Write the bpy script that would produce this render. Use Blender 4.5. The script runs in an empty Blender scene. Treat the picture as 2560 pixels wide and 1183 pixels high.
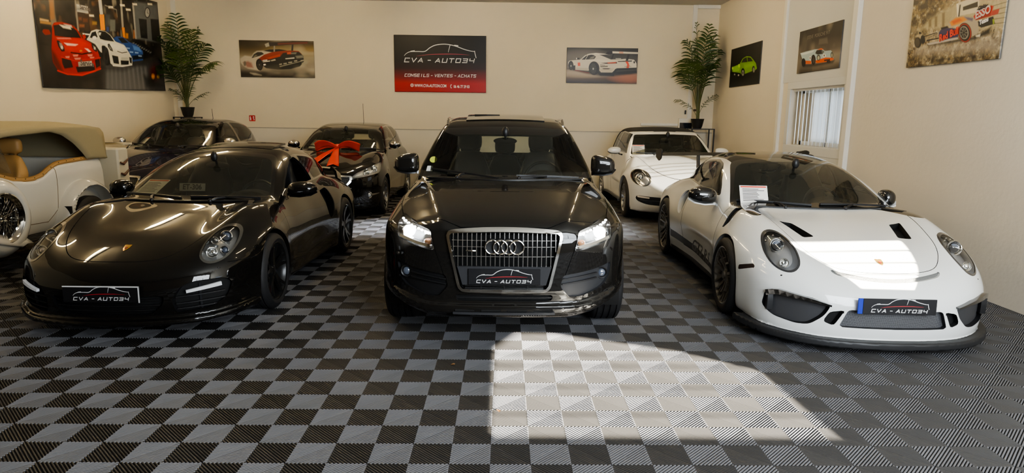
import bpy, math, random
import numpy as np
from mathutils import Vector, Matrix
from itertools import chain
sc = bpy.context.scene
COL = sc.collection
PI = math.pi
rnd = random.Random(7)
A = lambda *a: np.array(a, float)

# ------------------------------------------------------------------ materials
MATS = {}
def nodes(name):
    m = bpy.data.materials.new(name); m.use_nodes = True
    nt = m.node_tree; b = nt.nodes['Principled BSDF']
    MATS[name] = m
    return m, nt, b
def lin(c):
    if isinstance(c, str):
        c = [int(c[i:i+2], 16)/255 for i in (0, 2, 4)]
        c = [x/12.92 if x <= .04045 else ((x+.055)/1.055)**2.4 for x in c]
    return (c[0], c[1], c[2], 1)
def mat(name, col, rough=.5, metal=0., coat=0., emit=None, es=0., spec=.5, noise=0., nscale=40., bump=0.):
    if name in MATS: return MATS[name]
    m, nt, b = nodes(name)
    b.inputs['Base Color'].default_value = lin(col)
    b.inputs['Roughness'].default_value = rough
    b.inputs['Metallic'].default_value = metal
    b.inputs['Coat Weight'].default_value = coat
    b.inputs['Coat Roughness'].default_value = .015
    b.inputs['Specular IOR Level'].default_value = spec
    if emit is not None:
        b.inputs['Emission Color'].default_value = lin(emit)
        b.inputs['Emission Strength'].default_value = es
    if noise or bump:
        tc = nt.nodes.new('ShaderNodeTexCoord'); n = nt.nodes.new('ShaderNodeTexNoise')
        n.inputs['Scale'].default_value = nscale; n.inputs['Detail'].default_value = 4
        nt.links.new(tc.outputs['Object'], n.inputs['Vector'])
        if noise:
            mx = nt.nodes.new('ShaderNodeMix'); mx.data_type = 'RGBA'; mx.blend_type = 'MULTIPLY'
            mx.inputs[0].default_value = noise
            mx.inputs[6].default_value = lin(col)
            nt.links.new(n.outputs['Color'], mx.inputs[7]); nt.links.new(mx.outputs[2], b.inputs['Base Color'])
            bw = nt.nodes.new('ShaderNodeRGBToBW'); nt.links.new(n.outputs['Color'], bw.inputs[0])
            nt.links.new(bw.outputs[0], mx.inputs[7])
        if bump:
            bp = nt.nodes.new('ShaderNodeBump'); bp.inputs['Strength'].default_value = bump; bp.inputs['Distance'].default_value = .01
            nt.links.new(n.outputs['Fac'], bp.inputs['Height']); nt.links.new(bp.outputs[0], b.inputs['Normal'])
    return m
def glass(name, tint, refl=1., rough=.0, ior=1.5, haze=.0, hazecol=(.5,.5,.45)):
    """thin pane: tinted see-through plus a Fresnel reflection"""
    if name in MATS: return MATS[name]
    m, nt, b = nodes(name); nt.nodes.remove(b)
    out = nt.nodes['Material Output']
    t = nt.nodes.new('ShaderNodeBsdfTransparent'); t.inputs[0].default_value = lin(tint)
    g = nt.nodes.new('ShaderNodeBsdfGlossy'); g.inputs['Roughness'].default_value = rough
    g.inputs['Color'].default_value = (refl, refl, refl, 1)
    f = nt.nodes.new('ShaderNodeFresnel'); f.inputs['IOR'].default_value = ior
    mx = nt.nodes.new('ShaderNodeMixShader')
    base = t
    if haze:  # painted haze: a pale diffuse share that lifts the dark pane
        d = nt.nodes.new('ShaderNodeBsdfDiffuse'); d.inputs[0].default_value = lin(hazecol)
        m2 = nt.nodes.new('ShaderNodeMixShader'); m2.inputs[0].default_value = haze
        nt.links.new(t.outputs[0], m2.inputs[1]); nt.links.new(d.outputs[0], m2.inputs[2]); base = m2
    nt.links.new(f.outputs[0], mx.inputs[0]); nt.links.new(base.outputs[0], mx.inputs[1]); nt.links.new(g.outputs[0], mx.inputs[2])
    nt.links.new(mx.outputs[0], out.inputs[0])
    return m

# ------------------------------------------------------------------ objects
def setp(o, label=None, cat=None, group=None, kind=None):
    if label: o['label'] = label
    if cat: o['category'] = cat
    if group: o['group'] = group
    if kind: o['kind'] = kind
    return o
def thing(name, label, cat, loc=(0, 0, 0), rz=0., group=None):
    o = bpy.data.objects.new(name, None); COL.objects.link(o)
    o.empty_display_size = .1
    o.location = loc; o.rotation_euler = (0, 0, rz)
    return setp(o, label, cat, group)
def mesh(name, V, F, mats, parent=None, smooth=True, normals=None, mi=None, angle=None, label=None, loc=None, rot=None):
    me = bpy.data.meshes.new(name)
    V = np.asarray(V, float).reshape(-1, 3)
    me.from_pydata(V.tolist(), [], [list(map(int, f)) for f in F])
    if not isinstance(mats, (list, tuple)): mats = [mats]
    for m in mats: me.materials.append(m)
    if mi is not None: me.polygons.foreach_set('material_index', np.asarray(mi, np.int32))
    me.polygons.foreach_set('use_smooth', np.full(len(me.polygons), bool(smooth)))
    me.validate(clean_customdata=False)
    if normals is not None and len(me.vertices) == len(normals):
        me.normals_split_custom_set_from_vertices(np.asarray(normals, float).tolist())
    elif smooth and angle is not None:
        me.set_sharp_from_angle(angle=math.radians(angle))
    me.update()
    o = bpy.data.objects.new(name, me); COL.objects.link(o)
    if parent is not None: o.parent = parent
    if label: o['label'] = label
    if loc is not None: o.location = loc
    if rot is not None: o.rotation_euler = rot
    return o

class MB:
    """collects shapes, then links them as one mesh object"""
    def __init__(s): s.V = []; s.F = []; s.M = []; s.n = 0
    def add(s, V, F, m=0, T=None):
        V = np.asarray(V, float).reshape(-1, 3)
        if T is not None: V = (np.array(T)[:3, :3] @ V.T).T + np.array(T)[:3, 3]
        s.V.append(V); s.F += [[i+s.n for i in f] for f in F]; s.M += [m]*len(F); s.n += len(V)
        return s
    def box(s, lo, hi, m=0, T=None, b=0.):
        return s.add(*box(lo, hi, b), m, T)
    def tube(s, P, r, m=0, n=8, T=None, cap=True):
        return s.add(*tube(P, r, n, cap), m, T)
    def build(s, name, mats, parent=None, smooth=True, angle=35, **k):
        return mesh(name, np.concatenate(s.V), s.F, mats, parent, smooth, None, s.M, angle, **k)
def box(lo, hi, b=0.):
    lo = A(*lo); hi = A(*hi); lo, hi = np.minimum(lo, hi), np.maximum(lo, hi)
    if b <= 0:
        V = [[(lo, hi)[i][0], (lo, hi)[j][1], (lo, hi)[k][2]] for i in (0, 1) for j in (0, 1) for k in (0, 1)]
        return V, [[0, 1, 3, 2], [4, 6, 7, 5], [0, 4, 5, 1], [2, 3, 7, 6], [0, 2, 6, 4], [1, 5, 7, 3]]
    b = min(b, *((hi-lo)*.49))
    V = []; F = []; idx = {}
    for i in (0, 1):
        for j in (0, 1):
            for k in (0, 1):
                c = A((lo, hi)[i][0], (lo, hi)[j][1], (lo, hi)[k][2]); sg = A(1-2*i, 1-2*j, 1-2*k)*b
                for a in range(3):
                    p = c+sg; p[a] = c[a]; idx[i, j, k, a] = len(V); V.append(p)
    q = lambda *a: F.append([idx[x] for x in a])
    for i in (0, 1):
        o = [(0, 0), (0, 1), (1, 1), (1, 0)]
        if i: o = o[::-1]
        q(*[(i, a, b_, 0) for a, b_ in o]); q(*[(b_, i, a, 1) for a, b_ in o]); q(*[(a, b_, i, 2) for a, b_ in o])
    for i in (0, 1):
        for j in (0, 1):
            q((0, i, j, 1), (1, i, j, 1), (1, i, j, 2), (0, i, j, 2)); q((i, 0, j, 0), (i, 1, j, 0), (i, 1, j, 2), (i, 0, j, 2)); q((i, j, 0, 0), (i, j, 1, 0), (i, j, 1, 1), (i, j, 0, 1))
            for k in (0, 1): q((i, j, k, 0), (i, j, k, 1), (i, j, k, 2))
    return fixn(V, F)
def fixn(V, F):
    V = np.asarray(V, float); c = V.mean(0); G = []
    for f in F:
        p = V[f]; n = np.cross(p[1]-p[0], p[2]-p[0])
        G.append(f if np.dot(n, p.mean(0)-c) > 0 else f[::-1])
    return V, G
def tube(P, r, n=8, cap=True, closed=False):
    P = np.asarray(P, float); N = len(P)
    r = np.full(N, r) if np.isscalar(r) else np.asarray(r, float)
    if closed: d = np.roll(P, -1, 0)-np.roll(P, 1, 0)
    else: d = np.gradient(P, axis=0)
    d /= np.linalg.norm(d, axis=1)[:, None]+1e-12
    u = np.cross(d[0], [0, 0, 1]);
    if np.linalg.norm(u) < 1e-3: u = np.cross(d[0], [1, 0, 0])
    u /= np.linalg.norm(u); V = []
    for i in range(N):
        u = u-d[i]*np.dot(u, d[i]); u /= np.linalg.norm(u)+1e-12; w = np.cross(d[i], u)
        for k in range(n):
            a = 2*PI*k/n; V.append(P[i]+r[i]*(math.cos(a)*u+math.sin(a)*w))
    F = []
    for i in range(N if closed else N-1):
        for k in range(n):
            a = i*n+k; b = i*n+(k+1) % n; j = ((i+1) % N)*n
            F.append([a, b, j+(k+1) % n, j+k])
    if cap and not closed: F += [list(range(n))[::-1], [(N-1)*n+k for k in range(n)]]
    return V, F
def strip(P, w, h, up=(0, 0, 1)):
    """bar of rectangular section w x h along a path"""
    P = np.asarray(P, float); N = len(P); up = A(*up); d = np.gradient(P, axis=0); V = []
    w = np.full(N, w) if np.isscalar(w) else w; h = np.full(N, h) if np.isscalar(h) else h
    for i in range(N):
        t = d[i]/np.linalg.norm(d[i]); s = np.cross(t, up); s /= np.linalg.norm(s); v = np.cross(s, t)
        for a, b in ((-1, -1), (1, -1), (1, 1), (-1, 1)): V.append(P[i]+s*a*w[i]/2+v*b*h[i]/2)
    F = [[i*4+k, i*4+(k+1) % 4, i*4+4+(k+1) % 4, i*4+4+k] for i in range(N-1) for k in range(4)]
    return V, F+[[3, 2, 1, 0], [4*N-4, 4*N-3, 4*N-2, 4*N-1]]
def lathe(prof, n=48, axis='x', closed=False):
    """prof: (axial, radius)"""
    V = []; F = []; m = len(prof)
    for k in range(n):
        a = 2*PI*k/n
        for (t, r) in prof:
            c, s_ = r*math.cos(a), r*math.sin(a)
            V.append((t, c, s_) if axis == 'x' else (c, t, s_) if axis == 'y' else (c, s_, t))
    for k in range(n):
        for i in range(m if closed else m-1):
            a = k*m+i; b = k*m+(i+1) % m; c = ((k+1) % n)*m
            f = [a, b, c+(i+1) % m, c+i]
            F.append(f if axis != 'y' else f[::-1])
    return V, F
def sphere(c, r, n=16, m=10):
    V, F = lathe([(-math.cos(PI*i/m), max(math.sin(PI*i/m), 1e-4)) for i in range(m+1)], n, 'z')
    return np.asarray(V)*np.asarray(r)+A(*c), F
def T_(loc=(0, 0, 0), rot=(0, 0, 0), s=(1, 1, 1)):
    from mathutils import Euler
    return np.array(Matrix.LocRotScale(Vector(loc), Euler(rot), Vector(s)))
def mirx(V, F):
    V = np.array(V, float); V[:, 0] *= -1
    return V, [f[::-1] for f in F]

# ------------------------------------------------------------------ smooth curves and implicit surfaces
class S1:
    """smooth 1-D curve through points (monotone cubic, then slightly blurred)"""
    def __init__(s, pts, sm=.02):
        p = np.array(sorted(pts), float); x, y = p[:, 0], p[:, 1]
        d = np.diff(x); m = np.diff(y)/d; t = np.zeros(len(x))
        t[0], t[-1] = m[0], m[-1]
        for i in range(1, len(x)-1):
            t[i] = 0 if m[i-1]*m[i] <= 0 else 3*(d[i-1]+d[i])/((2*d[i]+d[i-1])/m[i-1]+(d[i]+2*d[i-1])/m[i])
        ext = max(.35, sm*6); st = .004
        X = np.arange(x[0]-ext, x[-1]+ext, st)
        i = np.clip(np.searchsorted(x, X)-1, 0, len(x)-2); u = (X-x[i])/d[i]
        Y = (2*u**3-3*u**2+1)*y[i]+(u**3-2*u**2+u)*d[i]*t[i]+(-2*u**3+3*u**2)*y[i+1]+(u**3-u**2)*d[i]*t[i+1]
        Y = np.where(X < x[0], y[0]+t[0]*(X-x[0]), np.where(X > x[-1], y[-1]+t[-1]*(X-x[-1]), Y))
        if sm > 0:
            k = np.exp(-.5*(np.arange(-4*sm, 4*sm+st, st)/sm)**2); k /= k.sum(); q = len(k)//2
            e0 = Y[0]-(Y[1]-Y[0])*np.arange(q, 0, -1); e1 = Y[-1]+(Y[-1]-Y[-2])*np.arange(1, len(k)-q)
            Y = np.convolve(np.concatenate([e0, Y, e1]), k, 'valid')[:len(X)]
        s.X, s.Y = X, Y
    def __call__(s, t): return np.interp(t, s.X, s.Y)
def smax(a, b, k):
    h = np.maximum(k-np.abs(a-b), 0)/k
    return np.maximum(a, b)+h*h*h*k/6
def smin(a, b, k): return -smax(-a, -b, k)
def bell(t): return np.exp(-t*t)
def grad(F, P, e):
    g = np.empty_like(P)
    for a in range(3):
        d = np.zeros(3); d[a] = e
        q = P+d; r = P-d
        g[:, a] = (F(q[:, 0], q[:, 1], q[:, 2])-F(r[:, 0], r[:, 1], r[:, 2]))/(2*e)
    return g
def nets(F, lo, hi, h, iters=4, ne=.004, sym=False):
    n = np.ceil((A(*hi)-A(*lo))/h).astype(int)+1
    ax = [lo[i]+h*np.arange(n[i]) for i in range(3)]
    if sym:
        k = int(math.ceil(hi[0]/h)); ax[0] = (np.arange(-k, k)+.5)*h; n[0] = 2*k
        X, Y, Z = np.meshgrid(ax[0][k:], ax[1], ax[2], indexing='ij')
        v = F(X, Y, Z); v = np.concatenate([v[::-1], v], 0)
    else:
        X, Y, Z = np.meshgrid(*ax, indexing='ij'); v = F(X, Y, Z)
    ins = v < 0
    c8 = [(i, j, k) for i in (0, 1) for j in (0, 1) for k in (0, 1)]
    cnt = sum(ins[i:n[0]-1+i, j:n[1]-1+j, k:n[2]-1+k].astype(np.int8) for i, j, k in c8)
    cells = np.argwhere((cnt > 0) & (cnt < 8))
    cv = np.stack([v[cells[:, 0]+i, cells[:, 1]+j, cells[:, 2]+k] for i, j, k in c8], 1)
    sm_ = np.zeros((len(cells), 3)); ct = np.zeros(len(cells)); C8 = np.array(c8, float)
    for a in range(8):
        for b in range(a+1, 8):
            if np.abs(C8[a]-C8[b]).sum() != 1: continue
            m = (cv[:, a] < 0) != (cv[:, b] < 0); t = cv[:, a]/(cv[:, a]-cv[:, b]+1e-30)
            sm_ += np.where(m[:, None], C8[a]+t[:, None]*(C8[b]-C8[a]), 0); ct += m
    org = A(ax[0][0], ax[1][0], ax[2][0])
    P = org+h*(cells+sm_/ct[:, None])
    ids = np.full(n-1, -1, np.int32); ids[tuple(cells.T)] = np.arange(len(cells))
    Q = []
    for a in range(3):
        b, c = (a+1) % 3, (a+2) % 3
        s0 = [slice(None)]*3; s1 = [slice(None)]*3; s0[a] = slice(0, -1); s1[a] = slice(1, None)
        i0, i1 = ins[tuple(s0)], ins[tuple(s1)]
        e = np.argwhere(i0 != i1)
        e = e[(e[:, b] > 0) & (e[:, c] > 0) & (e[:, b] < n[b]-1) & (e[:, c] < n[c]-1)]
        def at(db, dc):
            q = e.copy(); q[:, b] += db; q[:, c] += dc; return ids[tuple(q.T)]
        qd = np.stack([at(-1, -1), at(0, -1), at(0, 0), at(-1, 0)], 1)
        fl = ~i0[tuple(e.T)]
        qd[fl] = qd[fl][:, ::-1]
        Q.append(qd)
    Q = np.concatenate(Q); Q = Q[(Q >= 0).all(1)]
    for _ in range(iters):
        f = F(P[:, 0], P[:, 1], P[:, 2]); g = grad(F, P, 1e-3)
        st = (f/(np.sum(g*g, 1)+1e-9))[:, None]*g
        l = np.linalg.norm(st, axis=1)[:, None]; P = P-st*np.minimum(1, .6*h/(l+1e-12))
    return P, Q
def nrm(F, P, e=.008):
    g = grad(F, P, e); return g/(np.linalg.norm(g, axis=1)[:, None]+1e-12)
def blob(name, F, lo, hi, h, m, parent, sym=False, **k):
    P, Q = nets(F, lo, hi, h, sym=sym)
    return mesh(name, P, Q, m, parent, True, nrm(F, P), **k)

# ------------------------------------------------------------------ 2-D outlines
def rpoly(pts, r=.02, n=4):
    """closed polygon with rounded corners; a point may carry its own radius"""
    out = []; N = len(pts)
    for i in range(N):
        p = A(*pts[i][:2]); rr = pts[i][2] if len(pts[i]) > 2 else r
        a = A(*pts[i-1][:2])-p; b = A(*pts[(i+1) % N][:2])-p
        la, lb = np.linalg.norm(a), np.linalg.norm(b)
        ra, rb = min(rr, la*.49), min(rr, lb*.49)
        if min(ra, rb) < 1e-4: out.append(p); continue
        q0, q1 = p+a/la*ra, p+b/lb*rb
        for k in range(n+1):
            t = k/n; out.append((1-t)**2*q0+2*t*(1-t)*p+t*t*q1)
    return np.array(out)
def ell(cx, cy, a, b, th=0., n=40, p=2.):
    o = []
    for k in range(n):
        t = 2*PI*k/n; c, s = math.cos(t), math.sin(t)
        u = a*math.copysign(abs(c)**(2/p), c); v = b*math.copysign(abs(s)**(2/p), s)
        o.append((cx+u*math.cos(th)-v*math.sin(th), cy+u*math.sin(th)+v*math.cos(th)))
    return np.array(o)
def sdpoly(q, poly):
    d = np.full(len(q), 1e9); ins = np.zeros(len(q), bool)
    for a, b in zip(poly, np.roll(poly, -1, 0)):
        e = b-a; w = q-a; t = np.clip(w@e/(e@e+1e-18), 0, 1); r = w-t[:, None]*e
        d = np.minimum(d, np.sum(r*r, 1))
        c = ((a[1] <= q[:, 1]) != (b[1] <= q[:, 1]))
        with np.errstate(divide='ignore', invalid='ignore'):
            xi = a[0]+(q[:, 1]-a[1])/(b[1]-a[1]+1e-18)*e[0]
        ins ^= c & (q[:, 0] < xi)
    d = np.sqrt(d); return np.where(ins, -d, d)
def sdline(q, pts):
    d = np.full(len(q), 1e9)
    for a, b in zip(pts[:-1], pts[1:]):
        a, b = A(*a), A(*b); e = b-a; w = q-a; t = np.clip(w@e/(e@e), 0, 1); r = w-t[:, None]*e
        d = np.minimum(d, np.sum(r*r, 1))
    return np.sqrt(d)
PROJ = {'f': (0, 2), 's': (1, 2), 't': (0, 1)}
def signed(x, y=1): return x

class Shell:
    """a dense smooth body surface that is cut along outlines into labelled regions"""
    def __init__(s, F, lo, hi, h):
        s.F = F; P, Q = nets(F, lo, hi, h, sym=True)
        s.V = P; s.P = Q.tolist(); s.L = ['body']*len(s.P)
    def cut(s, field, where=None):
        V = s.V; N = len(V)
        fv = np.full(N, 1e3)
        el = np.ones(N, bool) if where is None else where(V)
        ii = np.nonzero(el)[0]
        if len(ii) == 0: return
        fv[ii] = field(V[ii]); fv[np.abs(fv) < 2e-5] = 2e-5
        ln = np.fromiter((len(p) for p in s.P), np.int64, len(s.P)); fl = np.fromiter(chain.from_iterable(s.P), np.int64, ln.sum())
        st = np.concatenate([[0], np.cumsum(ln)[:-1]])
        neg = np.add.reduceat((fv[fl] < 0).astype(int), st); ok = np.add.reduceat(el[fl].astype(int), st) == ln
        todo = np.nonzero((neg > 0) & (neg < ln) & ok)[0]
        new = []; cache = {}; cnt = N
        for pi in todo.tolist():
            p = s.P[pi]; a_, b_ = [], []
            for k in range(len(p)):
                i, j = p[k], p[(k+1) % len(p)]; fi, fj = fv[i], fv[j]
                (a_ if fi < 0 else b_).append(i)
                if (fi < 0) != (fj < 0):
                    key = (i, j) if i < j else (j, i)
                    v = cache.get(key)
                    if v is None:
                        i0, j0 = key; t = fv[i0]/(fv[i0]-fv[j0])
                        new.append(V[i0]+t*(V[j0]-V[i0])); v = cache[key] = cnt; cnt += 1
                    a_.append(v); b_.append(v)
            s.P[pi] = a_ if len(a_) > 2 else b_
            if len(a_) > 2 and len(b_) > 2: s.P.append(b_); s.L.append(s.L[pi])
        if new: s.V = np.concatenate([V, np.array(new)])
    def cent(s):
        ln = np.fromiter((len(p) for p in s.P), np.int64, len(s.P)); fl = np.fromiter(chain.from_iterable(s.P), np.int64, ln.sum())
        st = np.concatenate([[0], np.cumsum(ln)[:-1]])
        return np.add.reduceat(s.V[fl], st, axis=0)/ln[:, None]
    def region(s, label, proj, poly, where=None, sides=(1,), only=None, grow=0.):
        """cut along an outline and label what lies inside; sides: +1 / -1 mirror the outline"""
        ia = list(PROJ[proj])
        for sd in sides:
            pl = np.array(poly, float)
            if proj in 'ft' : pl = pl*A(sd, 1)
            if proj == 's': w0 = (lambda P, sd=sd: P[:, 0]*sd > .05)
            else: w0 = (lambda P: np.ones(len(P), bool))
            wf = w0 if where is None else (lambda P, w0=w0: w0(P) & where(P))
            lo, hi = pl.min(0)-.08, pl.max(0)+.08
            wb = lambda P: wf(P) & np.all((P[:, ia] > lo) & (P[:, ia] < hi), 1)
            s.cut(lambda P: sdpoly(P[:, ia], pl)-grow, wb)
            c = s.cent(); m = np.nonzero(wb(c))[0]
            m = m[sdpoly(c[m][:, ia], pl) < grow]
            lb = label if len(sides) == 1 else label+('_p' if sd > 0 else '_n')
            for k in m.tolist():
                if only is None or s.L[k] in only: s.L[k] = lb
    def seam(s, proj, pts, w=.0028, where=None, sides=(1, -1), label='seam', only=None, closed=False):
        ia = list(PROJ[proj])
        for sd in sides:
            pl = np.array(pts, float)
            if closed: pl = np.concatenate([pl, pl[:1]])
            if proj in 'ft': pl = pl*A(sd, 1)
            w0 = (lambda P, sd=sd: P[:, 0]*sd > .05) if proj == 's' else (lambda P: np.ones(len(P), bool))
            wf = w0 if where is None else (lambda P, w0=w0: w0(P) & where(P))
            lo, hi = pl.min(0)-.06, pl.max(0)+.06
            wb = lambda P: wf(P) & np.all((P[:, ia] > lo) & (P[:, ia] < hi), 1)
            mid = .5*(pl[:-1]+pl[1:])
            # cut first along the line itself so that the thin band meets no wide face
            s.cut(lambda P: sdline(P[:, ia], pl)-.02, wb)
            s.cut(lambda P: sdline(P[:, ia], pl)-w*2.2, wb)
            s.cut(lambda P: sdside(P[:, ia], pl), lambda P: wb(P) & (sdline(P[:, ia], pl) < .03))
            s.cut(lambda P: sdline(P[:, ia], pl)-w, wb)
            c = s.cent(); m = np.nonzero(wb(c))[0]; m = m[sdline(c[m][:, ia], pl) < w]
            for k in m.tolist():
                if only is None or s.L[k] in only: s.L[k] = label
    def drop(s, label, test=None):
        c = s.cent() if test is not None else None
        keep = [k for k in range(len(s.P)) if not (s.L[k] == label and (test is None or test(c[k])))]
        s.P = [s.P[k] for k in keep]; s.L = [s.L[k] for k in keep]
    def get(s, label, side=0):
        labs = label if isinstance(label, (list, tuple)) else [label]
        P = [s.P[k] for k in range(len(s.P)) if s.L[k] in labs]
        if side:
            P = [p for p in P if side*sum(s.V[i][0] for i in p) > 0]
        if not P: return np.zeros((0, 3)), []
        u = np.unique(np.fromiter(chain.from_iterable(P), np.int64)); mp = np.full(len(s.V), -1, np.int64); mp[u] = np.arange(len(u))
        return s.V[u], [mp[p].tolist() for p in P]
    def part(s, name, label, m, parent, side=0, off=0., lab=None):
        V, P = s.get(label, side)
        if not P: return None
        n = nrm(s.F, V)
        return mesh(name, V+n*off, P, m, parent, True, n, label=lab)
    def inset(s, name, label, depth, m, parent, side=0, dirn=None, off=0., scale=1., lab=None, wallm=None):
        V, P = s.get(label, side)
        if not P: return None
        n = nrm(s.F, V)
        V0 = V+n*off
        V1 = V-n*depth if dirn is None else V+A(*dirn)*depth
        if scale != 1.: c = V1.mean(0); V1 = c+(V1-c)*scale
        E = {}
        for p in P:
            for i in range(len(p)):
                a, b = p[i], p[(i+1) % len(p)]
                if (b, a) in E: del E[b, a]
                else: E[a, b] = 1
        N = len(V); F = [[i+N for i in p] for p in P]; nb = len(F)
        # walls get their own rim vertices so that shading stays crisp
        rim = sorted({i for e in E for i in e}); r0 = {v: 2*N+k for k, v in enumerate(rim)}; r1 = {v: 2*N+len(rim)+k for k, v in enumerate(rim)}
        for a, b in E: F.append([r0[a], r0[b], r1[b], r1[a]])
        VV = np.concatenate([V0, V1, V0[rim], V1[rim]])
        return mesh(name, VV, F, [m, wallm or m], parent, True, None, [0]*nb+[1]*(len(F)-nb), 40, label=lab)
def sdside(q, pl):
    best = np.full(len(q), 1e9); out = np.full(len(q), 1.)
    for a, b in zip(pl[:-1], pl[1:]):
        e = b-a; w = q-a; t = np.clip(w@e/(e@e), 0, 1); r = w-t[:, None]*e; d = np.sqrt(np.sum(r*r, 1))
        sg = np.sign(e[0]*w[:, 1]-e[1]*w[:, 0]); m = d < best
        out = np.where(m, sg*d, out); best = np.minimum(best, d)
    return out
# ------------------------------------------------------------------ shared materials
TYRE = mat('tyre_rubber', (.016, .016, .017), .62, bump=.15, nscale=120)
DARK = mat('dark_plastic', (.012, .012, .013), .42)
GREYP = mat('grey_plastic', (.035, .036, .04), .4)
VOID = mat('black_void', (.003, .003, .003), .8)
CHROME = mat('chrome', (.78, .76, .72), .08, 1.)
SATIN = mat('satin_metal', (.55, .54, .52), .25, 1.)
STEEL = mat('brake_steel', (.35, .34, .33), .3, 1.)
RED = mat('caliper_red', (.75, .02, .015), .3, coat=.5)
LEATHER = mat('black_leather', (.016, .017, .019), .38, bump=.1, nscale=90)
CABIN = mat('cabin_dark', (.012, .012, .013), .7)
REFLECTOR = mat('lamp_reflector', (.72, .72, .74), .14, 1.)
LAMPDARK = mat('lamp_dark', (.10, .10, .11), .25, .6)
LENS = glass('clear_lens', (.96, .97, .98), 1., 0., 1.45)
WSG = glass('windscreen_glass', (.92, .95, .90), 1., 0., 1.52, haze=.03, hazecol=(.45, .50, .44))
SIDEG = glass('side_glass', (.55, .58, .55), 1., 0., 1.40)
CLEARG = glass('clear_glass', (.92, .94, .92), 1., 0., 1.5)
PAPER = mat('paper', (.92, .90, .86), .8)
INK = mat('ink', (.12, .11, .11), .8)
REDINK = mat('red_ink', (.7, .09, .05), .7)
PLATEB = mat('plate_black', (.012, .012, .014), .35)
PLATEW = mat('plate_white', (.85, .85, .85), .5)
LOGORED = mat('logo_red', (.55, .03, .04), .5)
BLUE = mat('plate_blue', (.01, .03, .35), .4)
BLACKGLOSS = mat('gloss_black', (.006, .006, .006), .06, coat=1.)
LED = mat('led_white', (.8, .8, .8), .3, emit=(1, .97, .9), es=6)
XENON = mat('xenon_beam', (.8, .8, .8), .3, emit=(.93, .98, 1), es=9)
def paint(name, c, rough=.25, metal=0.): 
    m = mat(name, c, rough, metal, coat=1., spec=.02 if max(c) < .1 else .3)
    if max(c) < .1: m.node_tree.nodes['Principled BSDF'].inputs['Coat IOR'].default_value = 1.55
    return m

# ------------------------------------------------------------------ flat lettering
GLY = {'C': [[(4, 6), (0, 6), (0, 0), (4, 0)]], 'V': [[(0, 6), (2, 0), (4, 6)]], 'A': [[(0, 0), (2.2, 6), (4, 0)], [(.9, 1.7), (3.3, 1.7)]],
       '-': [[(.9, 3), (3.1, 3)]], 'U': [[(0, 6), (0, 0), (4, 0), (4, 6)]], 'T': [[(0, 6), (4, 6)], [(2, 6), (2, 0)]],
       'O': [[(0, 0), (0, 6), (4, 6), (4, 0), (0, 0)]], '3': [[(0, 6), (4, 6), (4, 0), (0, 0)], [(.6, 3), (4, 3)]],
       '4': [[(0, 6), (0, 3), (4, 3)], [(4, 6), (4, 0)]], 'N': [[(0, 0), (0, 6), (4, 0), (4, 6)]],
       'S': [[(4, 6), (0, 6), (0, 3), (4, 3), (4, 0), (0, 0)]], 'E': [[(4, 6), (0, 6), (0, 0), (4, 0)], [(0, 3), (3.6, 3)]],
       'I': [[(2, 6), (2, 0)]], 'L': [[(0, 6), (0, 0), (4, 0)]], 'H': [[(0, 6), (0, 0)], [(4, 6), (4, 0)], [(0, 3), (4, 3)]], ' ': []}
def stroke(pts, t):
    V = []; F = []
    for a, b in zip(pts[:-1], pts[1:]):
        a, b = A(*a), A(*b); d = (b-a)/(np.linalg.norm(b-a)+1e-9); n = A(-d[1], d[0])*t/2; e = d*t*.45
        k = len(V); V += [a-e-n, b+e-n, b+e+n, a-e+n]; F.append([k, k+1, k+2, k+3])
    return V, F
def curveline(pts, t, n=8):
    """strip of width t along a smooth line"""
    P = [A(*p) for p in pts]; Q = []
    for i in range(len(P)-1):
        p0, p1, p2, p3 = P[max(i-1, 0)], P[i], P[i+1], P[min(i+2, len(P)-1)]
        for k in range(n):
            u = k/n; Q.append(.5*(2*p1+(p2-p0)*u+(2*p0-5*p1+4*p2-p3)*u*u+(3*p1-p0-3*p2+p3)*u**3))
    Q.append(P[-1]); Q = np.array(Q); d = np.gradient(Q, axis=0); d /= np.linalg.norm(d, axis=1)[:, None]+1e-9
    nn = np.stack([-d[:, 1], d[:, 0]], 1); tt = np.full(len(Q), t) if np.isscalar(t) else np.interp(np.linspace(0, 1, len(Q)), np.linspace(0, 1, len(t)), t)
    V = np.concatenate([Q-nn*tt[:, None]/2, Q+nn*tt[:, None]/2]); N = len(Q)
    return V, [[i, i+1, N+i+1, N+i] for i in range(N-1)]
def techno(s, w, h, t, slant=.28, gap=.55):
    """wide slanted lettering that fills width w; returns flat (x, z) shape starting at 0, 0"""
    V = []; F = []; X = []; x = 0.
    for ch in s: X.append(x); x += (1+gap) if ch != ' ' else .42
    cw = 1/(x-gap)
    for i, ch in enumerate(s):
        for st in GLY[ch]:
            v, f = stroke([(X[i]*cw*w+p[0]/4*cw*w+slant*p[1]/6*h*.9, p[1]/6*h) for p in st], t)
            F += [[k+len(V) for k in q] for q in f]; V += list(v)
    return V, F
CAR_LINE = [(1668, 315), (1690, 292), (1730, 275), (1800, 272), (1870, 270), (1920, 235), (1975, 210), (2050, 200), (2115, 205), (2180, 220), (2250, 245), (2310, 260), (2355, 266)]
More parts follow.
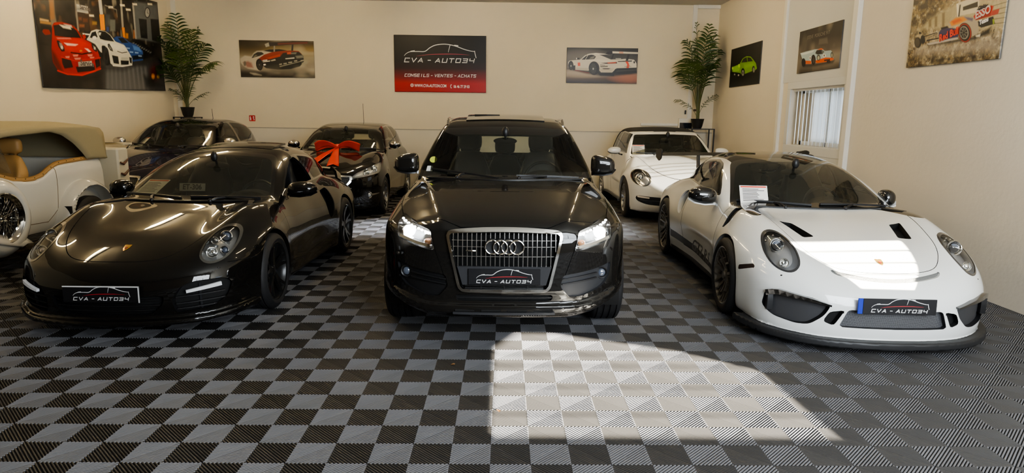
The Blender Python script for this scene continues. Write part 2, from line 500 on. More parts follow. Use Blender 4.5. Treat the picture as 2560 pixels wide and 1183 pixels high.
def logo(w, tk=1.):
    """the dealer's mark: car outline, red sweep and name; width w, origin at the centre of the name line"""
    k = w/700.; c = lambda p: ((p[0]-2016)*k, (372-p[1])*k)
    W = []; 
    W.append(curveline([c(p) for p in CAR_LINE], [3*k*tk, 7*k*tk, 8*k*tk, 8*k*tk, 8*k*tk, 6*k*tk]))
    W.append(stroke([c((2355, 262)), c((2360, 290)), c((2370, 325))], 7*k*tk))
    W.append(stroke([c((1735, 271)), c((1768, 266))], 9*k*tk)); W.append(stroke([c((2160, 210)), c((2192, 213))], 10*k*tk))
    W.append(curveline([c((2117, 206)), c((2106, 245)), c((2098, 276))], [6*k*tk, 5*k*tk, 2*k*tk]))
    v, f = techno('CVA - AUTO34', 675*k, 36*k, 8.5*k*tk); W.append((np.array(v)+A(-346*k, 0), f))
    R = [curveline([c((1785, 317)), c((1900, 301)), c((2040, 294)), c((2180, 293)), c((2305, 299))], [1*k, 6*k*tk, 8*k*tk, 6*k*tk, 1*k])]
    return W, R
def flat(parts, y, x0=0., z0=0.):
    mb = MB()
    for v, f in parts:
        v = np.asarray(v, float); mb.add(np.stack([v[:, 0]+x0, np.full(len(v), y), v[:, 1]+z0], 1), f)
    return mb
def text(s, size, m, name, parent=None, loc=(0, 0, 0), rot=(PI/2, 0, 0), align='CENTER', sx=1., shear=0., bold=0., ext=0.):
    cu = bpy.data.curves.new(name, 'FONT'); cu.body = s; cu.size = size; cu.align_x = align; cu.align_y = 'CENTER'
    cu.shear = shear; cu.offset = bold; cu.extrude = ext; cu.resolution_u = 3
    o = bpy.data.objects.new(name, cu); COL.objects.link(o)
    bpy.context.view_layer.update()
    me = bpy.data.meshes.new_from_object(o.evaluated_get(bpy.context.evaluated_depsgraph_get()))
    bpy.data.objects.remove(o); bpy.data.curves.remove(cu)
    me.name = name; me.materials.clear(); me.materials.append(m)
    o = bpy.data.objects.new(name, me); COL.objects.link(o); o.parent = parent; o.location = loc; o.rotation_euler = rot; o.scale = (sx, 1, 1)
    return o
def dealer_plate(parent, loc, rot=(0, 0, 0), w=.49, h=.11, kind='plain'):
    """the dealer's black show plate, facing -y"""
    o = mesh('number_plate', *box((-w/2, 0, -h/2), (w/2, .008, h/2), .002), PLATEB, parent, False, loc=loc, rot=rot)
    W, R = logo(w*.78 if kind != 'white' else w*.74)
    z0 = -h*.36
    flat(W, -.0012, 0, z0).build('lettering', PLATEW, o, False)
    flat(R, -.001, 0, z0).build('red_sweep', LOGORED, o, False)
    if kind == 'white':
        flat([stroke([(-w/2+.004, h/2-.004), (w/2-.006, h/2-.004), (w/2-.006, -h/2+.004)], .009)], -.001).build('white_edge', PLATEW, o, False)
    if kind == 'blue':
        mesh('blue_band', *box((-w/2-.034, .001, -h/2), (-w/2, .009, h/2), .002), BLUE, o, False)
    return o

# ------------------------------------------------------------------ wheels
def wheel(parent, loc, R, W, rimR, side, rim_m, style, n=5, cal=None, disc=.15, gloss=None):
    """side +1: outer face towards +x.  wheel (tyre) > rim, brake_disc, brake_caliper"""
    h = W/2; s = side
    pr = [(-h+.012, rimR-.004), (-h, rimR+.012), (-h-.004, rimR+.03), (-h+.002, R-.035), (-h+.016, R-.012), (-h+.03, R-.003)]
    g = [-.30, -.10, .10, .30]
    tread = []
    for q in g:
        c = q*W; tread += [(c-.007, R), (c-.0055, R-.009), (c+.0055, R-.009), (c+.007, R)]
    full = pr+tread+[(-t, r) for t, r in pr[::-1]]
    V, F = lathe(full, 72, 'x')
    tyre = mesh('wheel', V, F, TYRE, parent, True, angle=38, loc=loc)
    fo = h-.012          # rim outer face
    mb = MB()
    if s < 0: Tm = T_(rot=(0, 0, PI))
    else: Tm = T_()
    bar = [(-h+.01, rimR+.004), (-h+.012, rimR-.022), (-.02, rimR-.035), (fo-.04, rimR-.03), (fo-.012, rimR-.02), (fo, rimR-.012), (fo+.004, rimR), (fo, rimR+.006)]
    mb.add(*lathe(bar, 64, 'x'), 0, Tm)
    dish = {'turbo': .025, 'rs': .035, 'five': .02, 'multi': .02, 'y': .02}[style]
    def spoke(a0, a1, w0, w1, r0=.05, r1=rimR-.018, th=.022, m=0, mid=None):
        P = []; ks = 7
        for k in range(ks):
            u = k/(ks-1); r = r0+(r1-r0)*u; a = a0+(a1-a0)*(u if mid is None else u**mid)
            x = fo-dish*(1-u)**1.6-.006-.012*math.sin(PI*u)
            P.append((x, r*math.sin(a), r*math.cos(a)))
        wd = np.linspace(w0, w1, ks); mb.add(*strip(P, wd, np.full(ks, th), (1, 0, 0)), m, Tm)
    if style == 'turbo':
        for k in range(n):
            a = 2*PI*k/n; d = .20
            for q in (-1, 1): spoke(a+q*.05, a+q*d, .036, .026, .05)
    elif style == 'rs':
        for k in range(n):
            a = 2*PI*k/n
            spoke(a, a, .030, .020, .045, rimR*.62)
            for q in (-1, 1): spoke(a+q*.0, a+q*PI/n*.52, .016, .016, rimR*.42, rimR-.014, m=0, mid=1.0)
    elif style == 'five':
        for k in range(n):
            a = 2*PI*k/n
            for q in (-1, 1): spoke(a+q*.10, a+q*.26, .05, .032, .03)
    elif style == 'y':
        for k in range(n):
            a = 2*PI*k/n; spoke(a, a, .06, .05, .03, rimR*.6)
            for q in (-1, 1): spoke(a, a+q*.22, .03, .03, rimR*.5)
    elif style == 'multi':
        for k in range(n*2): spoke(2*PI*k/n/2, 2*PI*k/n/2, .034, .030, .03)
    hub = [(fo-dish-.03, .001), (fo-dish+.005, .001), (fo-dish+.004, .028), (fo-dish-.004, .05), (fo-dish-.03, .062)] if style != 'rs' else \
          [(fo-dish-.03, .001), (fo-dish+.03, .001), (fo-dish+.03, .03), (fo-dish+.015, .036), (fo-dish+.005, .06), (fo-dish-.03, .07)]
    mb.add(*lathe(hub[::-1], 32, 'x'), 0, Tm)
    if style != 'rs':
        for k in range(5):
            a = 2*PI*(k+.5)/5; mb.add(*sphere((fo-dish-.006, .042*math.sin(a), .042*math.cos(a)), .008, 8, 6), 1, Tm)
    rim = mb.build('rim', [rim_m, DARK], tyre)
    if gloss is not None:
        ring = [(fo+.002, rimR-.010), (fo+.0055, rimR-.006), (fo+.0055, rimR+.002), (fo+.001, rimR+.006)]
        v, f = lathe(ring, 64, 'x'); v = (Tm[:3, :3] @ np.array(v).T).T
        mesh('rim_edge', v, f, gloss, tyre)
    x0 = fo-.10
    v, f = lathe([(x0-.012, disc), (x0+.012, disc), (x0+.012, .06), (x0-.012, .06)], 48, 'x', True); v = (Tm[:3, :3] @ np.array(v).T).T
    mesh('brake_disc', v, f, STEEL, tyre, angle=30)
    v, f = lathe([(-h+.03, .001), (-h+.03, rimR-.03)], 40, 'x'); v = (Tm[:3, :3] @ np.array(v).T).T
    mesh('wheel_back', v, f, VOID, tyre)
    if cal is not None:
        mb = MB(); P = []
        for k in range(9):
            a = -PI/2-.42+.84*k/8 if True else 0
            P.append((x0+.012, (disc-.012)*math.sin(a), (disc-.012)*math.cos(a)))
        mb.add(*strip(P, .062, .085, (1, 0, 0)))
        v = np.concatenate(mb.V); 
        if s < 0: v = v*A(-1, 1, 1); mb.F = [f[::-1] for f in mb.F]
        v = v*A(1, -1, 1) if cal[1] else v
        mesh('brake_caliper', v, mb.F, cal[0], tyre, angle=30)
    return tyre

# ------------------------------------------------------------------ cabin parts
_SEAT = {}
def seat(parent, loc, m=None, s=1., sport=0.):
    m = m or LEATHER; key = (sport,)
    if key not in _SEAT:
        def F(x, y, z):
            ax = np.abs(x)
            yb = y-.42-.42*np.maximum(z-.2, 0)*.75
            wv = .25-.03*np.clip((z-.25)/.5, 0, 1)-.05*np.clip((z-.55)/.15, 0, 1)
            back = smax(smax(np.abs(yb)-.06-.035*bell((ax-.21)/.06), ax-wv, .12), np.abs(z-.42)-.36, .16)
            base = smax(smax(np.abs(z-.12-.03*bell((ax-.22)/.06))-.09, ax-.26, .1), np.abs(y-.2)-.28, .12)
            hd = smax(smax(np.abs(y-.42-.42*.75*.7-.01)-.055, ax-.135, .1), np.abs(z-.87)-.095, .1)
            hs = smax(np.abs(ax-.06)-.012, smax(np.abs(z-.76)-.06, np.abs(y-.645)-.012, .01), .01)
            r = smin(smin(back, base, .06), hs, .02)
            if sport: hd = smax(smax(np.abs(y-.42-.42*.75*.6)-.05, ax-.15, .08), np.abs(z-.80)-.14, .12)
            return smin(r, hd, .03+sport*.05)
        P, Q = nets(F, (-.34, -.15, -.02), (.34, .8, 1.02), .022, sym=True); _SEAT[key] = (P, Q, nrm(F, P))
    P, Q, N = _SEAT[key]
    return mesh('seat', P*s, Q, m, parent, True, N, loc=loc)
def steering(parent, loc, R=.185, tilt=.42, m=None):
    mb = MB()
    mb.add(*tube([(R*math.cos(a), 0, R*math.sin(a)) for a in np.linspace(0, 2*PI, 40, endpoint=False)], .016, 8, False, True))
    mb.add(*sphere((0, -.02, 0), (.07, .03, .06)))
    for a in (PI*.97, PI*.03, PI*1.5): mb.add(*strip([(0, -.015, 0), (R*math.cos(a), 0, R*math.sin(a))], .03, .015, (0, 1, 0)))
    return mb.build('steering_wheel', m or LEATHER, parent, loc=loc, rot=(-tilt, 0, 0))
def dash(parent, w, y0, y1, z0, z1, m=None, pod=None):
    """dashboard: rounded slab under the screen with an instrument pod"""
    def F(x, y, z):
        ax = np.abs(x); zt = z1-.10*((y-y0)/(y1-y0)-.35)**2
        f = smax(z-zt, np.abs(y-(y0+y1)/2)-(y1-y0)/2, .08); f = smax(f, z0-z, .05); f = smax(f, ax-w, .05)
        if pod is not None:
            g = smax(np.sqrt(((x-pod)/.20)**2+((z-z1+.02)/.085)**2)*.085-.085, np.abs(y-y1+.08)-.11, .04); f = smin(f, g, .05)
        return f
    return blob('dashboard', F, (-w-.05, y0-.06, z0-.06), (w+.05, y1+.1, z1+.12), .03, m or CABIN, parent)
def rear_mirror(parent, loc, m=None):
    mb = MB(); mb.add(*sphere((0, 0, 0), (.115, .025, .035), 20, 12)); mb.tube([(0, -.02, .02), (0, -.06, .09)], .012)
    mb.add(*sphere((0, -.07, .09), (.035, .03, .05), 14, 10))
    return mb.build('interior_mirror', m or DARK, parent, loc=loc)
def side_mirror(parent, sd, loc, size, m, armm=None, foot=(-.1, .0, -.06), cap=None, glassm=None, name='door_mirror', taper=.25, rake=0., pw=2.6):
    """shell with a flat glass behind; sd +1 = on the +x side"""
    w, d, h = size
    def F(x, y, z):
        x = x*sd; xx = x/w
        hh = h*(1-taper*np.clip(-xx, -.2, 1)**1.0*0-taper*np.clip(xx, 0, 1)**2)
        zz_ = (z-rake*x)/hh; zz_ = np.where(zz_ > 0, zz_*(1 if pw < 3 else .96+.10*np.clip(xx, -1, 1)), zz_)
        e = (np.abs(xx)**pw+np.abs(y/d)**2.2+np.abs(zz_)**pw)
        e = (np.maximum(e, 1e-9)**(1/(pw-.2))-1)*min(w, d, h)
        return smax(e, y-.25*d, .01)
    o = blob(name, F, (-w*1.2, -d*1.3, -h*1.3), (w*1.2, d*.6, h*1.3), min(w, d, h)/9, m, parent, loc=loc)
    V, Fc = [], []
    pl = ell(0, 0, w*.88, h*.84, 0, 28, 2.6)
    V = [(p[0], .25*d+.001, p[1]+rake*p[0]*sd) for p in pl]
    mesh('mirror_glass', V, [list(range(len(V)))], CHROME, o, False)
    f = A(*foot)*A(sd, 1, 1)
    mb = MB(); mb.add(*strip([A(-.4*w*sd, 0, -h*.5), (A(-.4*w*sd, 0, -h*.6)+f)*.5+A(0, 0, -.01), f], [.05, .045, .06], [.03, .022, .03], (0, 0, 1)))
    mb.build('mirror_arm', armm or m, o)
    if cap is not None:
        mb = MB(); P = [(-w*.7*sd, -d*.4, -h*.88), (0, -d*.75, -h*.9), (w*.6*sd, -d*.6, -h*.72), (w*.9*sd, -d*.1, -h*.35)]
        mb.add(*strip(P, .05, .012, (0, 0, 1))); mb.build('mirror_trim', cap, o)
    return o
def wiper(parent, P, w=.022):
    """wiper: blade along P[0]..P[1], arm from P[2]"""
    mb = MB(); P = [A(*p) for p in P]
    mb.add(*strip([P[0], P[0]*.66+P[1]*.34+A(0, -.004, .004), P[0]*.34+P[1]*.66+A(0, -.004, .004), P[1]], w, .016))
    mb.add(*strip([P[2], (P[2]+P[0]*.5+P[1]*.5)/2+A(0, -.02, .012), (P[0]+P[1])/2], .018, .014)); mb.add(*sphere(P[2], .02, 10, 8))
    return mb.build('wiper', DARK, parent)
def sheet(label, loc, rot, w=.21, h=.297, lines=9, red=True, group=None):
    """printed price sheet lying behind a windscreen (a thing of its own)"""
    o = mesh('price_sheet', *box((-w/2, -.0006, 0), (w/2, .0006, h)), PAPER, None, False, loc=loc, rot=rot)
    mb = MB(); r = random.Random(len(label))
    for k in range(lines):
        z = h*(.80-.66*k/lines); mb.add(*box((-w*.40, -.0016, z), (-w*.40+w*(.45+.35*r.random()), -.0012, z+.006)))
    mb.build('printed_lines', INK, o, False)
    if red: mesh('red_heading', *box((-w*.46, -.0016, h*.90), (w*.46, -.0012, h*.965)), REDINK, o, False)
    return setp(o, label, 'paper', group)

# ------------------------------------------------------------------ surface look-ups
def ysurf(F, x, z, y0=-1.5, y1=1.2, n=270):
    x, z = np.broadcast_arrays(np.atleast_1d(np.asarray(x, float)), np.atleast_1d(np.asarray(z, float)))
    ys = np.linspace(y0, y1, n); out = np.full(x.shape, y1)
    v = F(np.repeat(x, n), np.tile(ys, len(x)), np.repeat(z, n)).reshape(len(x), n) < 0
    k = v.argmax(1); any_ = v.any(1)
    lo = ys[np.maximum(k-1, 0)]; hi = ys[k]
    for _ in range(18):
        m = (lo+hi)/2; ins = F(x, m, z) < 0; hi = np.where(ins, m, hi); lo = np.where(ins, lo, m)
    return np.where(any_, hi, out)
def zsurf(F, x, y, z0=2.1, z1=.1, n=200):
    return ysurf(lambda a, b, c: F(a, c, -b), x, y, -z0, -z1, n)*-1
def xsurf(F, y, z, x0=1.3, x1=.0, n=160):
    return -ysurf(lambda a, b, c: F(-b, a, c), y, z, -x0, -x1, n)

class P_: pass
def bodyF(s):
    """implicit car body from side profile, plan, cross-section and nose curves (mirror symmetric)"""
    G = lambda k, d=None: getattr(s, k, d)
    def F(x, y, z):
        ax = np.abs(x)
        w = s.w(y)
        zt = s.top(y)-s.crown(y)*(ax/w)**2
        for a, xc, sg in G('ridges', []): zt = zt+a(y)*bell((ax-xc(y))/sg)
        if G('topx'): zt = zt+s.topx(ax, y)
        sec = s.sec(z if not G('secshift') else z-s.secshift(y))
        xs = w+sec
        for yw, zw, R, amp, sg in G('flares', []):
            d = np.sqrt((y-yw)**2+(z-zw)**2)-R
            xs = xs+amp*bell(np.maximum(d, 0)/sg)*np.clip((d+.25)/.25, 0, 1)
        if G('sidex'): xs = xs+s.sidex(y, z)
        f = smax(z-zt, ax-xs, s.kt(y) if callable(s.kt) else s.kt)
        yf = s.nose(z)+s.pf(ax)*(s.pfz(z) if G('pfz') else 1.)
        if G('nosex'): yf = yf+s.nosex(ax, z)
        f = smax(f, (yf-y)*.9, s.kf)
        f = smax(f, (y-s.tail(z)+s.pr(ax))*.9, s.kr)
        f = smax(f, s.bot(y)-z, .06)
        if G('roof'):
            yy = y-s.cw*ax*ax*np.clip((2.2-y)/1.0, 0, 1)+s.cr*ax*ax*np.clip((y-1.9)/.6, 0, 1)
            fr = (z-s.roof(yy)+s.rcrown*ax*ax)*.85
            gx = s.ghw(y)-s.tum(z)
            g = smax(fr, (ax-gx)*.95, s.kgh)
            g = smax(g, .5-z, .05)
            if G('gy'): g = smax(smax(g, s.gy[0]-y, .05), y-s.gy[1], .05)
            f = smin(f, g, s.kj)
        if G('extra'): f = s.extra(ax, y, z, f)
        return f
    return F
# ------------------------------------------------------------------ helper shared by all cars
def car_shell(s, root, lo, hi, h, paintm, wheels, arch):
    F = bodyF(s); sh = Shell(F, lo, hi, h); s.F = F
    for (yw, zw), R in zip(wheels, arch):
        c = ell(yw, zw, R, R, 0, 64)
        sh.region('arch', 's', c, lambda P: np.abs(P[:, 0]) > .42, (1, -1))
    sh.drop('arch_p'); sh.drop('arch_n'); sh.drop('arch')
    return sh
def arch_lips(F, root, wheels, arch, zmin, m, dx=.0, depth=.07, r=.008):
    """rolled edge and dark liner of each wheel opening"""
    for (yw, zw), R in zip(wheels, arch):
        a = np.linspace(-.12, PI+.12, 42); yy = yw+R*np.cos(a); zz = zw+R*np.sin(a)
        k = zz > zmin; yy, zz = yy[k], zz[k]; xx = xsurf(F, yy, zz)
        for sd in (1, -1):
            P = np.stack([sd*(xx-.002), yy, zz], 1); Q = np.stack([sd*(xx-depth), yw+(yy-yw)*.985, zw+(zz-zw)*.985], 1)
            n = len(P); Fc = [[i, i+1, n+i+1, n+i] for i in range(n-1)]
            mesh('arch_edge', np.concatenate([P, Q]), Fc, m, root)
            a2 = np.linspace(-.35, PI+.35, 36); c = np.stack([np.zeros(36), yw+R*1.06*np.cos(a2), zw+R*1.06*np.sin(a2)], 1)
            V = np.concatenate([c+A(sd*(np.median(xx)-.05), 0, 0), c+A(sd*.42, 0, 0)]); V = np.concatenate([V, [[sd*.42, yw, zw]]])
            Fc = [[i, i+1, 36+i+1, 36+i] for i in range(35)]+[[36+i, 36+i+1, 72] for i in range(35)]
            mesh('wheel_arch_liner', V, Fc, VOID, root)
def lining(sh, root, labels, zmin, y0, y1, off=.02, m=None):
    V, P = sh.get(labels); c = np.array([V[p].mean(0) for p in P])
    k = [p for p, q in zip(P, c) if q[2] > zmin and y0 < q[1] < y1]
    n = nrm(sh.F, V); mesh('cabin_lining', V-n*off, k, m or CABIN, root, True, n)
    mesh('cabin_floor', *box((-.72, y0, zmin-.32), (.72, y1-.25, zmin-.30)), CABIN, root, False)
def lamp_unit(sh, root, label, side, depth, dirn, items, reflm=REFLECTOR, coverm=None, off=0., scale=.92, name='headlight'):
    """recessed bowl + clear cover + things inside"""
    o = sh.inset(name, label, depth, reflm, root, side, dirn, -.004, scale)
    sh.part('lamp_cover', label, coverm or LENS, o, side, off)
    for nm, V, Fc, m in items: mesh(nm, V, Fc, m, o, True, angle=40)
    return o
def projector(c, r, d=(0, -1, 0), ring=CHROME, core=None):
    """a round projector lamp looking along d"""
    d = A(*d); d /= np.linalg.norm(d); q = Vector(d).to_track_quat('X', 'Z').to_matrix().to_4x4(); Tm = np.array(Matrix.Translation(Vector(c)) @ q)
    bowl = [(-.9*r, .3*r), (-.3*r, .8*r), (0, r), (.05*r, 1.12*r), (-.02*r, 1.2*r), (-.5*r, 1.1*r)]
    v1, f1 = lathe(bowl, 32, 'x'); v1 = (Tm[:3, :3] @ np.array(v1).T).T+Tm[:3, 3]
    v2, f2 = sphere((0, 0, 0), (.45*r, .78*r, .78*r), 20, 12); v2 = v2+A(-.2*r, 0, 0); v2 = (Tm[:3, :3] @ v2.T).T+Tm[:3, 3]
    return [('lamp_ring', v1, f1, ring), ('projector_lens', v2, f2, core or PROJ_LENS)]
PROJ_LENS = mat('projector_lens', (.10, .12, .16), .03, coat=1., spec=.9)
BULBREFL = mat('bulb_bowl', (.9, .9, .88), .06, 1.)

# ------------------------------------------------------------------ the black SUV in the middle
def build_suv():
    root = thing('suv_car', 'black SUV with lit headlights and four chrome rings, in the middle of the front row', 'car', (.008, 5.25, 0))
    blk = paint('suv_black_paint', (.013, .0118, .0105), .3)
    s = P_()
    s.top = S1([(-.93, .845), (-.86, .895), (-.78, .93), (-.6, .975), (-.3, 1.025), (0, 1.065), (.3, 1.095), (.6, 1.115), (1, 1.125), (2, 1.13), (3, 1.12), (3.4, 1.09), (3.7, 1.02)], .03)
    s.crown = S1([(-1, .03), (0, .045), (.6, .05), (2, .05), (3.8, .06)])
    xc = S1([(-.9, .40), (-.5, .50), (0, .60), (.5, .70), (.8, .78)])
    s.topx = lambda ax, y: -.30*np.maximum(ax-xc(y), 0)**1.25*np.clip((1.0-y)/.4, 0, 1)+.012*bell((ax-xc(y))/.05)*np.clip((.6-y)/.3, 0, 1)
    s.w = S1([(-1, .90), (-.5, .918), (0, .925), (.5, .912), (.9, .905), (1.8, .905), (2.4, .92), (2.8, .925), (3.3, .90), (3.7, .85)], .05)
    s.sec = S1([(.1, -.10), (.22, -.05), (.35, -.012), (.5, .0), (.68, .004), (.78, -.012), (.86, -.03), (.95, -.05), (1.05, -.09), (1.15, -.15)], .02)
    s.flares = [(0, .365, .40, .014, .07), (2.807, .365, .40, .014, .07)]
    s.nose = S1([(.1, -.70), (.2, -.80), (.28, -.86), (.36, -.885), (.46, -.893), (.7, -.895), (.82, -.885), (.9, -.86), (.97, -.80), (1.05, -.6)], .02)
    s.pf = S1([(0, 0), (.2, .004), (.4, .022), (.5, .045), (.6, .085), (.7, .15), (.78, .235), (.85, .35), (.9, .50), (.95, .75)], .015)
    s.tail = S1([(.2, 3.60), (.4, 3.72), (.7, 3.74), (1, 3.70), (1.2, 3.64)]); s.pr = S1([(0, 0), (.5, .03), (.7, .09), (.85, .22), (.95, .5)])
    s.bot = S1([(-.95, .22), (-.6, .20), (0, .22), (3, .24), (3.7, .3)])
    s.kt = .14; s.kf = .07; s.kr = .1
    s.roof = S1([(.3, .975), (.52, 1.10), (.9, 1.325), (1.22, 1.505), (1.36, 1.56), (1.6, 1.605), (2.0, 1.635), (2.5, 1.63), (3.0, 1.595), (3.3, 1.545), (3.45, 1.45), (3.7, 1.13), (3.8, .95)], .035)
    s.cw = .16; s.cr = .1; s.rcrown = .055
    s.ghw = S1([(.3, .80), (.6, .815), (1.2, .82), (2.2, .82), (3.2, .79), (3.7, .74)])
    s.tum = S1([(1.0, 0), (1.12, .02), (1.3, .085), (1.45, .15), (1.55, .20), (1.65, .27)], .02)
    s.kgh = .10; s.kj = .05; s.gy = (.25, 3.62)
    def extra(ax, y, z, f):
        # lower bumper blade and hood shut line lip
        f = smax(f, (.235+.13*np.clip((ax-.45)/.4, 0, 1)**1.5-z)*np.clip((-y-.1)/.2, 0, 1)+np.where(y > -.1, -1., 0), .04)
        zc = .318+.10*np.clip((ax-.5)/.4, 0, 1)**1.5
        b = smax(smax(np.abs(z-zc)-.030, (s.nose(z*0+.4)-.022+s.pf(ax)-y), .02), smax(y+.30, ax-.925, .05), .03)
        return smin(f, b, .05)
    s.extra = extra
    W = [(0, .365), (2.807, .365)]; AR = [.405, .405]
    sh = car_shell(s, root, (-1.1, -1.02, .12), (1.1, 3.9, 1.75), .019, blk, W, AR)
    F = s.F
    arch_lips(F, root, W, AR, .22, blk)
    # glass
    wsf = lambda P: (P[:, 1] < 1.7) & (P[:, 2] > 1.02)
    ws = rpoly([(-.755, 1.06), (0, 1.085, .5), (.755, 1.06), (.645, 1.512), (0, 1.545, .5), (-.645, 1.512)], .04)
    sh.region('frit', 'f', ws, wsf)
    ws2 = rpoly([(-.715, 1.118), (0, 1.125, .5), (.715, 1.118), (.60, 1.455), (0, 1.468, .5), (-.60, 1.455)], .04)
    sh.region('ws', 'f', ws2, wsf)
    side = lambda P: (np.abs(P[:, 0]) > .45) & (P[:, 2] > 1.1)
    for nm, pl in (('sw', [(.62, 1.145), (1.12, 1.43), (1.42, 1.535), (1.80, 1.56), (1.82, 1.145)]), ('sw2', [(1.89, 1.145), (1.88, 1.56), (2.55, 1.54), (2.72, 1.145)]), ('sw3', [(2.80, 1.15), (2.66, 1.53), (3.05, 1.50), (3.28, 1.17)])):
        sh.region(nm, 's', rpoly(pl, .03), side, (1, -1))
    sh.region('rw', 'f', rpoly([(-.62, 1.16), (.62, 1.16), (.52, 1.46), (-.52, 1.46)], .05), lambda P: P[:, 1] > 3.2)
    # front face
    fr = lambda P: P[:, 1] < -.1
    grille_o = [(-.402, .862, .045), (-.2, .878, .2), (0, .882, .2), (.2, .878, .2), (.402, .862, .045), (.312, .446, .05), (0, .440, .2), (-.312, .446, .05)]
    sh.region('grframe', 'f', rpoly(grille_o, .04), fr)
    sh.region('grille', 'f', rpoly([(-.380, .845, .03), (0, .859, .2), (.380, .845, .03), (.296, .466, .03), (-.296, .466, .03)], .03), fr)
    hl = [(.762, .905, .02), (.742, .930, .02), (.64, .905, .1), (.512, .862, .01), (.482, .722, .012), (.60, .742, .1), (.762, .790, .02)]
    sh.region('hl', 'f', rpoly(hl, .01), fr, (1, -1))
    fog = [(.765, .625, .02), (.64, .592, .1), (.405, .560, .015), (.388, .480, .01), (.452, .405, .01), (.54, .402, .06), (.74, .475, .08)]
    sh.region('fog', 'f', rpoly(fog, .01), fr, (1, -1))
    sh.region('low', 'f', rpoly([(-.34, .422), (.34, .422), (.33, .378), (-.33, .378)], .01), fr)
    sh.seam('t', [(-.0, -.853), (.30, -.845), (.40, -.80), (.62, -.70), (.745, -.50), (.80, -.2), (.83, .2), (.825, .55)], .003, lambda P: P[:, 2] > .83, only=['body'])
    sh.seam('f', [(.512, .868), (.475, .72), (.42, .56)], .002, lambda P: P[:, 1] < -.3, only=['body'])
    for dl in ([(.55, 1.10), (.52, .75), (.58, .42)], [(1.80, 1.1), (1.78, .42)]): sh.seam('s', dl, .003, lambda P: P[:, 2] > .3, only=['body'])
    hood = [(-.80, .56), (-.82, .1), (-.78, -.25), (-.73, -.5), (-.60, -.70), (-.40, -.80), (-.25, -.845), (0, -.853), (.25, -.845), (.40, -.80), (.60, -.70), (.73, -.5), (.78, -.25), (.82, .1), (.80, .56)]
    for k in range(len(sh.P)): pass
    sh.part('body', 'body', blk, root)
    sh.inset('shut_line', 'seam', .012, VOID, root)
    sh.part('windscreen_border', 'frit', BLACKGLOSS, root)
    sh.part('windscreen', 'ws', WSG, root)
    for k in ('sw', 'sw2', 'sw3'):
        for sd in 'pn': sh.part('side_window', k+'_'+sd, SIDEG, root)
    sh.part('rear_window', 'rw', SIDEG, root)
    lv = sh.inset('bumper_vent', 'low', .03, VOID, root, dirn=(0, 1, 0))
    x = np.linspace(-.33, .33, 9); mb = MB(); mb.add(*strip(np.stack([x, ysurf(s.F, x, x*0+.40)+.01, x*0+.40], 1), .008, .006, (0, 1, 0))); mb.build('vent_bar', DARK, lv)
    lining(sh, root, ['body', 'frit'], 1.0, .55, 3.55)
    # grille: chrome surround, vertical bars, rings, badge
    g = sh.inset('grille', 'grille', .05, VOID, root, scale=1.)
    V, P = sh.get('grframe'); n = nrm(F, V)
    sh.inset('grille_surround', 'grframe', -.022, CHROME, root, off=-.002)
    mb = MB()
    for k in range(-11, 12):
        x = k*.0318
        if abs(x) > .372: continue
        zt = .852-.02*abs(x); zb = .626 if abs(x) < .326 else .626+(abs(x)-.326)*4.2
        z = np.linspace(zb, zt, 6); y = ysurf(F, np.full(6, x), z)
        mb.add(*strip(np.stack([np.full(6, x), y+.012, z], 1), .0048, .022, (0, 1, 0)))
    mb.build('grille_bars', SATIN, g)
    mb = MB()
    for z in (.69, .757, .80):
        w_ = .345+(z-.69)*.14; x = np.linspace(-w_, w_, 14); y = ysurf(F, x, np.full(14, z)); mb.add(*strip(np.stack([x, y+.018, np.full(14, z)], 1), .006, .004, (0, 1, 0)))
    mb.build('grille_cross_bars', SATIN, g)
    x = np.linspace(-.27, .27, 9); mb = MB()
    for z in (.487, .472): mb.add(*strip(np.stack([x, ysurf(F, x, x*0+z)+.01, x*0+z], 1), .008, .012, (0, 1, 0)))
    for q in (-.16, 0, .16): mb.box((q-.003, float(ysurf(F, q, .48)[0]), .462), (q+.003, float(ysurf(F, q, .48)[0])+.02, .50))
    mb.build('lower_grille_bars', DARK, g)
    yb = float(ysurf(F, 0, .56)[0])
    mesh('plate_mount', *fixn([(-.322, yb+.012, .626), (.322, yb+.012, .626), (.287, yb+.012, .498), (-.287, yb+.012, .498), (-.322, yb-.012, .626), (.322, yb-.012, .626), (.287, yb-.012, .498), (-.287, yb-.012, .498)],
         [[0, 1, 2, 3], [4, 5, 6, 7], [0, 1, 5, 4], [1, 2, 6, 5], [2, 3, 7, 6], [3, 0, 4, 7]]), GREYP, root, False)
    dealer_plate(root, (0, yb-.026, .557), w=.492, h=.112)
    yr = float(ysurf(F, 0, .762)[0]); rb = None
    mb = MB()
    for k in range(4):
        c = -.0832+k*.0555
        mb.add(*tube([(c+.0475*math.cos(a), yr-.016-(.004 if k % 2 else 0), .762+.0475*math.sin(a)) for a in np.linspace(0, 2*PI, 40, endpoint=False)], .0058, 10, False, True))
    rb = mb.build('ring_badge', CHROME, root)
    mb = MB()
    for k in range(4):
        v, f = lathe([(yr+.0, .001), (yr-.004, .055), (yr+.012, .057)], 32, 'y'); mb.add(np.array(v)+A(-.0832+k*.0555, 0, .762), f)
    mb.build('badge_backing', DARK, rb)
    mesh('model_badge', *box((-.262, float(ysurf(F, -.23, .735)[0])-.008, .727), (-.195, float(ysurf(F, -.23, .735)[0])+.006, .738), .002), CHROME, root)
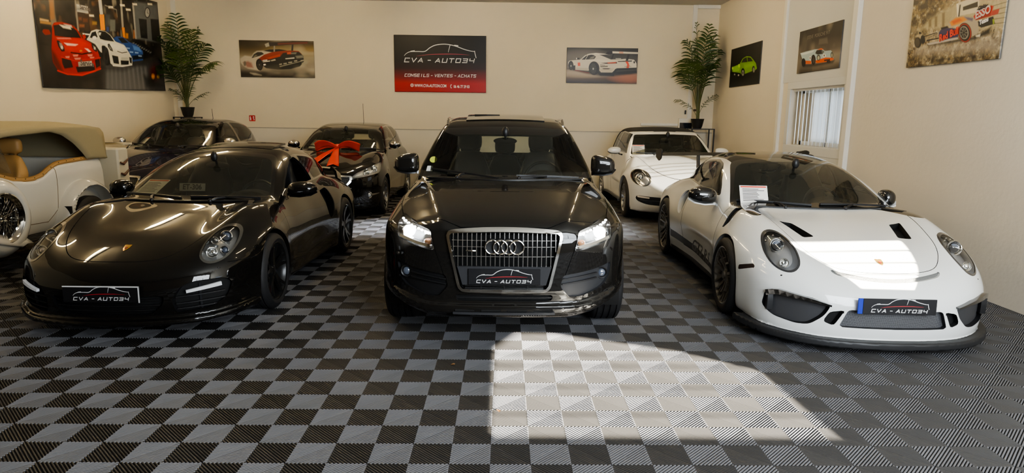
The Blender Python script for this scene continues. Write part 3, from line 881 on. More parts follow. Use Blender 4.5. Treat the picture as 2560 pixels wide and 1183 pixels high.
    # lamps
    for sd, key in ((1, 'hl_p'), (-1, 'hl_n')):
        it = []
        yl = float(ysurf(F, .66, .84)[0])
        it += projector((sd*.668, yl+.05, .832), .046, (0, -1, -.05), CHROME, XENON)
        mb = MB()
        for q in range(9):
            u = q/8; x = .735-.215*u; z = .916-.062*u; y = float(ysurf(F, x, z-.012)[0]); mb.add(*sphere((sd*x, y+.018, z-.016), (.010, .008, .0085), 10, 8))
        for q in range(3): x = .545-.018*q; y = float(ysurf(F, x, .835)[0]); mb.add(*sphere((sd*x, y+.02, .838), (.009, .008, .010), 10, 8))
        it.append(('daylight_leds', np.concatenate(mb.V), mb.F, LED))
        mb = MB(); mb.add(*strip([(sd*.735, float(ysurf(F, .735, .80)[0])+.03, .80), (sd*.60, float(ysurf(F, .60, .765)[0])+.03, .765), (sd*.51, float(ysurf(F, .51, .75)[0])+.03, .75)], .02, .03, (0, 1, 0)))
        it.append(('lamp_fin', np.concatenate(mb.V), mb.F, CHROME))
        mb = MB(); mb.add(*sphere((sd*.535, float(ysurf(F, .535, .77)[0])+.05, .775), (.028, .02, .022)))
        it.append(('indicator_bulb', np.concatenate(mb.V), mb.F, mat('amber', (.75, .32, .12), .15, coat=1)))
        lamp_unit(sh, root, key, 0, .07, (0, 1, 0), it, mat('suv_lamp_bowl', (.55, .55, .55), .22, .9), scale=.96)
        l = bpy.data.lights.new('headlight_beam', 'SPOT'); l.energy = 6; l.spot_size = 1.6; l.color = (.93, .98, 1); l.shadow_soft_size = .04
        lo = bpy.data.objects.new('headlight_beam', l); COL.objects.link(lo); lo.location = (sd*.668+.008, 5.25+yl-.05, .832); lo.rotation_euler = (PI/2-.12, 0, 0)
        fg = sh.inset('fog_insert', 'fog_'+('p' if sd > 0 else 'n'), .02, GREYP if sd > 0 else DARK, root, off=-.001)  # same plastic on both sides; the sunlit one is coloured lighter
        mb = MB()
        for z0, z1 in ((.56, .528), (.525, .495)):
            x = np.linspace(.65, .40, 8); z = np.linspace(z0, z1, 8); y = ysurf(F, x, z); mb.add(*strip(np.stack([sd*x, y+.008, z], 1), .010, .02, (0, 1, 0)))
        mb.build('fog_fins', DARK, fg)
        yf = float(ysurf(F, .692, .55)[0]); it = projector((sd*.692, yf+.012, .552), .036, (.18*sd, -1, 0), DARK, PROJ_LENS)
        for nm, V, Fc, m in it: mesh('fog_lamp' if nm == 'lamp_ring' else nm, V, Fc, m, fg, True, angle=40)
        # lower grey skid edge
    x = np.linspace(-.35, .35, 12); mb = MB(); mb.add(*strip(np.stack([x, ysurf(F, x, x*0+.318)-.002, x*0+.298], 1), .03, .016, (0, 0, 1)))
    mb.build('skid_plate', GREYP, root)
    mb = MB()
    for q in (-.27, -.09, .09, .27): y = float(ysurf(F, q, .318)[0]); mb.box((q-.07, y-.004, .308), (q+.07, y+.02, .322), 0, None, .004)
    mb.build('skid_slots', VOID, root)
    # wheels
    grey = mat('suv_rim_grey', (.25, .25, .26), .3, .8)
    for y in (0, 2.807):
        for sd in (1, -1): wheel(root, (sd*.808, y, .365), .365, .245, .245, sd, grey, 'five', 5)
    # mirrors, wipers, roof
    for sd in (1, -1):
        side_mirror(root, sd, (sd*.888, .70, 1.205), (.108, .085, .088), blk, BLACKGLOSS, (-.085, .03, -.075), mat('mirror_black_trim', (.01, .01, .011), .3), rake=-.03, pw=4.)
    yy = lambda x, z: float(ysurf(F, x, z, -.2, 2.4)[0])
    wp = lambda x, z, o=.012: (x, yy(x, z)-o, z+.004)
    wiper(root, [wp(-.66, 1.155), wp(-.06, 1.105), wp(-.42, 1.10)]); wiper(root, [wp(.10, 1.12), wp(.66, 1.10, .02), wp(.12, 1.105)])
    cl = [(-.66, .56), (0, .47), (.66, .56)]
    mb = MB(); x = np.linspace(-.68, .68, 16); y = ysurf(F, x, x*0+1.105, -.2, 2.2); mb.add(*strip(np.stack([x, y-.045, x*0+1.098], 1), .10, .012)); mb.build('cowl', DARK, root)
    zr = lambda x, y: zsurf(F, x, y)
    sun = []
    xs_ = np.linspace(-.40, .40, 12); ys_ = np.linspace(1.55, 2.3, 8); X, Y = np.meshgrid(xs_, ys_); Z = zr(X.ravel(), Y.ravel())+.010+.018*np.clip((Y.ravel()-1.7)/.4, 0, 1)
    V = np.stack([X.ravel(), Y.ravel(), Z], 1); n = len(V); V = np.concatenate([V, V-A(0, 0, .03)]); Fc = [[j*12+i, j*12+i+1, j*12+13+i, j*12+12+i] for j in range(7) for i in range(11)]
    bd = [i for i in range(12)]+[12*j+11 for j in range(1, 8)]+[84+i for i in range(10, -1, -1)]+[12*j for j in range(6, 0, -1)]
    Fc += [[bd[(k+1) % len(bd)], bd[k], bd[k]+n, bd[(k+1) % len(bd)]+n] for k in range(len(bd))]
    mesh('sunroof', V, Fc, mat('sunroof_glass', (.004, .004, .004), .08, coat=1), root, angle=40)
    mesh('sunroof_deflector', *box((-.33, 1.88, 1.632), (-.06, 1.91, 1.656), .004), DARK, root)
    for sd in (1, -1):
        y = np.linspace(1.45, 3.15, 24); x = .60-.02*np.abs(np.linspace(-1, 1, 24))**2; z = zsurf(F, x, y); u = np.linspace(0, 1, 24); lift = .042*np.sin(.5*PI*np.clip(np.minimum(u, 1-u)/.14, 0, 1))
        mb = MB(); mb.tube(np.stack([sd*x, y, z+lift-.008], 1), .014, 0, 10); mb.build('roof_rail', CHROME, root)
    # cabin
    sl = mat('suv_leather', (.05, .053, .060), .33, bump=.1, nscale=90)
    seat(root, (-.38, 1.2, .52), sl, .98); seat(root, (.38, 1.2, .52), sl, .98)
    for x in (-.42, 0, .42): seat(root, (x, 2.15, .48), s=.92)
    dash(root, .68, .72, 1.15, .80, 1.06, pod=.38); steering(root, (.38, 1.25, 1.02)); rear_mirror(root, (.0, 1.20, 1.40))
    # stickers on the screen
    def stick(name, x, z, m, outline):
        y = yy(x, z); dz = .02; y2 = yy(x, z+dz); sl = (y2-y)/dz
        V = [(x+p[0], y+p[1]*sl-.004, z+p[1]) for p in outline]; mesh(name, V, [list(range(len(V)))], m, root, False)
    stick('round_sticker', -.665, 1.235, mat('sticker_yellow', (.62, .72, .10), .5), ell(0, 0, .034, .026, 0, 24))
    stick('square_sticker', -.690, 1.160, mat('sticker_white', (.75, .80, .82), .5), [(-.027, -.02), (.027, -.02), (.03, .022), (-.022, .022)])
    return root
# ------------------------------------------------------------------ the two rear-engined coupes
CREST = mat('crest_gold', (.62, .38, .10), .25, .8)
def crest(root, F, x, z, s=.045):
    o = [(-.9, 1.1), (-.45, 1.2), (0, 1.1), (.45, 1.2), (.9, 1.1), (.85, .1), (.5, -.7), (0, -1.2), (-.5, -.7), (-.85, .1)]
    V = []
    for dx, dz in o: px, pz = x+dx*s*.62, z+dz*s*.30; V.append((px, float(ysurf(F, px, pz)[0])-.004, pz))
    V.append((x, float(ysurf(F, x, z)[0])-.008, z)); n = len(o)
    b = mesh('crest_badge', V, [[i, (i+1) % n, n] for i in range(n)], CREST, root, False)
    V2 = [tuple(np.array(V[n])*.62+np.array(V[i])*.38-A(0, .003, 0)) for i in range(n)]
    mesh('crest_shield', V2, [list(range(n))], mat('crest_red', (.25, .04, .02), .4), b, False)
def build_coupe(kind, loc, rz):
    rs = kind == 'rs'
    root = thing('sports_car', 'white sports coupe with black roof and tall rear wing, parked beside the right wall' if rs else
                 'black low sports coupe with round oval headlights, first in the left of the front row', 'car', loc, rz)
    pm = paint('coupe_white_paint', (.74, .75, .73), .3) if rs else paint('coupe_black_paint', (.0075, .0068, .006), .3)
    s = P_()
    s.kt = .17; s.kf = .22; s.kr = .25
    if rs:
        s.top = S1([(-1.0, .50), (-.9, .55), (-.8, .60), (-.65, .655), (-.45, .715), (-.2, .77), (0, .805), (.3, .85), (.5, .885), (.9, .90), (2, .93), (2.5, .93), (2.9, .88), (3.2, .82), (3.5, .7)], .03)
        s.w = S1([(-1.0, .90), (-.5, .905), (0, .915), (.35, .895), (.7, .865), (1.2, .865), (1.7, .90), (2.1, .935), (2.456, .945), (2.9, .93), (3.3, .88), (3.6, .8)], .05)
        s.nose = S1([(.02, -.98), (.1, -1.01), (.2, -1.03), (.32, -1.035), (.42, -1.02), (.5, -.975), (.55, -.925), (.60, -.85), (.7, -.60), (.8, -.2)], .018)
        s.pf = S1([(0, 0), (.2, .012), (.4, .05), (.55, .11), (.68, .20), (.78, .30), (.85, .41), (.90, .54), (.95, .75)], .02)
    else:
        s.top = S1([(-.95, .52), (-.86, .565), (-.75, .615), (-.6, .67), (-.4, .73), (-.2, .775), (0, .81), (.3, .855), (.5, .885), (.9, .90), (2, .92), (2.4, .91), (2.8, .86), (3.1, .81), (3.4, .7)], .03)
        s.w = S1([(-.95, .87), (-.5, .885), (0, .90), (.35, .885), (.7, .86), (1.2, .86), (1.6, .885), (2.0, .92), (2.35, .93), (2.8, .91), (3.2, .86), (3.5, .76)], .05)
        s.nose = S1([(.05, -.86), (.12, -.90), (.2, -.935), (.3, -.955), (.4, -.955), (.48, -.935), (.54, -.89), (.60, -.80), (.7, -.55), (.8, -.15)], .018)
        s.pf = S1([(0, 0), (.2, .015), (.4, .06), (.55, .12), (.68, .21), (.78, .31), (.85, .42), (.90, .55), (.95, .75)], .02)
    s.nosex = lambda ax, z: -bell((ax-.67)/.21)*np.interp(z, [.48, .56, .64, .72, .8, .9], [0, .012, .07, .16, .27, .42])
    s.crown = S1([(-1, .02), (0, .05), (.6, .05), (2, .05), (3.5, .12)])
    wbs = 2.456 if rs else 2.35
    s.ridges = [(S1([(-1.0, 0), (-.8, .03), (-.6, .065), (-.4, .085), (-.2, .09), (0, .085), (.25, .065), (.5, .03), (.75, 0), (4, 0)], .05), S1([(-1, .60), (-.6, .655), (-.2, .69), (.2, .71), (.6, .73), (4, .73)]), .17),
                (S1([(-1, 0), (1.3, 0), (1.8, .02), (2.2, .045), (2.6, .03), (3.1, .0), (4, 0)], .06), S1([(0, .72), (4, .72)]), .2)]
    s.sec = S1([(.05, -.10), (.12, -.055), (.2, -.022), (.32, 0), (.48, .004), (.58, -.004), (.66, -.022), (.74, -.055), (.82, -.10), (.9, -.16), (1.0, -.26)], .02)
    zw0, zw1 = (.325, .345) if rs else (.322, .332)
    s.flares = [(0, zw0, .36, .016, .09), (wbs, zw1, .375, .012, .12)]
    def sidex(y, z):   # waist between the wheels, sill step
        return -.018*bell((z-.36)/.10)*bell((y-1.15)/.55)+.03*bell((z-.14)/.05)*bell((y-1.2)/.8)
    s.sidex = sidex
    s.tail = S1([(.1, 3.25), (.3, 3.45), (.5, 3.52), (.7, 3.48), (.85, 3.35), (1, 3.1)]); s.pr = S1([(0, 0), (.5, .05), (.7, .14), (.85, .32), (.95, .6)])
    s.bot = S1([(-1.1, .09 if rs else .125), (-.5, .11), (0, .12), (3, .14), (3.5, .25)])
    s.roof = S1([(.2, .775), (.42, .885), (.7, 1.02), (1.0, 1.15), (1.2, 1.215), (1.38, 1.255), (1.6, 1.285), (1.85, 1.295), (2.1, 1.28), (2.4, 1.225), (2.7, 1.135), (3.0, 1.01), (3.25, .89), (3.5, .75)], .04)
    s.cw = .20; s.cr = .25; s.rcrown = .105
    s.ghw = S1([(.2, .77), (.6, .80), (1.0, .795), (1.6, .77), (2.1, .73), (2.5, .66), (2.9, .56), (3.3, .45)], .05) if rs else S1([(.2, .70), (.6, .735), (1.0, .755), (1.6, .755), (2.1, .73), (2.5, .66), (2.9, .56), (3.3, .45)], .05)
    s.tum = S1([(.8, -.01), (.9, .012), (1.0, .055), (1.1, .12), (1.18, .19), (1.25, .27), (1.32, .38)], .02) if rs else S1([(.8, -.01), (.9, .012), (1.0, .05), (1.1, .105), (1.18, .17), (1.25, .25), (1.32, .36)], .02)
    s.kgh = .14; s.kj = .07; s.gy = (.15, 3.3)
    bladez, bladew = (.085, .028) if rs else (.150, .020)
    def extra(ax, y, z, f):
        yb = s.nose(z*0+.25)-(.045 if rs else .03)+s.pf(np.clip(ax-.02, 0, 2))-y
        b = smax(smax(np.abs(z-bladez-.06*np.clip((ax-.55)/.4, 0, 1)**2*(1 if not rs else .3))-bladew, yb, .02), smax(y+.42, ax-(.955 if rs else .92), .04), .02)
        return smin(f, b, .05 if not rs else .02)
    s.extra = extra
    W = [(0, zw0), (wbs, zw1)]; AR = [.355, .372]
    sh = car_shell(s, root, (-1.08, -1.16, .03), (1.08, 3.72, 1.42), .0175, pm, W, AR)
    F = s.F
    arch_lips(F, root, W, AR, .15, pm)
    wsf = lambda P: (P[:, 1] < 1.75) & (P[:, 2] > .8)
    kx = 1.045 if rs else 1.0
    sh.region('frit', 'f', A(kx, 1)*rpoly([(-.70, .845), (-.4, .865, .3), (0, .872, .3), (.4, .865, .3), (.70, .845), (.565, 1.13, .12), (.48, 1.222, .1), (0, 1.258, .5), (-.48, 1.222, .1), (-.565, 1.13, .12)], .03), wsf)
    sh.region('ws', 'f', A(kx, 1)*rpoly([(-.655, .89), (-.4, .90, .3), (0, .903, .3), (.4, .90, .3), (.655, .89), (.535, 1.12, .12), (.455, 1.195, .1), (0, 1.228, .5), (-.455, 1.195, .1), (-.535, 1.12, .12)], .05), wsf)
    side = lambda P: (np.abs(P[:, 0]) > .42) & (P[:, 2] > .88)
    sh.region('swf', 's', rpoly([(.78, .915), (.92, 1.0), (1.17, 1.115), (1.42, 1.185), (1.68, 1.212), (2.05, 1.185), (2.40, 1.095), (2.62, .985), (2.45, .945), (1.6, .925)], .05), side, (1, -1))
    sh.region('sw', 's', rpoly([(.83, .93), (.96, 1.005), (1.19, 1.102), (1.42, 1.168), (1.60, 1.19), (1.68, .94)], .03), side, (1, -1))
    sh.region('sq', 's', rpoly([(1.755, .945), (1.68, 1.195), (2.03, 1.17), (2.36, 1.085), (2.54, .99), (2.4, .96)], .05), side, (1, -1))
    sh.region('rw', 'f', rpoly([(-.50, .99), (.50, .99), (.44, 1.19), (-.44, 1.19)], .06), lambda P: P[:, 1] > 2.25)
    if rs: sh.region('roofp', 't', rpoly([(-.52, 1.22), (0, 1.10), (.52, 1.22), (.50, 2.2), (0, 2.3), (-.5, 2.2)], .06), lambda P: P[:, 2] > 1.1, only=['body'])
    fr = lambda P: P[:, 1] < .0
    lx = .665
    lamp = ell(lx, .655, .104, .116, -.10, 48, 2.1) if not rs else ell(lx, .655, .104, .122, .22, 48, 2.1)
    sh.region('lring', 'f', lamp, fr, (1, -1))
    lampi = ell(lx, .655, .090, .102, -.10, 48, 2.1) if not rs else ell(lx, .655, .092, .110, .22, 48, 2.1)
    sh.region('lamp', 'f', lampi, fr, (1, -1))
    if not rs:
        sh.region('duct', 'f', rpoly([(.44, .315), (.50, .405), (.58, .435), (.74, .435), (.785, .40), (.755, .29), (.67, .225), (.46, .205)], .035), fr, (1, -1))
        sh.region('mid', 'f', rpoly([(-.40, .345), (.40, .345), (.385, .275), (.30, .205), (-.30, .205), (-.385, .275)], .03), fr)
        sh.seam('f', ell(.815, .315, .034, .034, 0, 20).tolist(), .002, fr, only=['body'], closed=True)
    else:
        sh.region('duct', 'f', rpoly([(.815, .27), (.80, .385), (.76, .412), (.55, .392), (.43, .355), (.47, .27), (.55, .195), (.63, .185), (.76, .212)], .03), fr, (1, -1))
        sh.region('mid', 'f', rpoly([(-.375, .200), (-.325, .330), (.325, .330), (.375, .200)], .025), fr)
        sh.region('slot', 'f', rpoly([(.475, .230), (.440, .305), (.345, .325), (.405, .205)], .02), fr, (1, -1))
        sh.region('lipgap', 'f', rpoly([(p[0], p[1]-.018, p[2]) for p in [(-.40, .588, .03), (-.2, .556, .3), (0, .546, .3), (.2, .556, .3), (.40, .588, .03), (.36, .558, .03), (.2, .533, .3), (0, .522, .3), (-.2, .533, .3), (-.36, .558, .03)]], .02), fr)
        sh.region('split', 'f', [(-1.1, -.05), (1.1, -.05), (1.1, .17), (.80, .125), (.5, .115), (-.5, .115), (-.80, .125), (-1.1, .17)], lambda P: P[:, 1] < -.25)
        sh.region('sill', 's', [(.34, .0), (2.10, .0), (2.08, .20), (.36, .19)], lambda P: np.abs(P[:, 0]) > .6, (1, -1))
        sh.region('vent', 't', rpoly([(.495, -.03), (.40, -.045), (.325, -.34), (.42, -.365)], .02), lambda P: P[:, 2] > .6, (1, -1))
        sh.region('louver', 't', rpoly([(.70, .26), (.845, .17), (.89, .26), (.735, .37)], .015), lambda P: P[:, 2] > .7, (1, -1))
        sh.region('stripe', 's', [(.40, .235), (2.06, .30), (2.06, .38), (.40, .285)], lambda P: np.abs(P[:, 0]) > .6, (1, -1), only=['body'])
        sh.region('flarelamp', 's', rpoly([(-.36, .50), (-.52, .545), (-.55, .52), (-.36, .46)], .01), lambda P: np.abs(P[:, 0]) > .5, (1, -1), only=['body'])
    hoodl = [(0, -.845), (.2, -.83), (.36, -.775), (.455, -.66), (.52, -.5), (.565, -.25), (.60, 0), (.64, .3), (.67, .56)] if rs else \
            [(0, -.80), (.2, -.785), (.33, -.74), (.43, -.64), (.51, -.48), (.575, -.25), (.62, 0), (.66, .3), (.69, .56)]
    hoodl = curveline(hoodl, 0, 4)[0][:33].tolist()
    sh.seam('t', hoodl, .0022 if rs else .0032, lambda P: (P[:, 2] > .5) & (P[:, 1] < .7), only=['body'])
    sh.seam('s', [(.52, .90), (.47, .75), (.46, .45), (.50, .26)], .003, lambda P: np.abs(P[:, 0]) > .5, only=['body'])
    sh.seam('s', [(1.68, .93), (1.74, .75), (1.72, .5), (1.62, .28), (.50, .25)], .003, lambda P: np.abs(P[:, 0]) > .5, only=['body'])
    if not rs: sh.seam('s', [(-.62, .535), (-.36, .53)], .0025, lambda P: np.abs(P[:, 0]) > .5, only=['body'])
    if rs: duct = rpoly([(1.80, .86), (1.97, .84), (1.99, .75), (1.90, .60), (1.80, .58), (1.76, .68)], .05)
    else: duct = rpoly([(1.70, .81), (1.93, .83), (1.95, .68), (1.86, .52), (1.76, .50), (1.71, .58)], .05)
    sh.region('intake', 's', duct, lambda P: np.abs(P[:, 0]) > .55, (1, -1))
    if not rs: sh.seam('s', duct.tolist(), .003, lambda P: np.abs(P[:, 0]) > .55, only=['body'], closed=True)
    # parts
    sh.part('body', 'body', pm, root)
    sh.inset('shut_line', 'seam', .010, VOID, root)
    sh.part('windscreen_border', 'frit', BLACKGLOSS, root); sh.part('windscreen', 'ws', WSG, root)
    for sd in 'pn':
        sh.part('window_trim', 'swf_'+sd, BLACKGLOSS, root)
        if rs or sd == 'n': sh.part('side_window', 'sw_'+sd, SIDEG, root)
        sh.part('quarter_window', 'sq_'+sd, SIDEG, root)
        sh.inset('side_intake', 'intake_'+sd, .10, VOID, root, dirn=(-1 if sd == 'p' else 1, .4, 0), wallm=pm)
    sh.part('rear_window', 'rw', SIDEG, root)
    if rs: sh.part('roof_panel', 'roofp', paint('carbon_roof', (.018, .017, .017), .2), root)
    lining(sh, root, ['body', 'roofp', 'swf_p', 'swf_n', 'frit'], .78, .45, 3.0)
    ringm = mat('lamp_ring_dark', (.03, .03, .032), .15, coat=1) if rs else mat('lamp_ring_grey', (.14, .135, .12), .12, .6, coat=1)
    at = lambda sd, x, z, d: (sd*x, float(ysurf(F, x, z)[0])+d, z)
    for sd, k in ((1, 'p'), (-1, 'n')):
        y0 = float(ysurf(F, .665, .69)[0]); y1 = float(ysurf(F, .665, .59)[0])
        if rs: it = projector(at(sd, .668, .690, .035), .048, (.05*sd, -1, .28)); it += projector(at(sd, .668, .585, .035), .030, (.05*sd, -1, .3), CHROME, BULBREFL)
        else: it = projector(at(sd, .672, .695, .035), .040, (.05*sd, -1, .3)); it += projector(at(sd, .632, .605, .035), .036, (.05*sd, -1, .35), BULBREFL, BULBREFL); it += projector(at(sd, .700, .612, .04), .026, (.05*sd, -1, .35), CHROME, PROJ_LENS); it += projector(at(sd, .612, .675, .04), .024, (.0, -1, .3), BULBREFL, BULBREFL)
        mb = MB()
        for q in range(4): a = .6+q*.5; mb.add(*sphere((sd*(lx+.075*math.cos(a)), float(ysurf(F, lx+.075*math.cos(a), .655+.085*math.sin(a))[0])+.03, .655+.085*math.sin(a)), (.011, .008, .011), 10, 6))
        if rs: it.append(('position_leds', np.concatenate(mb.V), mb.F, CHROME))
        o = lamp_unit(sh, root, 'lamp_'+k, 0, .085, (0, 1, -.15), it, mat('coupe_lamp_bowl', (.62, .62, .63), .3, .4) if rs else mat('coupe_bowl', (.50, .50, .49), .22, .75), scale=.93)
        sh.part('lamp_surround', 'lring_'+k, ringm, o, off=.002)
        dm = sh.inset('bumper_intake', 'duct_'+k, .05, mat('intake_mesh', (.045, .045, .048), .55, noise=.0) if rs else VOID, root, dirn=(0, 1, 0), wallm=DARK)
        xs_ = np.linspace(.46, .76, 10)
        if not rs:
            z = np.linspace(.362, .392, 10); x = np.linspace(.53, .725, 10); y = ysurf(F, x, z)
            mb = MB(); mb.add(*strip(np.stack([sd*x, y+.004, z], 1), np.full(10, .02), np.linspace(.020, .028, 10), (0, 0, 1))); mb.build('day_lamp', mat('day_lamp_white', (.75, .76, .78), .25, emit=(.9, .95, 1), es=.05), dm)
            for z0 in (.325, .275, .235):
                x = np.linspace(.46, .735, 10); mb = MB(); mb.add(*strip(np.stack([sd*x, ysurf(F, x, x*0+z0)+.02, x*0+z0+.01*np.linspace(0, 1, 10)], 1), .02, .008, (0, 0, 1))); mb.build('intake_fin', DARK, dm)
            for x0 in (.60,): mb = MB(); z = np.linspace(.22, .41, 6); mb.add(*strip(np.stack([np.full(6, sd*x0), ysurf(F, np.full(6, x0), z)+.035, z], 1), .012, .012, (0, 1, 0))); mb.build('intake_post', GREYP, dm)
        else:
            x = np.linspace(.43, .79, 12); z = np.interp(x, [.43, .55, .74, .79], [.352, .378, .400, .375]); mb = MB(); mb.add(*strip(np.stack([sd*x, ysurf(F, x, z)-.004, z], 1), .05, np.linspace(.012, .042, 12), (0, 0, 1))); mb.build('intake_brow', BLACKGLOSS, dm)
            z = np.linspace(.25, .39, 6); mb = MB(); mb.add(*strip(np.stack([np.full(6, sd*.775), ysurf(F, np.full(6, .775), z)+.02, z], 1), .04, .06, (0, 1, 0))); mb.build('intake_cheek', DARK, dm)
            sh.inset('bumper_slot', 'slot_'+k, .05, VOID, root, dirn=(0, 1, 0)); sh.part('side_skirt', 'sill_'+k, mat('skirt_black', (.02, .02, .021), .45), root, off=.001)
            sh.inset('hood_duct', 'vent_'+k, .05, VOID, root, dirn=(0, .3, -1)); sh.inset('fender_louver', 'louver_'+k, .02, DARK, root); sh.part('side_stripe', 'stripe_'+k, mat('stripe_black', (.02, .02, .02), .4), root, off=.0005)
            sh.part('side_marker', 'flarelamp_'+k, mat('marker_smoke', (.05, .035, .03), .15, coat=1), root)
        y = float(ysurf(F, .70, .52)[0])
        mb = MB(); mb.add(*sphere((sd*.70, y+.004, .505), (.016, .012, .010), 10, 8)); mb.build('washer_jet', DARK if rs else pm, root)
    if rs:
        m = sh.inset('centre_intake', 'mid', .04, MESHM, root, dirn=(0, 1, 0), wallm=DARK)
        sh.part('front_splitter', 'split', mat('splitter_black', (.018, .018, .019), .5), root)
        sh.inset('hood_gap', 'lipgap', .02, mat('gap_mesh', (.28, .28, .27), .35, .6, bump=.8, nscale=260), root, dirn=(0, 1, .0), wallm=pm)
        yp = float(ysurf(F, 0, .33)[0]); dealer_plate(root, (.0, yp-.016, .372), (-.05, 0, 0), .50, .11, 'blue')
        crest(root, F, .0, .617)
    else:
        m = sh.inset('centre_intake', 'mid', .05, VOID, root, dirn=(0, 1, 0), wallm=DARK)
        for z0 in (.315, .275, .24):
            x = np.linspace(-.36, .36, 12)*(1 if z0 > .27 else .9); mb = MB(); mb.add(*strip(np.stack([x, ysurf(F, x, x*0+z0)+.02, x*0+z0], 1), .02, .007, (0, 0, 1))); mb.build('intake_fin', DARK, m)
        yp = float(ysurf(F, 0, .36)[0]); dealer_plate(root, (.0, yp-.016, .372), (-.02, 0, 0), .535, .118, 'white')
        crest(root, F, .015, .64)
    # wheels
    if rs:
        rm = mat('rs_rim_bronze', (.26, .24, .21), .42, .7); gl = mat('rs_rim_edge', (.55, .54, .52), .2, 1)
        wheels = [(0, .325, .265, .245, .80), (2.456, .345, .325, .262, .79)]
        st, n, cal = 'rs', 10, (mat('caliper_yellow', (.02, .02, .02), .4), 0)
    else:
        rm = mat('turbo_rim_black', (.010, .010, .010), .3); gl = mat('rim_edge_dark', (.06, .06, .06), .2, .8)
        wheels = [(0, .322, .235, .245, .79), (2.35, .332, .305, .247, .785)]
        st, n, cal = 'turbo', 5, (RED, 0)
    for y, R, Wd, rr, xc in wheels:
        for sd in (1, -1): wheel(root, (sd*xc, y, R), R, Wd, rr, sd, rm, st, n, cal, .185, gl)
    mm = pm
    for sd in (1, -1):
        if rs: side_mirror(root, sd, (sd*(.925 if sd < 0 else .80), .80, .915), (.135 if sd < 0 else .075, .10, .085), mat('mirror_black_gloss', (.008, .008, .008), .08, coat=1), pm, (-.15, .02, -.085), pm, rake=.05)
        else: side_mirror(root, sd, (sd*(.905 if sd > 0 else .80), .78, .935), (.140 if sd > 0 else .10, .10, .072), pm, pm, (-.14, .02, -.05), pm, rake=.02)
    yy = lambda x, z: float(ysurf(F, x, z, -.2, 2.0)[0])
    wp = lambda x, z, o=.012: (x, yy(x, z)-o, z+.006)
    wiper(root, [wp(-.66, .895), wp(-.06, .885), wp(-.30, .865)]); wiper(root, [wp(.02, .892), wp(.62, .88), wp(.22, .865)])
    x = np.linspace(-.66, .66, 16); mb = MB(); mb.add(*strip(np.stack([x, ysurf(F, x, x*0+.872, -.2, 2)-.02, x*0+.868], 1), .06, .010)); mb.build('cowl', DARK, root)
    # cabin
    for sd in (1, -1): seat(root, (sd*.35, 1.12, .36), s=.98, sport=1.)
    dash(root, .64, .62, 1.0, .6, .84, pod=.35); steering(root, (.35, 1.12, .80), .18); rear_mirror(root, (0, 1.05, 1.13))
    if rs:
        mb = MB(); bar = [(-.52, 1.98, .5), (-.50, 1.95, 1.0), (-.38, 1.9, 1.16), (0, 1.88, 1.2), (.38, 1.9, 1.16), (.50, 1.95, 1.0), (.52, 1.98, .5)]
        mb.tube(bar, .022, 0, 10); mb.tube([(-.48, 1.95, .62), (.46, 1.93, 1.08)], .02); mb.tube([(.48, 1.95, .62), (-.46, 1.93, 1.08)], .02)
        mb.build('roll_cage', mat('cage_grey', (.35, .36, .36), .35, .6), root)
        wing = MB(); y = np.linspace(-1, 1, 11); prof = [(-.16, .004), (-.10, .022), (0, .028), (.10, .020), (.17, .012), (.17, .004), (.1, -.002), (0, -.006), (-.1, -.008)]
        V = []; Fc = []; m_ = len(prof)
        for i, u in enumerate(y):
            for a, b in prof: V.append((u*.915, 3.12+a, 1.185+b-.012*u*u))
        for i in range(10):
            for k in range(m_): Fc.append([i*m_+k, i*m_+(k+1) % m_, (i+1)*m_+(k+1) % m_, (i+1)*m_+k])
        wingm = mat('wing_black', (.014, .0135, .013), .55)
        w = mesh('rear_wing', V, Fc, wingm, root, True, angle=40)
        for sd in (1, -1):
            o = rpoly([(-.20, .06), (-.10, .075), (.10, .05), (.20, .045), (.19, -.05), (-.02, -.09), (-.16, -.05)], .03); n_ = len(o)
            V = [(sd*.912, 3.12+p[0], 1.185+p[1]) for p in o]+[(sd*.926, 3.12+p[0], 1.185+p[1]) for p in o]
            mesh('wing_end_plate', V, [list(range(n_)), list(range(n_, 2*n_))[::-1]]+[[k, (k+1) % n_, n_+(k+1) % n_, n_+k] for k in range(n_)], wingm, w, False)
            mb = MB(); mb.add(*strip([(sd*.42, 3.02, .84), (sd*.42, 3.06, 1.0), (sd*.42, 3.10, 1.20)], [.018]*3, [.22, .12, .10], (0, 1, 0))); mb.build('wing_upright', mat('upright_grey', (.04, .04, .04), .4, .3), w)
        for sd in (1, -1):
            t = text('GT3 RS', .165, mat('script_grey', (.10, .10, .10), .35), 'door_lettering', root, (sd*1.2, 1.02, .37), (PI/2, 0, PI/2*sd), sx=1.35, shear=.35, bold=.004)
            # lay the letters on the door skin
            for v in t.data.vertices:
                yl, zl = 1.02+sd*v.co.x*1.35, .325+v.co.y+.045*(1.0-(1.02+sd*v.co.x*1.35))*-.6
                v.co = (sd*(float(xsurf(F, yl, zl)[0])+.0015), yl, zl)
            t.location = (0, 0, 0); t.rotation_euler = (0, 0, 0); t.scale = (1, 1, 1)
    else:
        for nm, z0, z1, y0 in (('rear_spoiler', .90, .965, 3.12),):
            wing = MB(); x = np.linspace(-.62, .62, 15); V = np.stack([x, 3.10+.10*(x/.62)**2*-1, .965-.02*(x/.62)**2], 1); wing.add(*strip(V, .17, .028, (0, 0, 1)))
            for sd in (1, -1): wing.add(*strip([(sd*.62, 3.0, .955), (sd*.68, 2.98, .90), (sd*.70, 2.95, .82)], [.17, .16, .15], .03, (1, 0, .3)))
            wing.build('rear_spoiler', pm, root)
        X, Y = np.meshgrid(np.linspace(-.36, .36, 10), np.linspace(1.55, 2.0, 7)); Z = zsurf(F, X.ravel(), Y.ravel())+.004+.035*np.clip((Y.ravel()-1.55)/.45, 0, 1)
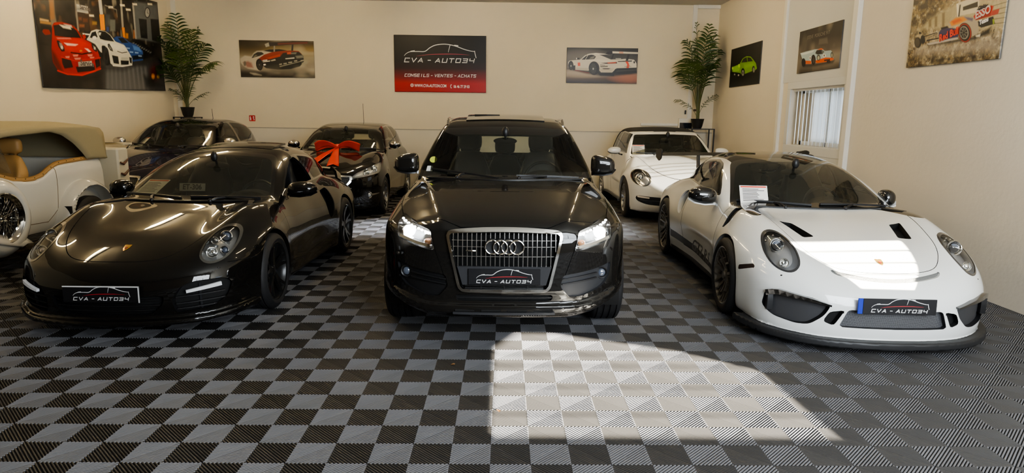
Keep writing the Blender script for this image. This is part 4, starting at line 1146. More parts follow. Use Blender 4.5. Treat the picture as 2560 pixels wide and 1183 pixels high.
        V = np.stack([X.ravel(), Y.ravel(), Z], 1); n = len(V); V = np.concatenate([V, V-A(0, 0, .02)])
        Fc = [[j*10+i, j*10+i+1, j*10+11+i, j*10+10+i] for j in range(6) for i in range(9)]
        bd = list(range(10))+[10*j+9 for j in range(1, 7)]+[60+i for i in range(8, -1, -1)]+[10*j for j in range(5, 0, -1)]
        Fc += [[bd[(k+1) % len(bd)], bd[k], bd[k]+n, bd[(k+1) % len(bd)]+n] for k in range(len(bd))]
        mesh('sunroof', V, Fc, pm, root, angle=40)
    s.sh = sh; root_info[kind] = s
    return root
root_info = {}
def meshmat(name, a, b, sc_):
    m, nt, bs = nodes(name)
    tc = nt.nodes.new('ShaderNodeTexCoord'); ck = nt.nodes.new('ShaderNodeTexChecker'); ck.inputs['Scale'].default_value = sc_
    mp = nt.nodes.new('ShaderNodeMapping'); mp.inputs['Rotation'].default_value = (0, PI/4, 0)
    ck.inputs[1].default_value = lin(a); ck.inputs[2].default_value = lin(b)
    nt.links.new(tc.outputs['Object'], mp.inputs[0]); nt.links.new(mp.outputs[0], ck.inputs[0]); nt.links.new(ck.outputs[0], bs.inputs['Base Color']); bs.inputs['Roughness'].default_value = .5
    return m
MESHM = meshmat('grille_mesh', (.16, .16, .17), (.012, .012, .014), 220)
# ------------------------------------------------------------------ the back row: two dark hatchbacks and a white soft-top
def build_hatch(kind, loc, rz, zs=1.0):
    al = kind == 'alfa'
    root = thing('hatchback_car', 'dark blue hatchback with silver mirrors, behind the cream roadster near the left corner' if al else
                 'black hatchback with a red gift bow on its hood, behind the black coupe', 'car', loc, rz)
    root.scale = (1, 1, zs)
    pm = paint('hatch_navy_paint', (.011, .010, .024), .3) if al else paint('hatch_black_paint', (.008, .0072, .0065), .3)
    s = P_(); s.kt = .13; s.kf = .14; s.kr = .15
    if al:
        s.top = S1([(-.95, .66), (-.85, .74), (-.7, .80), (-.45, .87), (-.1, .94), (.25, .99), (.55, 1.02), (1, 1.03), (2.5, 1.05), (3.0, 1.03), (3.3, .98), (3.5, .9)], .03)
        s.w = S1([(-.95, .86), (-.5, .885), (0, .90), (.6, .885), (1.6, .885), (2.3, .90), (2.65, .905), (3.1, .87), (3.45, .78)], .05)
        s.nose = S1([(.1, -.80), (.2, -.88), (.35, -.91), (.5, -.91), (.62, -.89), (.7, -.85), (.78, -.75), (.85, -.5)], .02)
        wb, R = 2.634, .32
        s.roof = S1([(.2, .84), (.45, 1.0), (.8, 1.205), (1.1, 1.36), (1.3, 1.415), (1.6, 1.455), (2.0, 1.462), (2.5, 1.425), (2.9, 1.35), (3.15, 1.24), (3.35, 1.08), (3.5, .9)], .035); gy = (.15, 3.38)
        s.tail = S1([(.2, 3.28), (.4, 3.42), (.7, 3.46), (.95, 3.42), (1.1, 3.3)])
    else:
        s.top = S1([(-.86, .70), (-.78, .77), (-.6, .845), (-.35, .915), (-.05, .97), (.25, 1.005), (.5, 1.025), (1, 1.03), (2.3, 1.04), (2.8, 1.03), (3.1, .98), (3.3, .85)], .03)
        s.w = S1([(-.9, .82), (-.5, .845), (0, .87), (.6, .85), (1.5, .85), (2.2, .87), (2.54, .875), (2.9, .84), (3.2, .76)], .05)
        s.nose = S1([(.1, -.72), (.2, -.80), (.35, -.835), (.5, -.835), (.62, -.82), (.72, -.785), (.80, -.70), (.88, -.45)], .02)
        wb, R = 2.538, .315
        s.roof = S1([(.2, .83), (.42, .99), (.75, 1.19), (1.05, 1.34), (1.22, 1.395), (1.5, 1.44), (1.9, 1.455), (2.3, 1.44), (2.7, 1.385), (2.95, 1.29), (3.1, 1.12), (3.25, .9)], .035); gy = (.15, 3.12)
        s.tail = S1([(.2, 3.0), (.4, 3.12), (.7, 3.15), (.95, 3.10), (1.1, 3.0)])
    s.crown = S1([(-1, .03), (0, .055), (.6, .06), (3.5, .07)])
    s.ridges = [(S1([(-1, 0), (-.6, .03), (-.2, .045), (.2, .035), (.6, .0), (4, 0)], .05), S1([(-1, .55), (0, .66), (4, .7)]), .14)]
    s.sec = S1([(.08, -.10), (.18, -.05), (.3, -.015), (.45, 0), (.6, .004), (.72, -.005), (.82, -.025), (.92, -.06), (1.02, -.11), (1.1, -.16)], .02)
    if al: s.sec = S1([(.08, -.10), (.18, -.05), (.3, -.015), (.45, 0), (.6, .006), (.75, .004), (.88, -.012), (.98, -.045), (1.06, -.10), (1.12, -.16)], .02)
    if not al: s.ridges.append((S1([(-1, -.0), (-.4, -.02), (.1, -.02), (.5, 0), (4, 0)], .05), S1([(-1, .35), (0, .42), (4, .42)]), .1))
    s.flares = [(0, R, R+.035, .018, .09), (wb, R, R+.035, .018, .09)]
    s.pf = S1([(0, 0), (.2, .012), (.4, .05), (.55, .11), (.68, .21), (.78, .33), (.84, .46), (.9, .72)], .02)
    s.pr = S1([(0, 0), (.5, .04), (.7, .12), (.82, .28), (.9, .5)])
    s.bot = S1([(-1, .16), (0, .17), (3, .2), (3.4, .3)])
    s.cw = .22; s.cr = .12; s.rcrown = .07
    s.ghw = S1([(.2, .74), (.6, .77), (1.2, .775), (2.2, .77), (2.8, .72), (3.3, .6)])
    s.tum = S1([(.9, -.01), (1.0, .01), (1.15, .065), (1.3, .135), (1.4, .20), (1.5, .30)], .02)
    s.kgh = .12; s.kj = .05; s.gy = gy
    W = [(0, R), (wb, R)]; AR = [R+.035]*2
    sh = car_shell(s, root, (-1.0, -1.03, .07), (1.0, 3.62, 1.58), .024, pm, W, AR); F = s.F
    arch_lips(F, root, W, AR, .18, pm)
    wsf = lambda P: (P[:, 1] < 1.6) & (P[:, 2] > .92)
    zt = 1.415 if al else 1.40
    sh.region('frit', 'f', rpoly([(-.735, .985), (0, 1.01, .4), (.735, .985), (.575, zt-.03, .06), (0, zt+.02, .5), (-.575, zt-.03, .06)], .03), wsf)
    sh.region('ws', 'f', rpoly([(-.695, 1.03), (0, 1.035, .4), (.695, 1.03), (.535, zt-.065, .06), (0, zt-.03, .5), (-.535, zt-.065, .06)], .04), wsf)
    side = lambda P: (np.abs(P[:, 0]) > .4) & (P[:, 2] > 1.0)
    if al: wins = (('sw', [(.72, 1.055), (1.10, 1.30), (1.40, 1.385), (1.70, 1.40), (1.78, 1.07)]), ('sw2', [(1.86, 1.075), (1.80, 1.40), (2.3, 1.385), (2.68, 1.32), (2.86, 1.20), (2.62, 1.11)]))
    else: wins = (('sw', [(.70, 1.05), (1.05, 1.28), (1.35, 1.365), (1.75, 1.39), (1.84, 1.06)]), ('sw2', [(1.93, 1.065), (1.86, 1.39), (2.25, 1.375), (2.55, 1.31), (2.72, 1.18), (2.5, 1.09)]))
    sh.region('swf', 's', rpoly([(.62, 1.035), (1.02, 1.30), (1.38, 1.40), (1.85, 1.42), (2.3, 1.405), (2.70, 1.34), (2.93, 1.19), (2.62, 1.08), (1.8, 1.045)] if al else [(.6, 1.03), (1.0, 1.29), (1.35, 1.385), (1.85, 1.41), (2.28, 1.395), (2.6, 1.33), (2.79, 1.17), (2.5, 1.07), (1.8, 1.04)], .04), side, (1, -1))
    for nm, pl in wins: sh.region(nm, 's', rpoly(pl, .03), side, (1, -1))
    sh.region('rw', 'f', rpoly([(-.56, 1.09), (.56, 1.09), (.48, 1.33), (-.48, 1.33)], .05), lambda P: P[:, 1] > 2.6)
    fr = lambda P: P[:, 1] < .0
    if al:
        sh.region('hl', 'f', rpoly([(.54, .66), (.60, .755), (.78, .82), (.835, .78), (.82, .68), (.68, .62)], .04), fr, (1, -1))
        sh.region('grf', 'f', rpoly([(-.20, .665), (0, .68, .2), (.20, .665), (.035, .30), (-.035, .30)], .03), fr)
        sh.region('gr', 'f', rpoly([(-.172, .645), (0, .658, .2), (.172, .645), (.02, .325), (-.02, .325)], .03), fr)
        sh.region('low', 'f', rpoly([(.12, .42), (.55, .44), (.66, .36), (.60, .26), (.10, .25)], .03), fr, (1, -1))
    else:
        sh.region('hl', 'f', rpoly([(.445, .640, .02), (.52, .715, .05), (.70, .80, .05), (.815, .865, .02), (.845, .775, .05), (.825, .70, .03), (.64, .655, .1)], .02), fr, (1, -1))
        sh.region('grf', 'f', rpoly([(-.475, .675, .03), (0, .70, .2), (.475, .675, .03), (.465, .585, .05), (.30, .455, .04), (-.30, .455, .04), (-.465, .585, .05)], .03), fr)
        sh.region('gr', 'f', rpoly([(-.440, .655, .02), (0, .675, .2), (.440, .655, .02), (.43, .59, .04), (.285, .482, .03), (-.285, .482, .03), (-.43, .59, .04)], .02), fr)
        sh.region('low', 'f', rpoly([(-.56, .31), (-.3, .345), (.3, .345), (.56, .31), (.52, .255), (-.52, .255)], .03), fr)
    sh.seam('t', [(0, -.70), (.3, -.68), (.5, -.55), (.66, -.25), (.70, .1), (.72, .6)], .0035, lambda P: (P[:, 2] > .7) & (P[:, 1] < .8), only=['body'])
    for dl in ([(.55, 1.02), (.50, .7), (.55, .3)], [(1.82, 1.04), (1.84, .7), (1.70, .3)]): sh.seam('s', dl, .0035, lambda P: np.abs(P[:, 0]) > .5, only=['body'])
    sh.part('body', 'body', pm, root); sh.inset('shut_line', 'seam', .01, VOID, root)
    sh.part('windscreen_border', 'frit', BLACKGLOSS, root); sh.part('windscreen', 'ws', WSG, root)
    for sd in 'pn':
        sh.part('window_trim', 'swf_'+sd, BLACKGLOSS, root); sh.part('side_window', 'sw_'+sd, SIDEG, root); sh.part('side_window', 'sw2_'+sd, SIDEG, root)
    sh.part('rear_window', 'rw', CLEARG, root)
    lining(sh, root, ['body', 'swf_p', 'swf_n', 'frit'], .9, .5, gy[1])
    g = sh.inset('grille', 'gr', .03, meshmat('hatch_mesh', (.10, .10, .10), (.01, .01, .01), 60) if 'hatch_mesh' not in MATS else MATS['hatch_mesh'], root, dirn=(0, 1, 0), wallm=DARK)
    sh.inset('grille_surround', 'grf', -.012, CHROME, root, off=-.002)
    for sd, k in ((1, 'p'), (-1, 'n')):
        if al:
            y0 = float(ysurf(F, .72, .72)[0]); it = projector((sd*.74, y0+.03, .73), .05, (.2*sd, -1, .1), CHROME, BULBREFL)+projector((sd*.63, float(ysurf(F, .63, .69)[0])+.03, .69), .035, (.2*sd, -1, .1), CHROME, BULBREFL)
        else:
            y0 = float(ysurf(F, .745, .765)[0]); it = projector((sd*.755, y0+.03, .765), .045, (.3*sd, -1, .1), CHROME, BULBREFL)+projector((sd*.66, float(ysurf(F, .66, .72)[0])+.03, .72), .04, (.2*sd, -1, .1), CHROME, BULBREFL)
            mb = MB(); mb.add(*strip([(sd*.47, float(ysurf(F, .47, .66)[0])+.02, .66), (sd*.60, float(ysurf(F, .6, .67)[0])+.02, .672), (sd*.81, float(ysurf(F, .81, .72)[0])+.02, .725)], .012, .018, (0, 1, 0))); it.append(('lamp_fin', np.concatenate(mb.V), mb.F, mat('fin_white', (.8, .8, .8), .3)))
        lamp_unit(sh, root, 'hl_'+k, 0, .07, (0, 1, -.1), it, mat('hatch_bowl', (.88, .87, .83), .3, .3), scale=.93)
        if not al:
            y = float(ysurf(F, .70, .375)[0]); o = None
            for nm, V, Fc, m in projector((sd*.70, y+.0, .375), .042, (.25*sd, -1, 0), CHROME, BULBREFL): o = mesh('fog_lamp' if o is None else nm, V, Fc, m, root if o is None else o, True, angle=40)
            x = np.linspace(.74, .82, 6); mb = MB(); mb.add(*strip(np.stack([sd*x, ysurf(F, x, x*0+.385)-.003, .380+.01*np.linspace(0, 1, 6)], 1), np.full(6, .012), np.linspace(.03, .012, 6), (0, 0, 1))); mb.build('fog_trim', CHROME, root)
    if al:
        for k in 'pn': sh.inset('bumper_intake', 'low_'+k, .03, VOID, root, dirn=(0, 1, 0))
    else:
        sh.inset('bumper_intake', 'low', .03, MATS['hatch_mesh'], root, dirn=(0, 1, 0))
        x = np.linspace(-.62, .62, 14); mb = MB(); mb.add(*strip(np.stack([x, ysurf(F, x, x*0+.24)-.012, x*0+.235], 1), .03, .012, (0, 0, 1))); mb.build('bumper_lip', BLACKGLOSS, root)
        y = float(ysurf(F, 0, .76)[0]); mb = MB(); mb.add(*sphere((0, y, .745), (.04, .008, .045), 14, 8)); mb.build('nose_badge', CHROME, root)
    rm = mat('alloy_silver', (.55, .55, .56), .25, .9) if al else mat('two_tone_rim', (.30, .30, .31), .25, .85)
    for y in (0, wb):
        for sd in (1, -1): wheel(root, (sd*(.77 if al else .755), y, R), R, .21, .225, sd, rm, 'y' if not al else 'five', 5, None, .14, CHROME if not al else None)
    ml = mat('mirror_silver', (.62, .60, .56), .25, .9)
    for sd in (1, -1):
        side_mirror(root, sd, (sd*(.92 if al else .895), .80, 1.10 if al else 1.085), (.10, .07, .062), ml if al else CHROME if False else pm, pm, (-.10, .02, -.06), None if al else CHROME, rake=0)
        if not al:
            mb = MB(); mb.add(*sphere((0, -.008, .014), (.098, .068, .052), 20, 12)); mesh('mirror_cap', np.concatenate(mb.V), mb.F, CHROME, root, loc=(sd*.895, .80, 1.085))
    yy = lambda x, z: float(ysurf(F, x, z, -.2, 2.2)[0]); wp = lambda x, z, o=.012: (x, yy(x, z)-o, z+.004)
    wiper(root, [wp(-.62, 1.06), wp(-.05, 1.03), wp(-.3, 1.02)]); wiper(root, [wp(.02, 1.04), wp(.60, 1.03), wp(.2, 1.02)])
    for x in (-.36, .36): seat(root, (x, 1.12, .40), s=.97)
    for x in (-.34, .34): seat(root, (x, 1.95, .40), s=.93)
    dash(root, .66, .66, 1.05, .7, .97, pod=.36); steering(root, (.36, 1.15, .93), .18); rear_mirror(root, (0, 1.02, 1.26))
    ya = 2.55 if al else 2.45; za = float(zsurf(F, 0., ya)[0]); h = .22 if al else .38
    mb = MB(); mb.tube([(0, ya, za-.01), (0, ya+.01, za+.03), (.0, ya-.02, za+h)], [.008, .005, .0035]); mb.add(*sphere((0, ya, za), (.02, .03, .012), 10, 6)); mb.build('antenna', DARK, root)
    root_info[kind] = s
    return root

def build_softtop(loc, rz):
    root = thing('convertible_car', 'white rounded convertible with black cloth top raised, behind the white sports coupe', 'car', loc, rz)
    pm = paint('softtop_white_paint', (.74, .74, .71), .3)
    s = P_(); s.kt = .14; s.kf = .16; s.kr = .2
    # the arched hood sits between separate round fenders
    s.top = S1([(-.92, .50), (-.85, .58), (-.75, .68), (-.6, .78), (-.4, .87), (-.15, .94), (.1, .985), (.35, 1.01), (.6, 1.02), (2.4, 1.02), (2.7, .99), (3.0, .92), (3.3, .78), (3.5, .6)], .03)
    s.crown = S1([(-1, .10), (-.4, .18), (0, .16), (.5, .10), (2, .06), (3.4, .18)])
    s.ridges = [(S1([(-1, .0), (-.75, .03), (-.55, .10), (-.3, .17), (0, .185), (.3, .14), (.55, .07), (.8, .0), (4, 0)], .05), S1([(-1, .66), (-.4, .73), (0, .75), (.6, .78), (4, .78)]), .15),
                (S1([(-1, 0), (-.6, -.01), (-.2, -.035), (.2, -.03), (.6, 0), (4, 0)], .05), S1([(-1, .42), (-.4, .50), (.2, .58), (.6, .64), (4, .65)]), .05)]
    s.w = S1([(-.9, .87), (-.5, .895), (0, .905), (.5, .875), (.8, .85), (1.5, .85), (2.1, .885), (2.54, .905), (3.0, .87), (3.4, .75)], .05)
    s.sec = S1([(.08, -.12), (.18, -.05), (.3, -.012), (.45, 0), (.6, -.004), (.7, -.025), (.8, -.07), (.9, -.13), (1.0, -.2)], .025)
    wb, R = 2.537, .33
    s.flares = [(0, R, R+.04, .03, .10), (wb, R, R+.04, .03, .12)]
    s.sidex = lambda y, z: -.03*bell((y-1.2)/.55)*np.clip((z-.3)/.2, 0, 1)+.025*bell((z-.22)/.06)*bell((y-1.25)/.8)
    s.nose = S1([(.1, -.72), (.2, -.81), (.32, -.86), (.45, -.865), (.55, -.85), (.65, -.80), (.75, -.70), (.85, -.48), (.95, -.1)], .02)
    s.pf = S1([(0, 0), (.2, .012), (.4, .045), (.55, .10), (.68, .18), (.78, .29), (.85, .42), (.92, .7)], .02)
    s.tail = S1([(.2, 3.2), (.4, 3.36), (.6, 3.40), (.8, 3.32), (1, 3.0)]); s.pr = S1([(0, 0), (.5, .06), (.7, .16), (.85, .36), (.92, .6)])
    s.bot = S1([(-1, .17), (0, .17), (3, .2), (3.4, .3)])
    s.roof = S1([(.2, .80), (.40, .96), (.7, 1.18), (.95, 1.345), (1.05, 1.40), (1.25, 1.445), (1.6, 1.475), (2.0, 1.465), (2.3, 1.41), (2.6, 1.28), (2.8, 1.13), (2.95, .95)], .03)
    s.cw = .13; s.cr = .12; s.rcrown = .075
    s.ghw = S1([(.2, .76), (.6, .775), (1.2, .775), (2.0, .765), (2.5, .71), (2.9, .62)]); s.tum = S1([(.9, -.01), (1.02, .01), (1.15, .055), (1.3, .11), (1.42, .18), (1.5, .28)], .02)
    s.kgh = .10; s.kj = .025; s.gy = (.15, 2.9)
    W = [(0, R), (wb, R)]; AR = [R+.04]*2
    sh = car_shell(s, root, (-1.02, -1.0, .07), (1.02, 3.55, 1.58), .024, pm, W, AR); F = s.F
    arch_lips(F, root, W, AR, .18, pm)
    top = lambda P: P[:, 2] > .98
    sh.region('cloth', 's', rpoly([(1.02, 1.415), (1.30, 1.385), (1.72, 1.40), (2.1, 1.37), (2.32, 1.22), (2.44, 1.03), (3.0, 1.0), (3.0, 1.6), (1.0, 1.6)], .02), lambda P: top(P) & (P[:, 1] > .9), (1, -1))
    sh.region('clothmid', 't', [(-.2, 1.07), (.2, 1.07), (.2, 3.0), (-.2, 3.0)], lambda P: P[:, 2] > 1.02, only=['body'])
    wsf = lambda P: (P[:, 1] < 1.06) & (P[:, 2] > .9)
    sh.region('ws', 'f', rpoly([(-.70, 1.015), (0, 1.03, .4), (.70, 1.015), (.565, 1.345, .04), (0, 1.365, .5), (-.565, 1.345, .04)], .03), lambda P: (P[:, 1] < 1.25) & (P[:, 2] > .95), only=['body'])
    side = lambda P: (np.abs(P[:, 0]) > .4) & (P[:, 2] > 1.0)
    sh.region('swf', 's', rpoly([(.66, 1.03), (.98, 1.30), (1.06, 1.36), (1.32, 1.385), (1.72, 1.40), (2.1, 1.37), (2.30, 1.24), (2.42, 1.045)], .03), side, (1, -1), only=['body'])
    sh.region('sw', 's', rpoly([(.72, 1.05), (1.03, 1.315), (1.1, 1.345), (1.32, 1.365), (1.70, 1.38), (1.74, 1.05)], .03), side, (1, -1))
    sh.region('sw2', 's', rpoly([(1.79, 1.055), (1.77, 1.38), (2.06, 1.355), (2.27, 1.22), (2.38, 1.06)], .03), side, (1, -1))
    sh.region('rw', 'f', rpoly([(-.46, 1.12), (.46, 1.12), (.42, 1.33), (-.42, 1.33)], .05), lambda P: P[:, 1] > 2.2)
    fr = lambda P: P[:, 1] < .1
    lamp = ell(.715, .705, .132, .122, .25, 48, 2.1); lampi = ell(.715, .705, .122, .112, .25, 48, 2.1)
    sh.region('lring', 'f', lamp, fr, (1, -1)); sh.region('lamp', 'f', lampi, fr, (1, -1))
    sh.region('bump', 'f', rpoly([(-.80, .435, .05), (0, .405, .3), (.80, .435, .05), (.80, .355, .06), (.66, .30, .1), (0, .275, .3), (-.66, .30, .1), (-.80, .355, .06)], .04), fr)
    hood = curveline([(0, -.715), (.2, -.69), (.36, -.60), (.46, -.45), (.53, -.2), (.60, .1), (.67, .4), (.70, .55)], 0, 4)[0][:29].tolist()
    sh.seam('t', hood, .005, lambda P: (P[:, 2] > .55) & (P[:, 1] < .62), only=['body'])
    sh.seam('s', [(.50, .98), (.48, .7), (.52, .28)], .004, lambda P: np.abs(P[:, 0]) > .5, only=['body'])
    sh.seam('s', [(1.74, 1.0), (1.78, .7), (1.62, .28)], .004, lambda P: np.abs(P[:, 0]) > .5, only=['body'])
    sh.part('body', 'body', pm, root); sh.inset('shut_line', 'seam', .01, VOID, root)
    cl = mat('black_canvas', (.014, .014, .015), .9, bump=.2, nscale=180)
    sh.part('cloth_top', ['cloth_p', 'cloth_n', 'clothmid'], cl, root, off=.006)
    sh.part('windscreen', 'ws', WSG, root)
    for sd in 'pn':
        sh.part('window_trim', 'swf_'+sd, BLACKGLOSS, root); sh.part('side_window', 'sw_'+sd, SIDEG, root); sh.part('side_window', 'sw2_'+sd, SIDEG, root)
    sh.part('rear_window', 'rw', CLEARG, root)
    lining(sh, root, ['body', 'swf_p', 'swf_n', 'cloth_p', 'cloth_n', 'clothmid'], .93, .6, 2.85)
    b = sh.inset('bumper_intake', 'bump', .02, DARK, root, dirn=(0, 1, 0))
    x = np.linspace(-.74, .74, 16); mb = MB(); mb.add(*strip(np.stack([x, ysurf(F, x, x*0+.35)-.001, .352+.02*np.abs(x)], 1), .02, .012, (0, 0, 1))); mb.build('intake_bar', GREYP, b)
    for sd, k in ((1, 'p'), (-1, 'n')):
        x = np.linspace(.62, .775, 6); mb = MB(); mb.add(*strip(np.stack([sd*x, ysurf(F, x, x*0+.41)+.0, .408+.01*np.linspace(0, 1, 6)], 1), .02, .024, (0, 0, 1))); mb.build('turn_signal', mat('signal_clear', (.75, .70, .62), .15, coat=1), b)
        y0 = float(ysurf(F, .715, .72)[0]); it = projector((sd*.72, y0+.045, .71), .062, (.25*sd, -1, .25), CHROME, BULBREFL)+projector((sd*.665, y0+.05, .65), .025, (.2*sd, -1, .3), CHROME, mat('amber', (.75, .32, .12), .15, coat=1))
        o = lamp_unit(sh, root, 'lamp_'+k, 0, .07, (0, 1, -.2), it, mat('softtop_bowl', (.7, .7, .7), .16, .9), scale=.93)
        sh.part('lamp_surround', 'lring_'+k, mat('lamp_ring_chrome', (.35, .34, .31), .1, .9), o, off=.006)
    for sd in (1, -1):
        yb = np.linspace(.42, 2.12, 12); mb = MB(); mb.add(*strip(np.stack([sd*(xsurf(F, yb, yb*0+.25)+.01), yb, yb*0+.235], 1), .05, .035, (0, 0, 1))); mb.build('running_board', GREYP, root)
    rm = mat('alloy_silver', (.55, .55, .56), .25, .9)
    for y in (0, wb):
        for sd in (1, -1): wheel(root, (sd*.79, y, R), R, .225, .225, sd, rm, 'multi', 5, None, .14, CHROME)
    for sd in (1, -1): side_mirror(root, sd, (sd*.955, .75, 1.075), (.115, .07, .062), pm, BLACKGLOSS, (-.14, .02, -.075), BLACKGLOSS, rake=-.05)
    yy = lambda x, z: float(ysurf(F, x, z, -.2, 2.2)[0]); wp = lambda x, z, o=.010: (x, yy(x, z)-o, z+.004)
    wiper(root, [wp(-.60, 1.04), wp(-.05, 1.03), wp(-.3, 1.02)]); wiper(root, [wp(.02, 1.035), wp(.60, 1.03), wp(.2, 1.02)])
    for x in (-.36, .36): seat(root, (x, 1.05, .36), s=.97)
    for x in (-.32, .32): seat(root, (x, 1.75, .34), s=.84)
    dash(root, .66, .60, .95, .7, .965, pod=.36); steering(root, (.36, 1.10, .93), .18); rear_mirror(root, (0, .90, 1.27))
    root_info['softtop'] = s
    return root
# ------------------------------------------------------------------ the cream roadster at the left edge
def build_roadster(loc):
    root = thing('vintage_roadster', 'cream vintage roadster with beige canvas top and wire spare wheel, at the left edge', 'car', loc)
    pm = paint('cream_paint', (.72, .70, .63), .3)
    tan = mat('tan_leather', (.40, .235, .085), .5, bump=.1, nscale=60)
    canvas = mat('beige_canvas', (.36, .31, .19), .9, bump=.15, nscale=200, noise=.2)
    wv = S1([(-2.4, .36), (-1.6, .44), (-.8, .55), (0, .61), (.8, .615), (1.4, .58)], .06)
    zt = S1([(-2.4, .90), (-1.5, .98), (-.8, 1.045), (-.58, 1.05), (-.42, .99), (-.22, .925), (0, .905), (.16, .925), (.32, 1.0), (.46, 1.045), (.7, 1.06), (1.4, 1.085)], .02)
    def F(x, y, z):
        ax = np.abs(x); w = wv(y)-.10*np.clip((.62-z)/.35, 0, 1)**2-.05*np.clip((z-.9)/.2, 0, 1)**2
        f = smax(ax-w, smax(z-zt(y), .30-z, .03), .05); f = smax(f, smax(y-1.30-.03*bell((z-.7)/.3), -2.3-y, .05), .12)
        inner = smax(smax(ax-w+.045, .5-z, .05), smax(y-1.21, -.60-y, .05), .05)
        return smax(f, -inner, .02)
    sh = Shell(F, (-.75, -2.45, .25), (.75, 1.5, 1.2), .03)
    sh.seam('s', [(-.50, 1.02), (-.46, .8), (-.38, .45), (.20, .43), (.34, .55), (.37, .8), (.37, 1.03)], .004, lambda P: np.abs(P[:, 0]) > .4, only=['body'])
    sh.part('body', 'body', pm, root); sh.inset('door_line', 'seam', .006, mat('line_brown', (.25, .18, .10), .6), root)
    o = MB(); o.box((-.52, -.58, .50), (.52, 1.2, .52)); o.build('cabin_floor', CABIN, root)
    # padded tan roll round the cut-out, with studs
    for sd in (1, -1):
        y = np.linspace(-.56, 1.17, 40); P = np.stack([sd*(wv(y)-.045), y, zt(y)+.012], 1); r = np.full(40, .026)
        mb = MB(); mb.tube(P, r, 0, 10); rl = mb.build('cockpit_roll', tan, root)
        mb = MB()
        for k in range(2, 38, 3): mb.add(*sphere(P[k]+A(sd*.022, 0, .008), .007, 8, 5))
        mb.build('upholstery_studs', mat('stud_brass', (.12, .09, .05), .35, .8), rl)
    # wings
    fend = []
    for sd in (1, -1):
        def G(x, y, z, sd=sd):
            x = x*sd; r = np.sqrt((y-.80)**2+(z-.37)**2)
            out = smax(r-.485+.10*np.clip((x-.62)/.16, 0, 1)**2, smax(x-.785, .40-x, .03), .06)
            hol = smax(r-.405, .47-x, .03)
            return smax(smax(out, -hol, .02), .31+.15*np.clip((y-1.1)/.2, 0, 1)-z, .02)
        lo, hi = ((.36, .25, .25), (.84, 1.36, .92)); L, Hh = (lo, hi) if sd > 0 else ((-.84, lo[1], lo[2]), (-.36, hi[1], hi[2]))
        blob('rear_wing_panel', G, L, Hh, .02, pm, root)
        y = np.linspace(-2.45, -.38, 30); z = np.interp(y, [-2.45, -2.2, -1.95, -1.7, -1.4, -1.1, -.8, -.55, -.38], [.42, .70, .83, .83, .72, .55, .42, .345, .32])
        V = []; Fc = []; ks = np.linspace(0, 1, 9)
        for i in range(30):
            for k in ks: V.append((sd*(.40+.40*k), y[i], z[i]+.05*math.sin(PI*k*.9)-.07*max(k-.75, 0)/.25*(1 if y[i] < -.5 else .6)))
        for i in range(29):
            for k in range(8): a = i*9+k; Fc.append([a, a+1, a+10, a+9] if sd < 0 else [a, a+9, a+10, a+1])
        fo = mesh('front_wing_panel', V, Fc, pm, root); so = fo.modifiers.new('t', 'SOLIDIFY'); so.thickness = .02
        mb = MB(); mb.box((sd*.46, -.45, .30), (sd*.76, .36, .325), 0, None, .008)
        for q in range(5): mb.box((sd*(.50+q*.055), -.42, .325), (sd*(.525+q*.055), .34, .331))
        mb.build('running_board', DARK, root)
        mb = MB(); mb.box((sd*.50, .37, .30), (sd*.74, .385, .58)); mb.build('mud_flap', DARK, root)
        for yw in (.80, -1.75): wheel(root, (sd*.63, yw, .325), .325, .17, .20, sd, CHROME, 'multi', 6)
    # spare wheel in its painted ring on the flank
    for sd in (1,):
        c = A(sd*.70, -.66, .60)
        V, Fc = lathe([(-.09, .235), (-.095, .29), (-.07, .36), (-.02, .392), (.03, .382), (.075, .345), (.097, .295), (.088, .25), (.05, .235)], 56, 'x', True)
        sp = mesh('spare_wheel_cover', np.array(V)*A(sd, 1, 1)+c, Fc, pm, root)
        mb = MB(); mb.add(*lathe([(.085, .232), (.092, .240), (.088, .250), (.06, .225), (.05, .208), (.02, .20), (.0, .195)], 56, 'x'), 0, T_(c))
        mb.build('wire_wheel_rim', CHROME, sp)
        mb = MB()
        for k in range(44):
            a = 2*PI*k/44; b = a+(.35 if k % 2 else -.35); q = k % 4 < 2
            mb.tube([c+A(.075 if q else .02, .035*math.cos(b), .035*math.sin(b)), c+A(.045 if q else .03, .215*math.cos(a), .215*math.sin(a))], .0032, 0, 5)
        mb.add(*lathe([(.10, .001), (.10, .022), (.07, .036), (.0, .04)], 24, 'x'), 0, T_(c)); mb.build('wire_spokes', CHROME, sp)
        mb = MB(); mb.add(*lathe([(-.02, .001), (-.02, .20)], 40, 'x'), 0, T_(c)); mb.build('wheel_back', VOID, sp)
    # windscreen, side screen, seats
    fm = MB(); fp = [(-.52, -.60, 1.04), (-.50, -.50, 1.41), (.50, -.50, 1.41), (.52, -.60, 1.04)]; fm.tube(fp, .013); fm.tube([fp[0], fp[3]], .012); fr = fm.build('windscreen_frame', CHROME, root)
    mesh('windscreen', fp, [[0, 3, 2, 1]], CLEARG, root, False)
    for sd in (1, -1):
        w = mesh('wind_wing', [(sd*.555, -.57, 1.05), (sd*.585, -.25, 1.0), (sd*.575, -.34, 1.25), (sd*.545, -.40, 1.38), (sd*.54, -.50, 1.39)], [[0, 1, 2, 3, 4]], glass('wing_glass', (.75, .76, .72), 1., haze=.05), root, False)
        mb = MB()
        for z in (1.14, 1.30): mb.add(*sphere((sd*.55, -.52, z), (.022, .028, .022), 12, 8))
        mb.build('wing_clamp', CHROME, w)
        seat(root, (sd*.28, -.42, .46), tan, .92)
        mb = MB()
        for q in range(-3, 4): mb.add(*strip([(sd*.28+q*.045, -.02, .62), (sd*.28+q*.043, .04, .80), (sd*.28+q*.04, .13, .98)], .026, .02, (0, 1, .3)))
        mb.build('seat_pleats', tan, root)
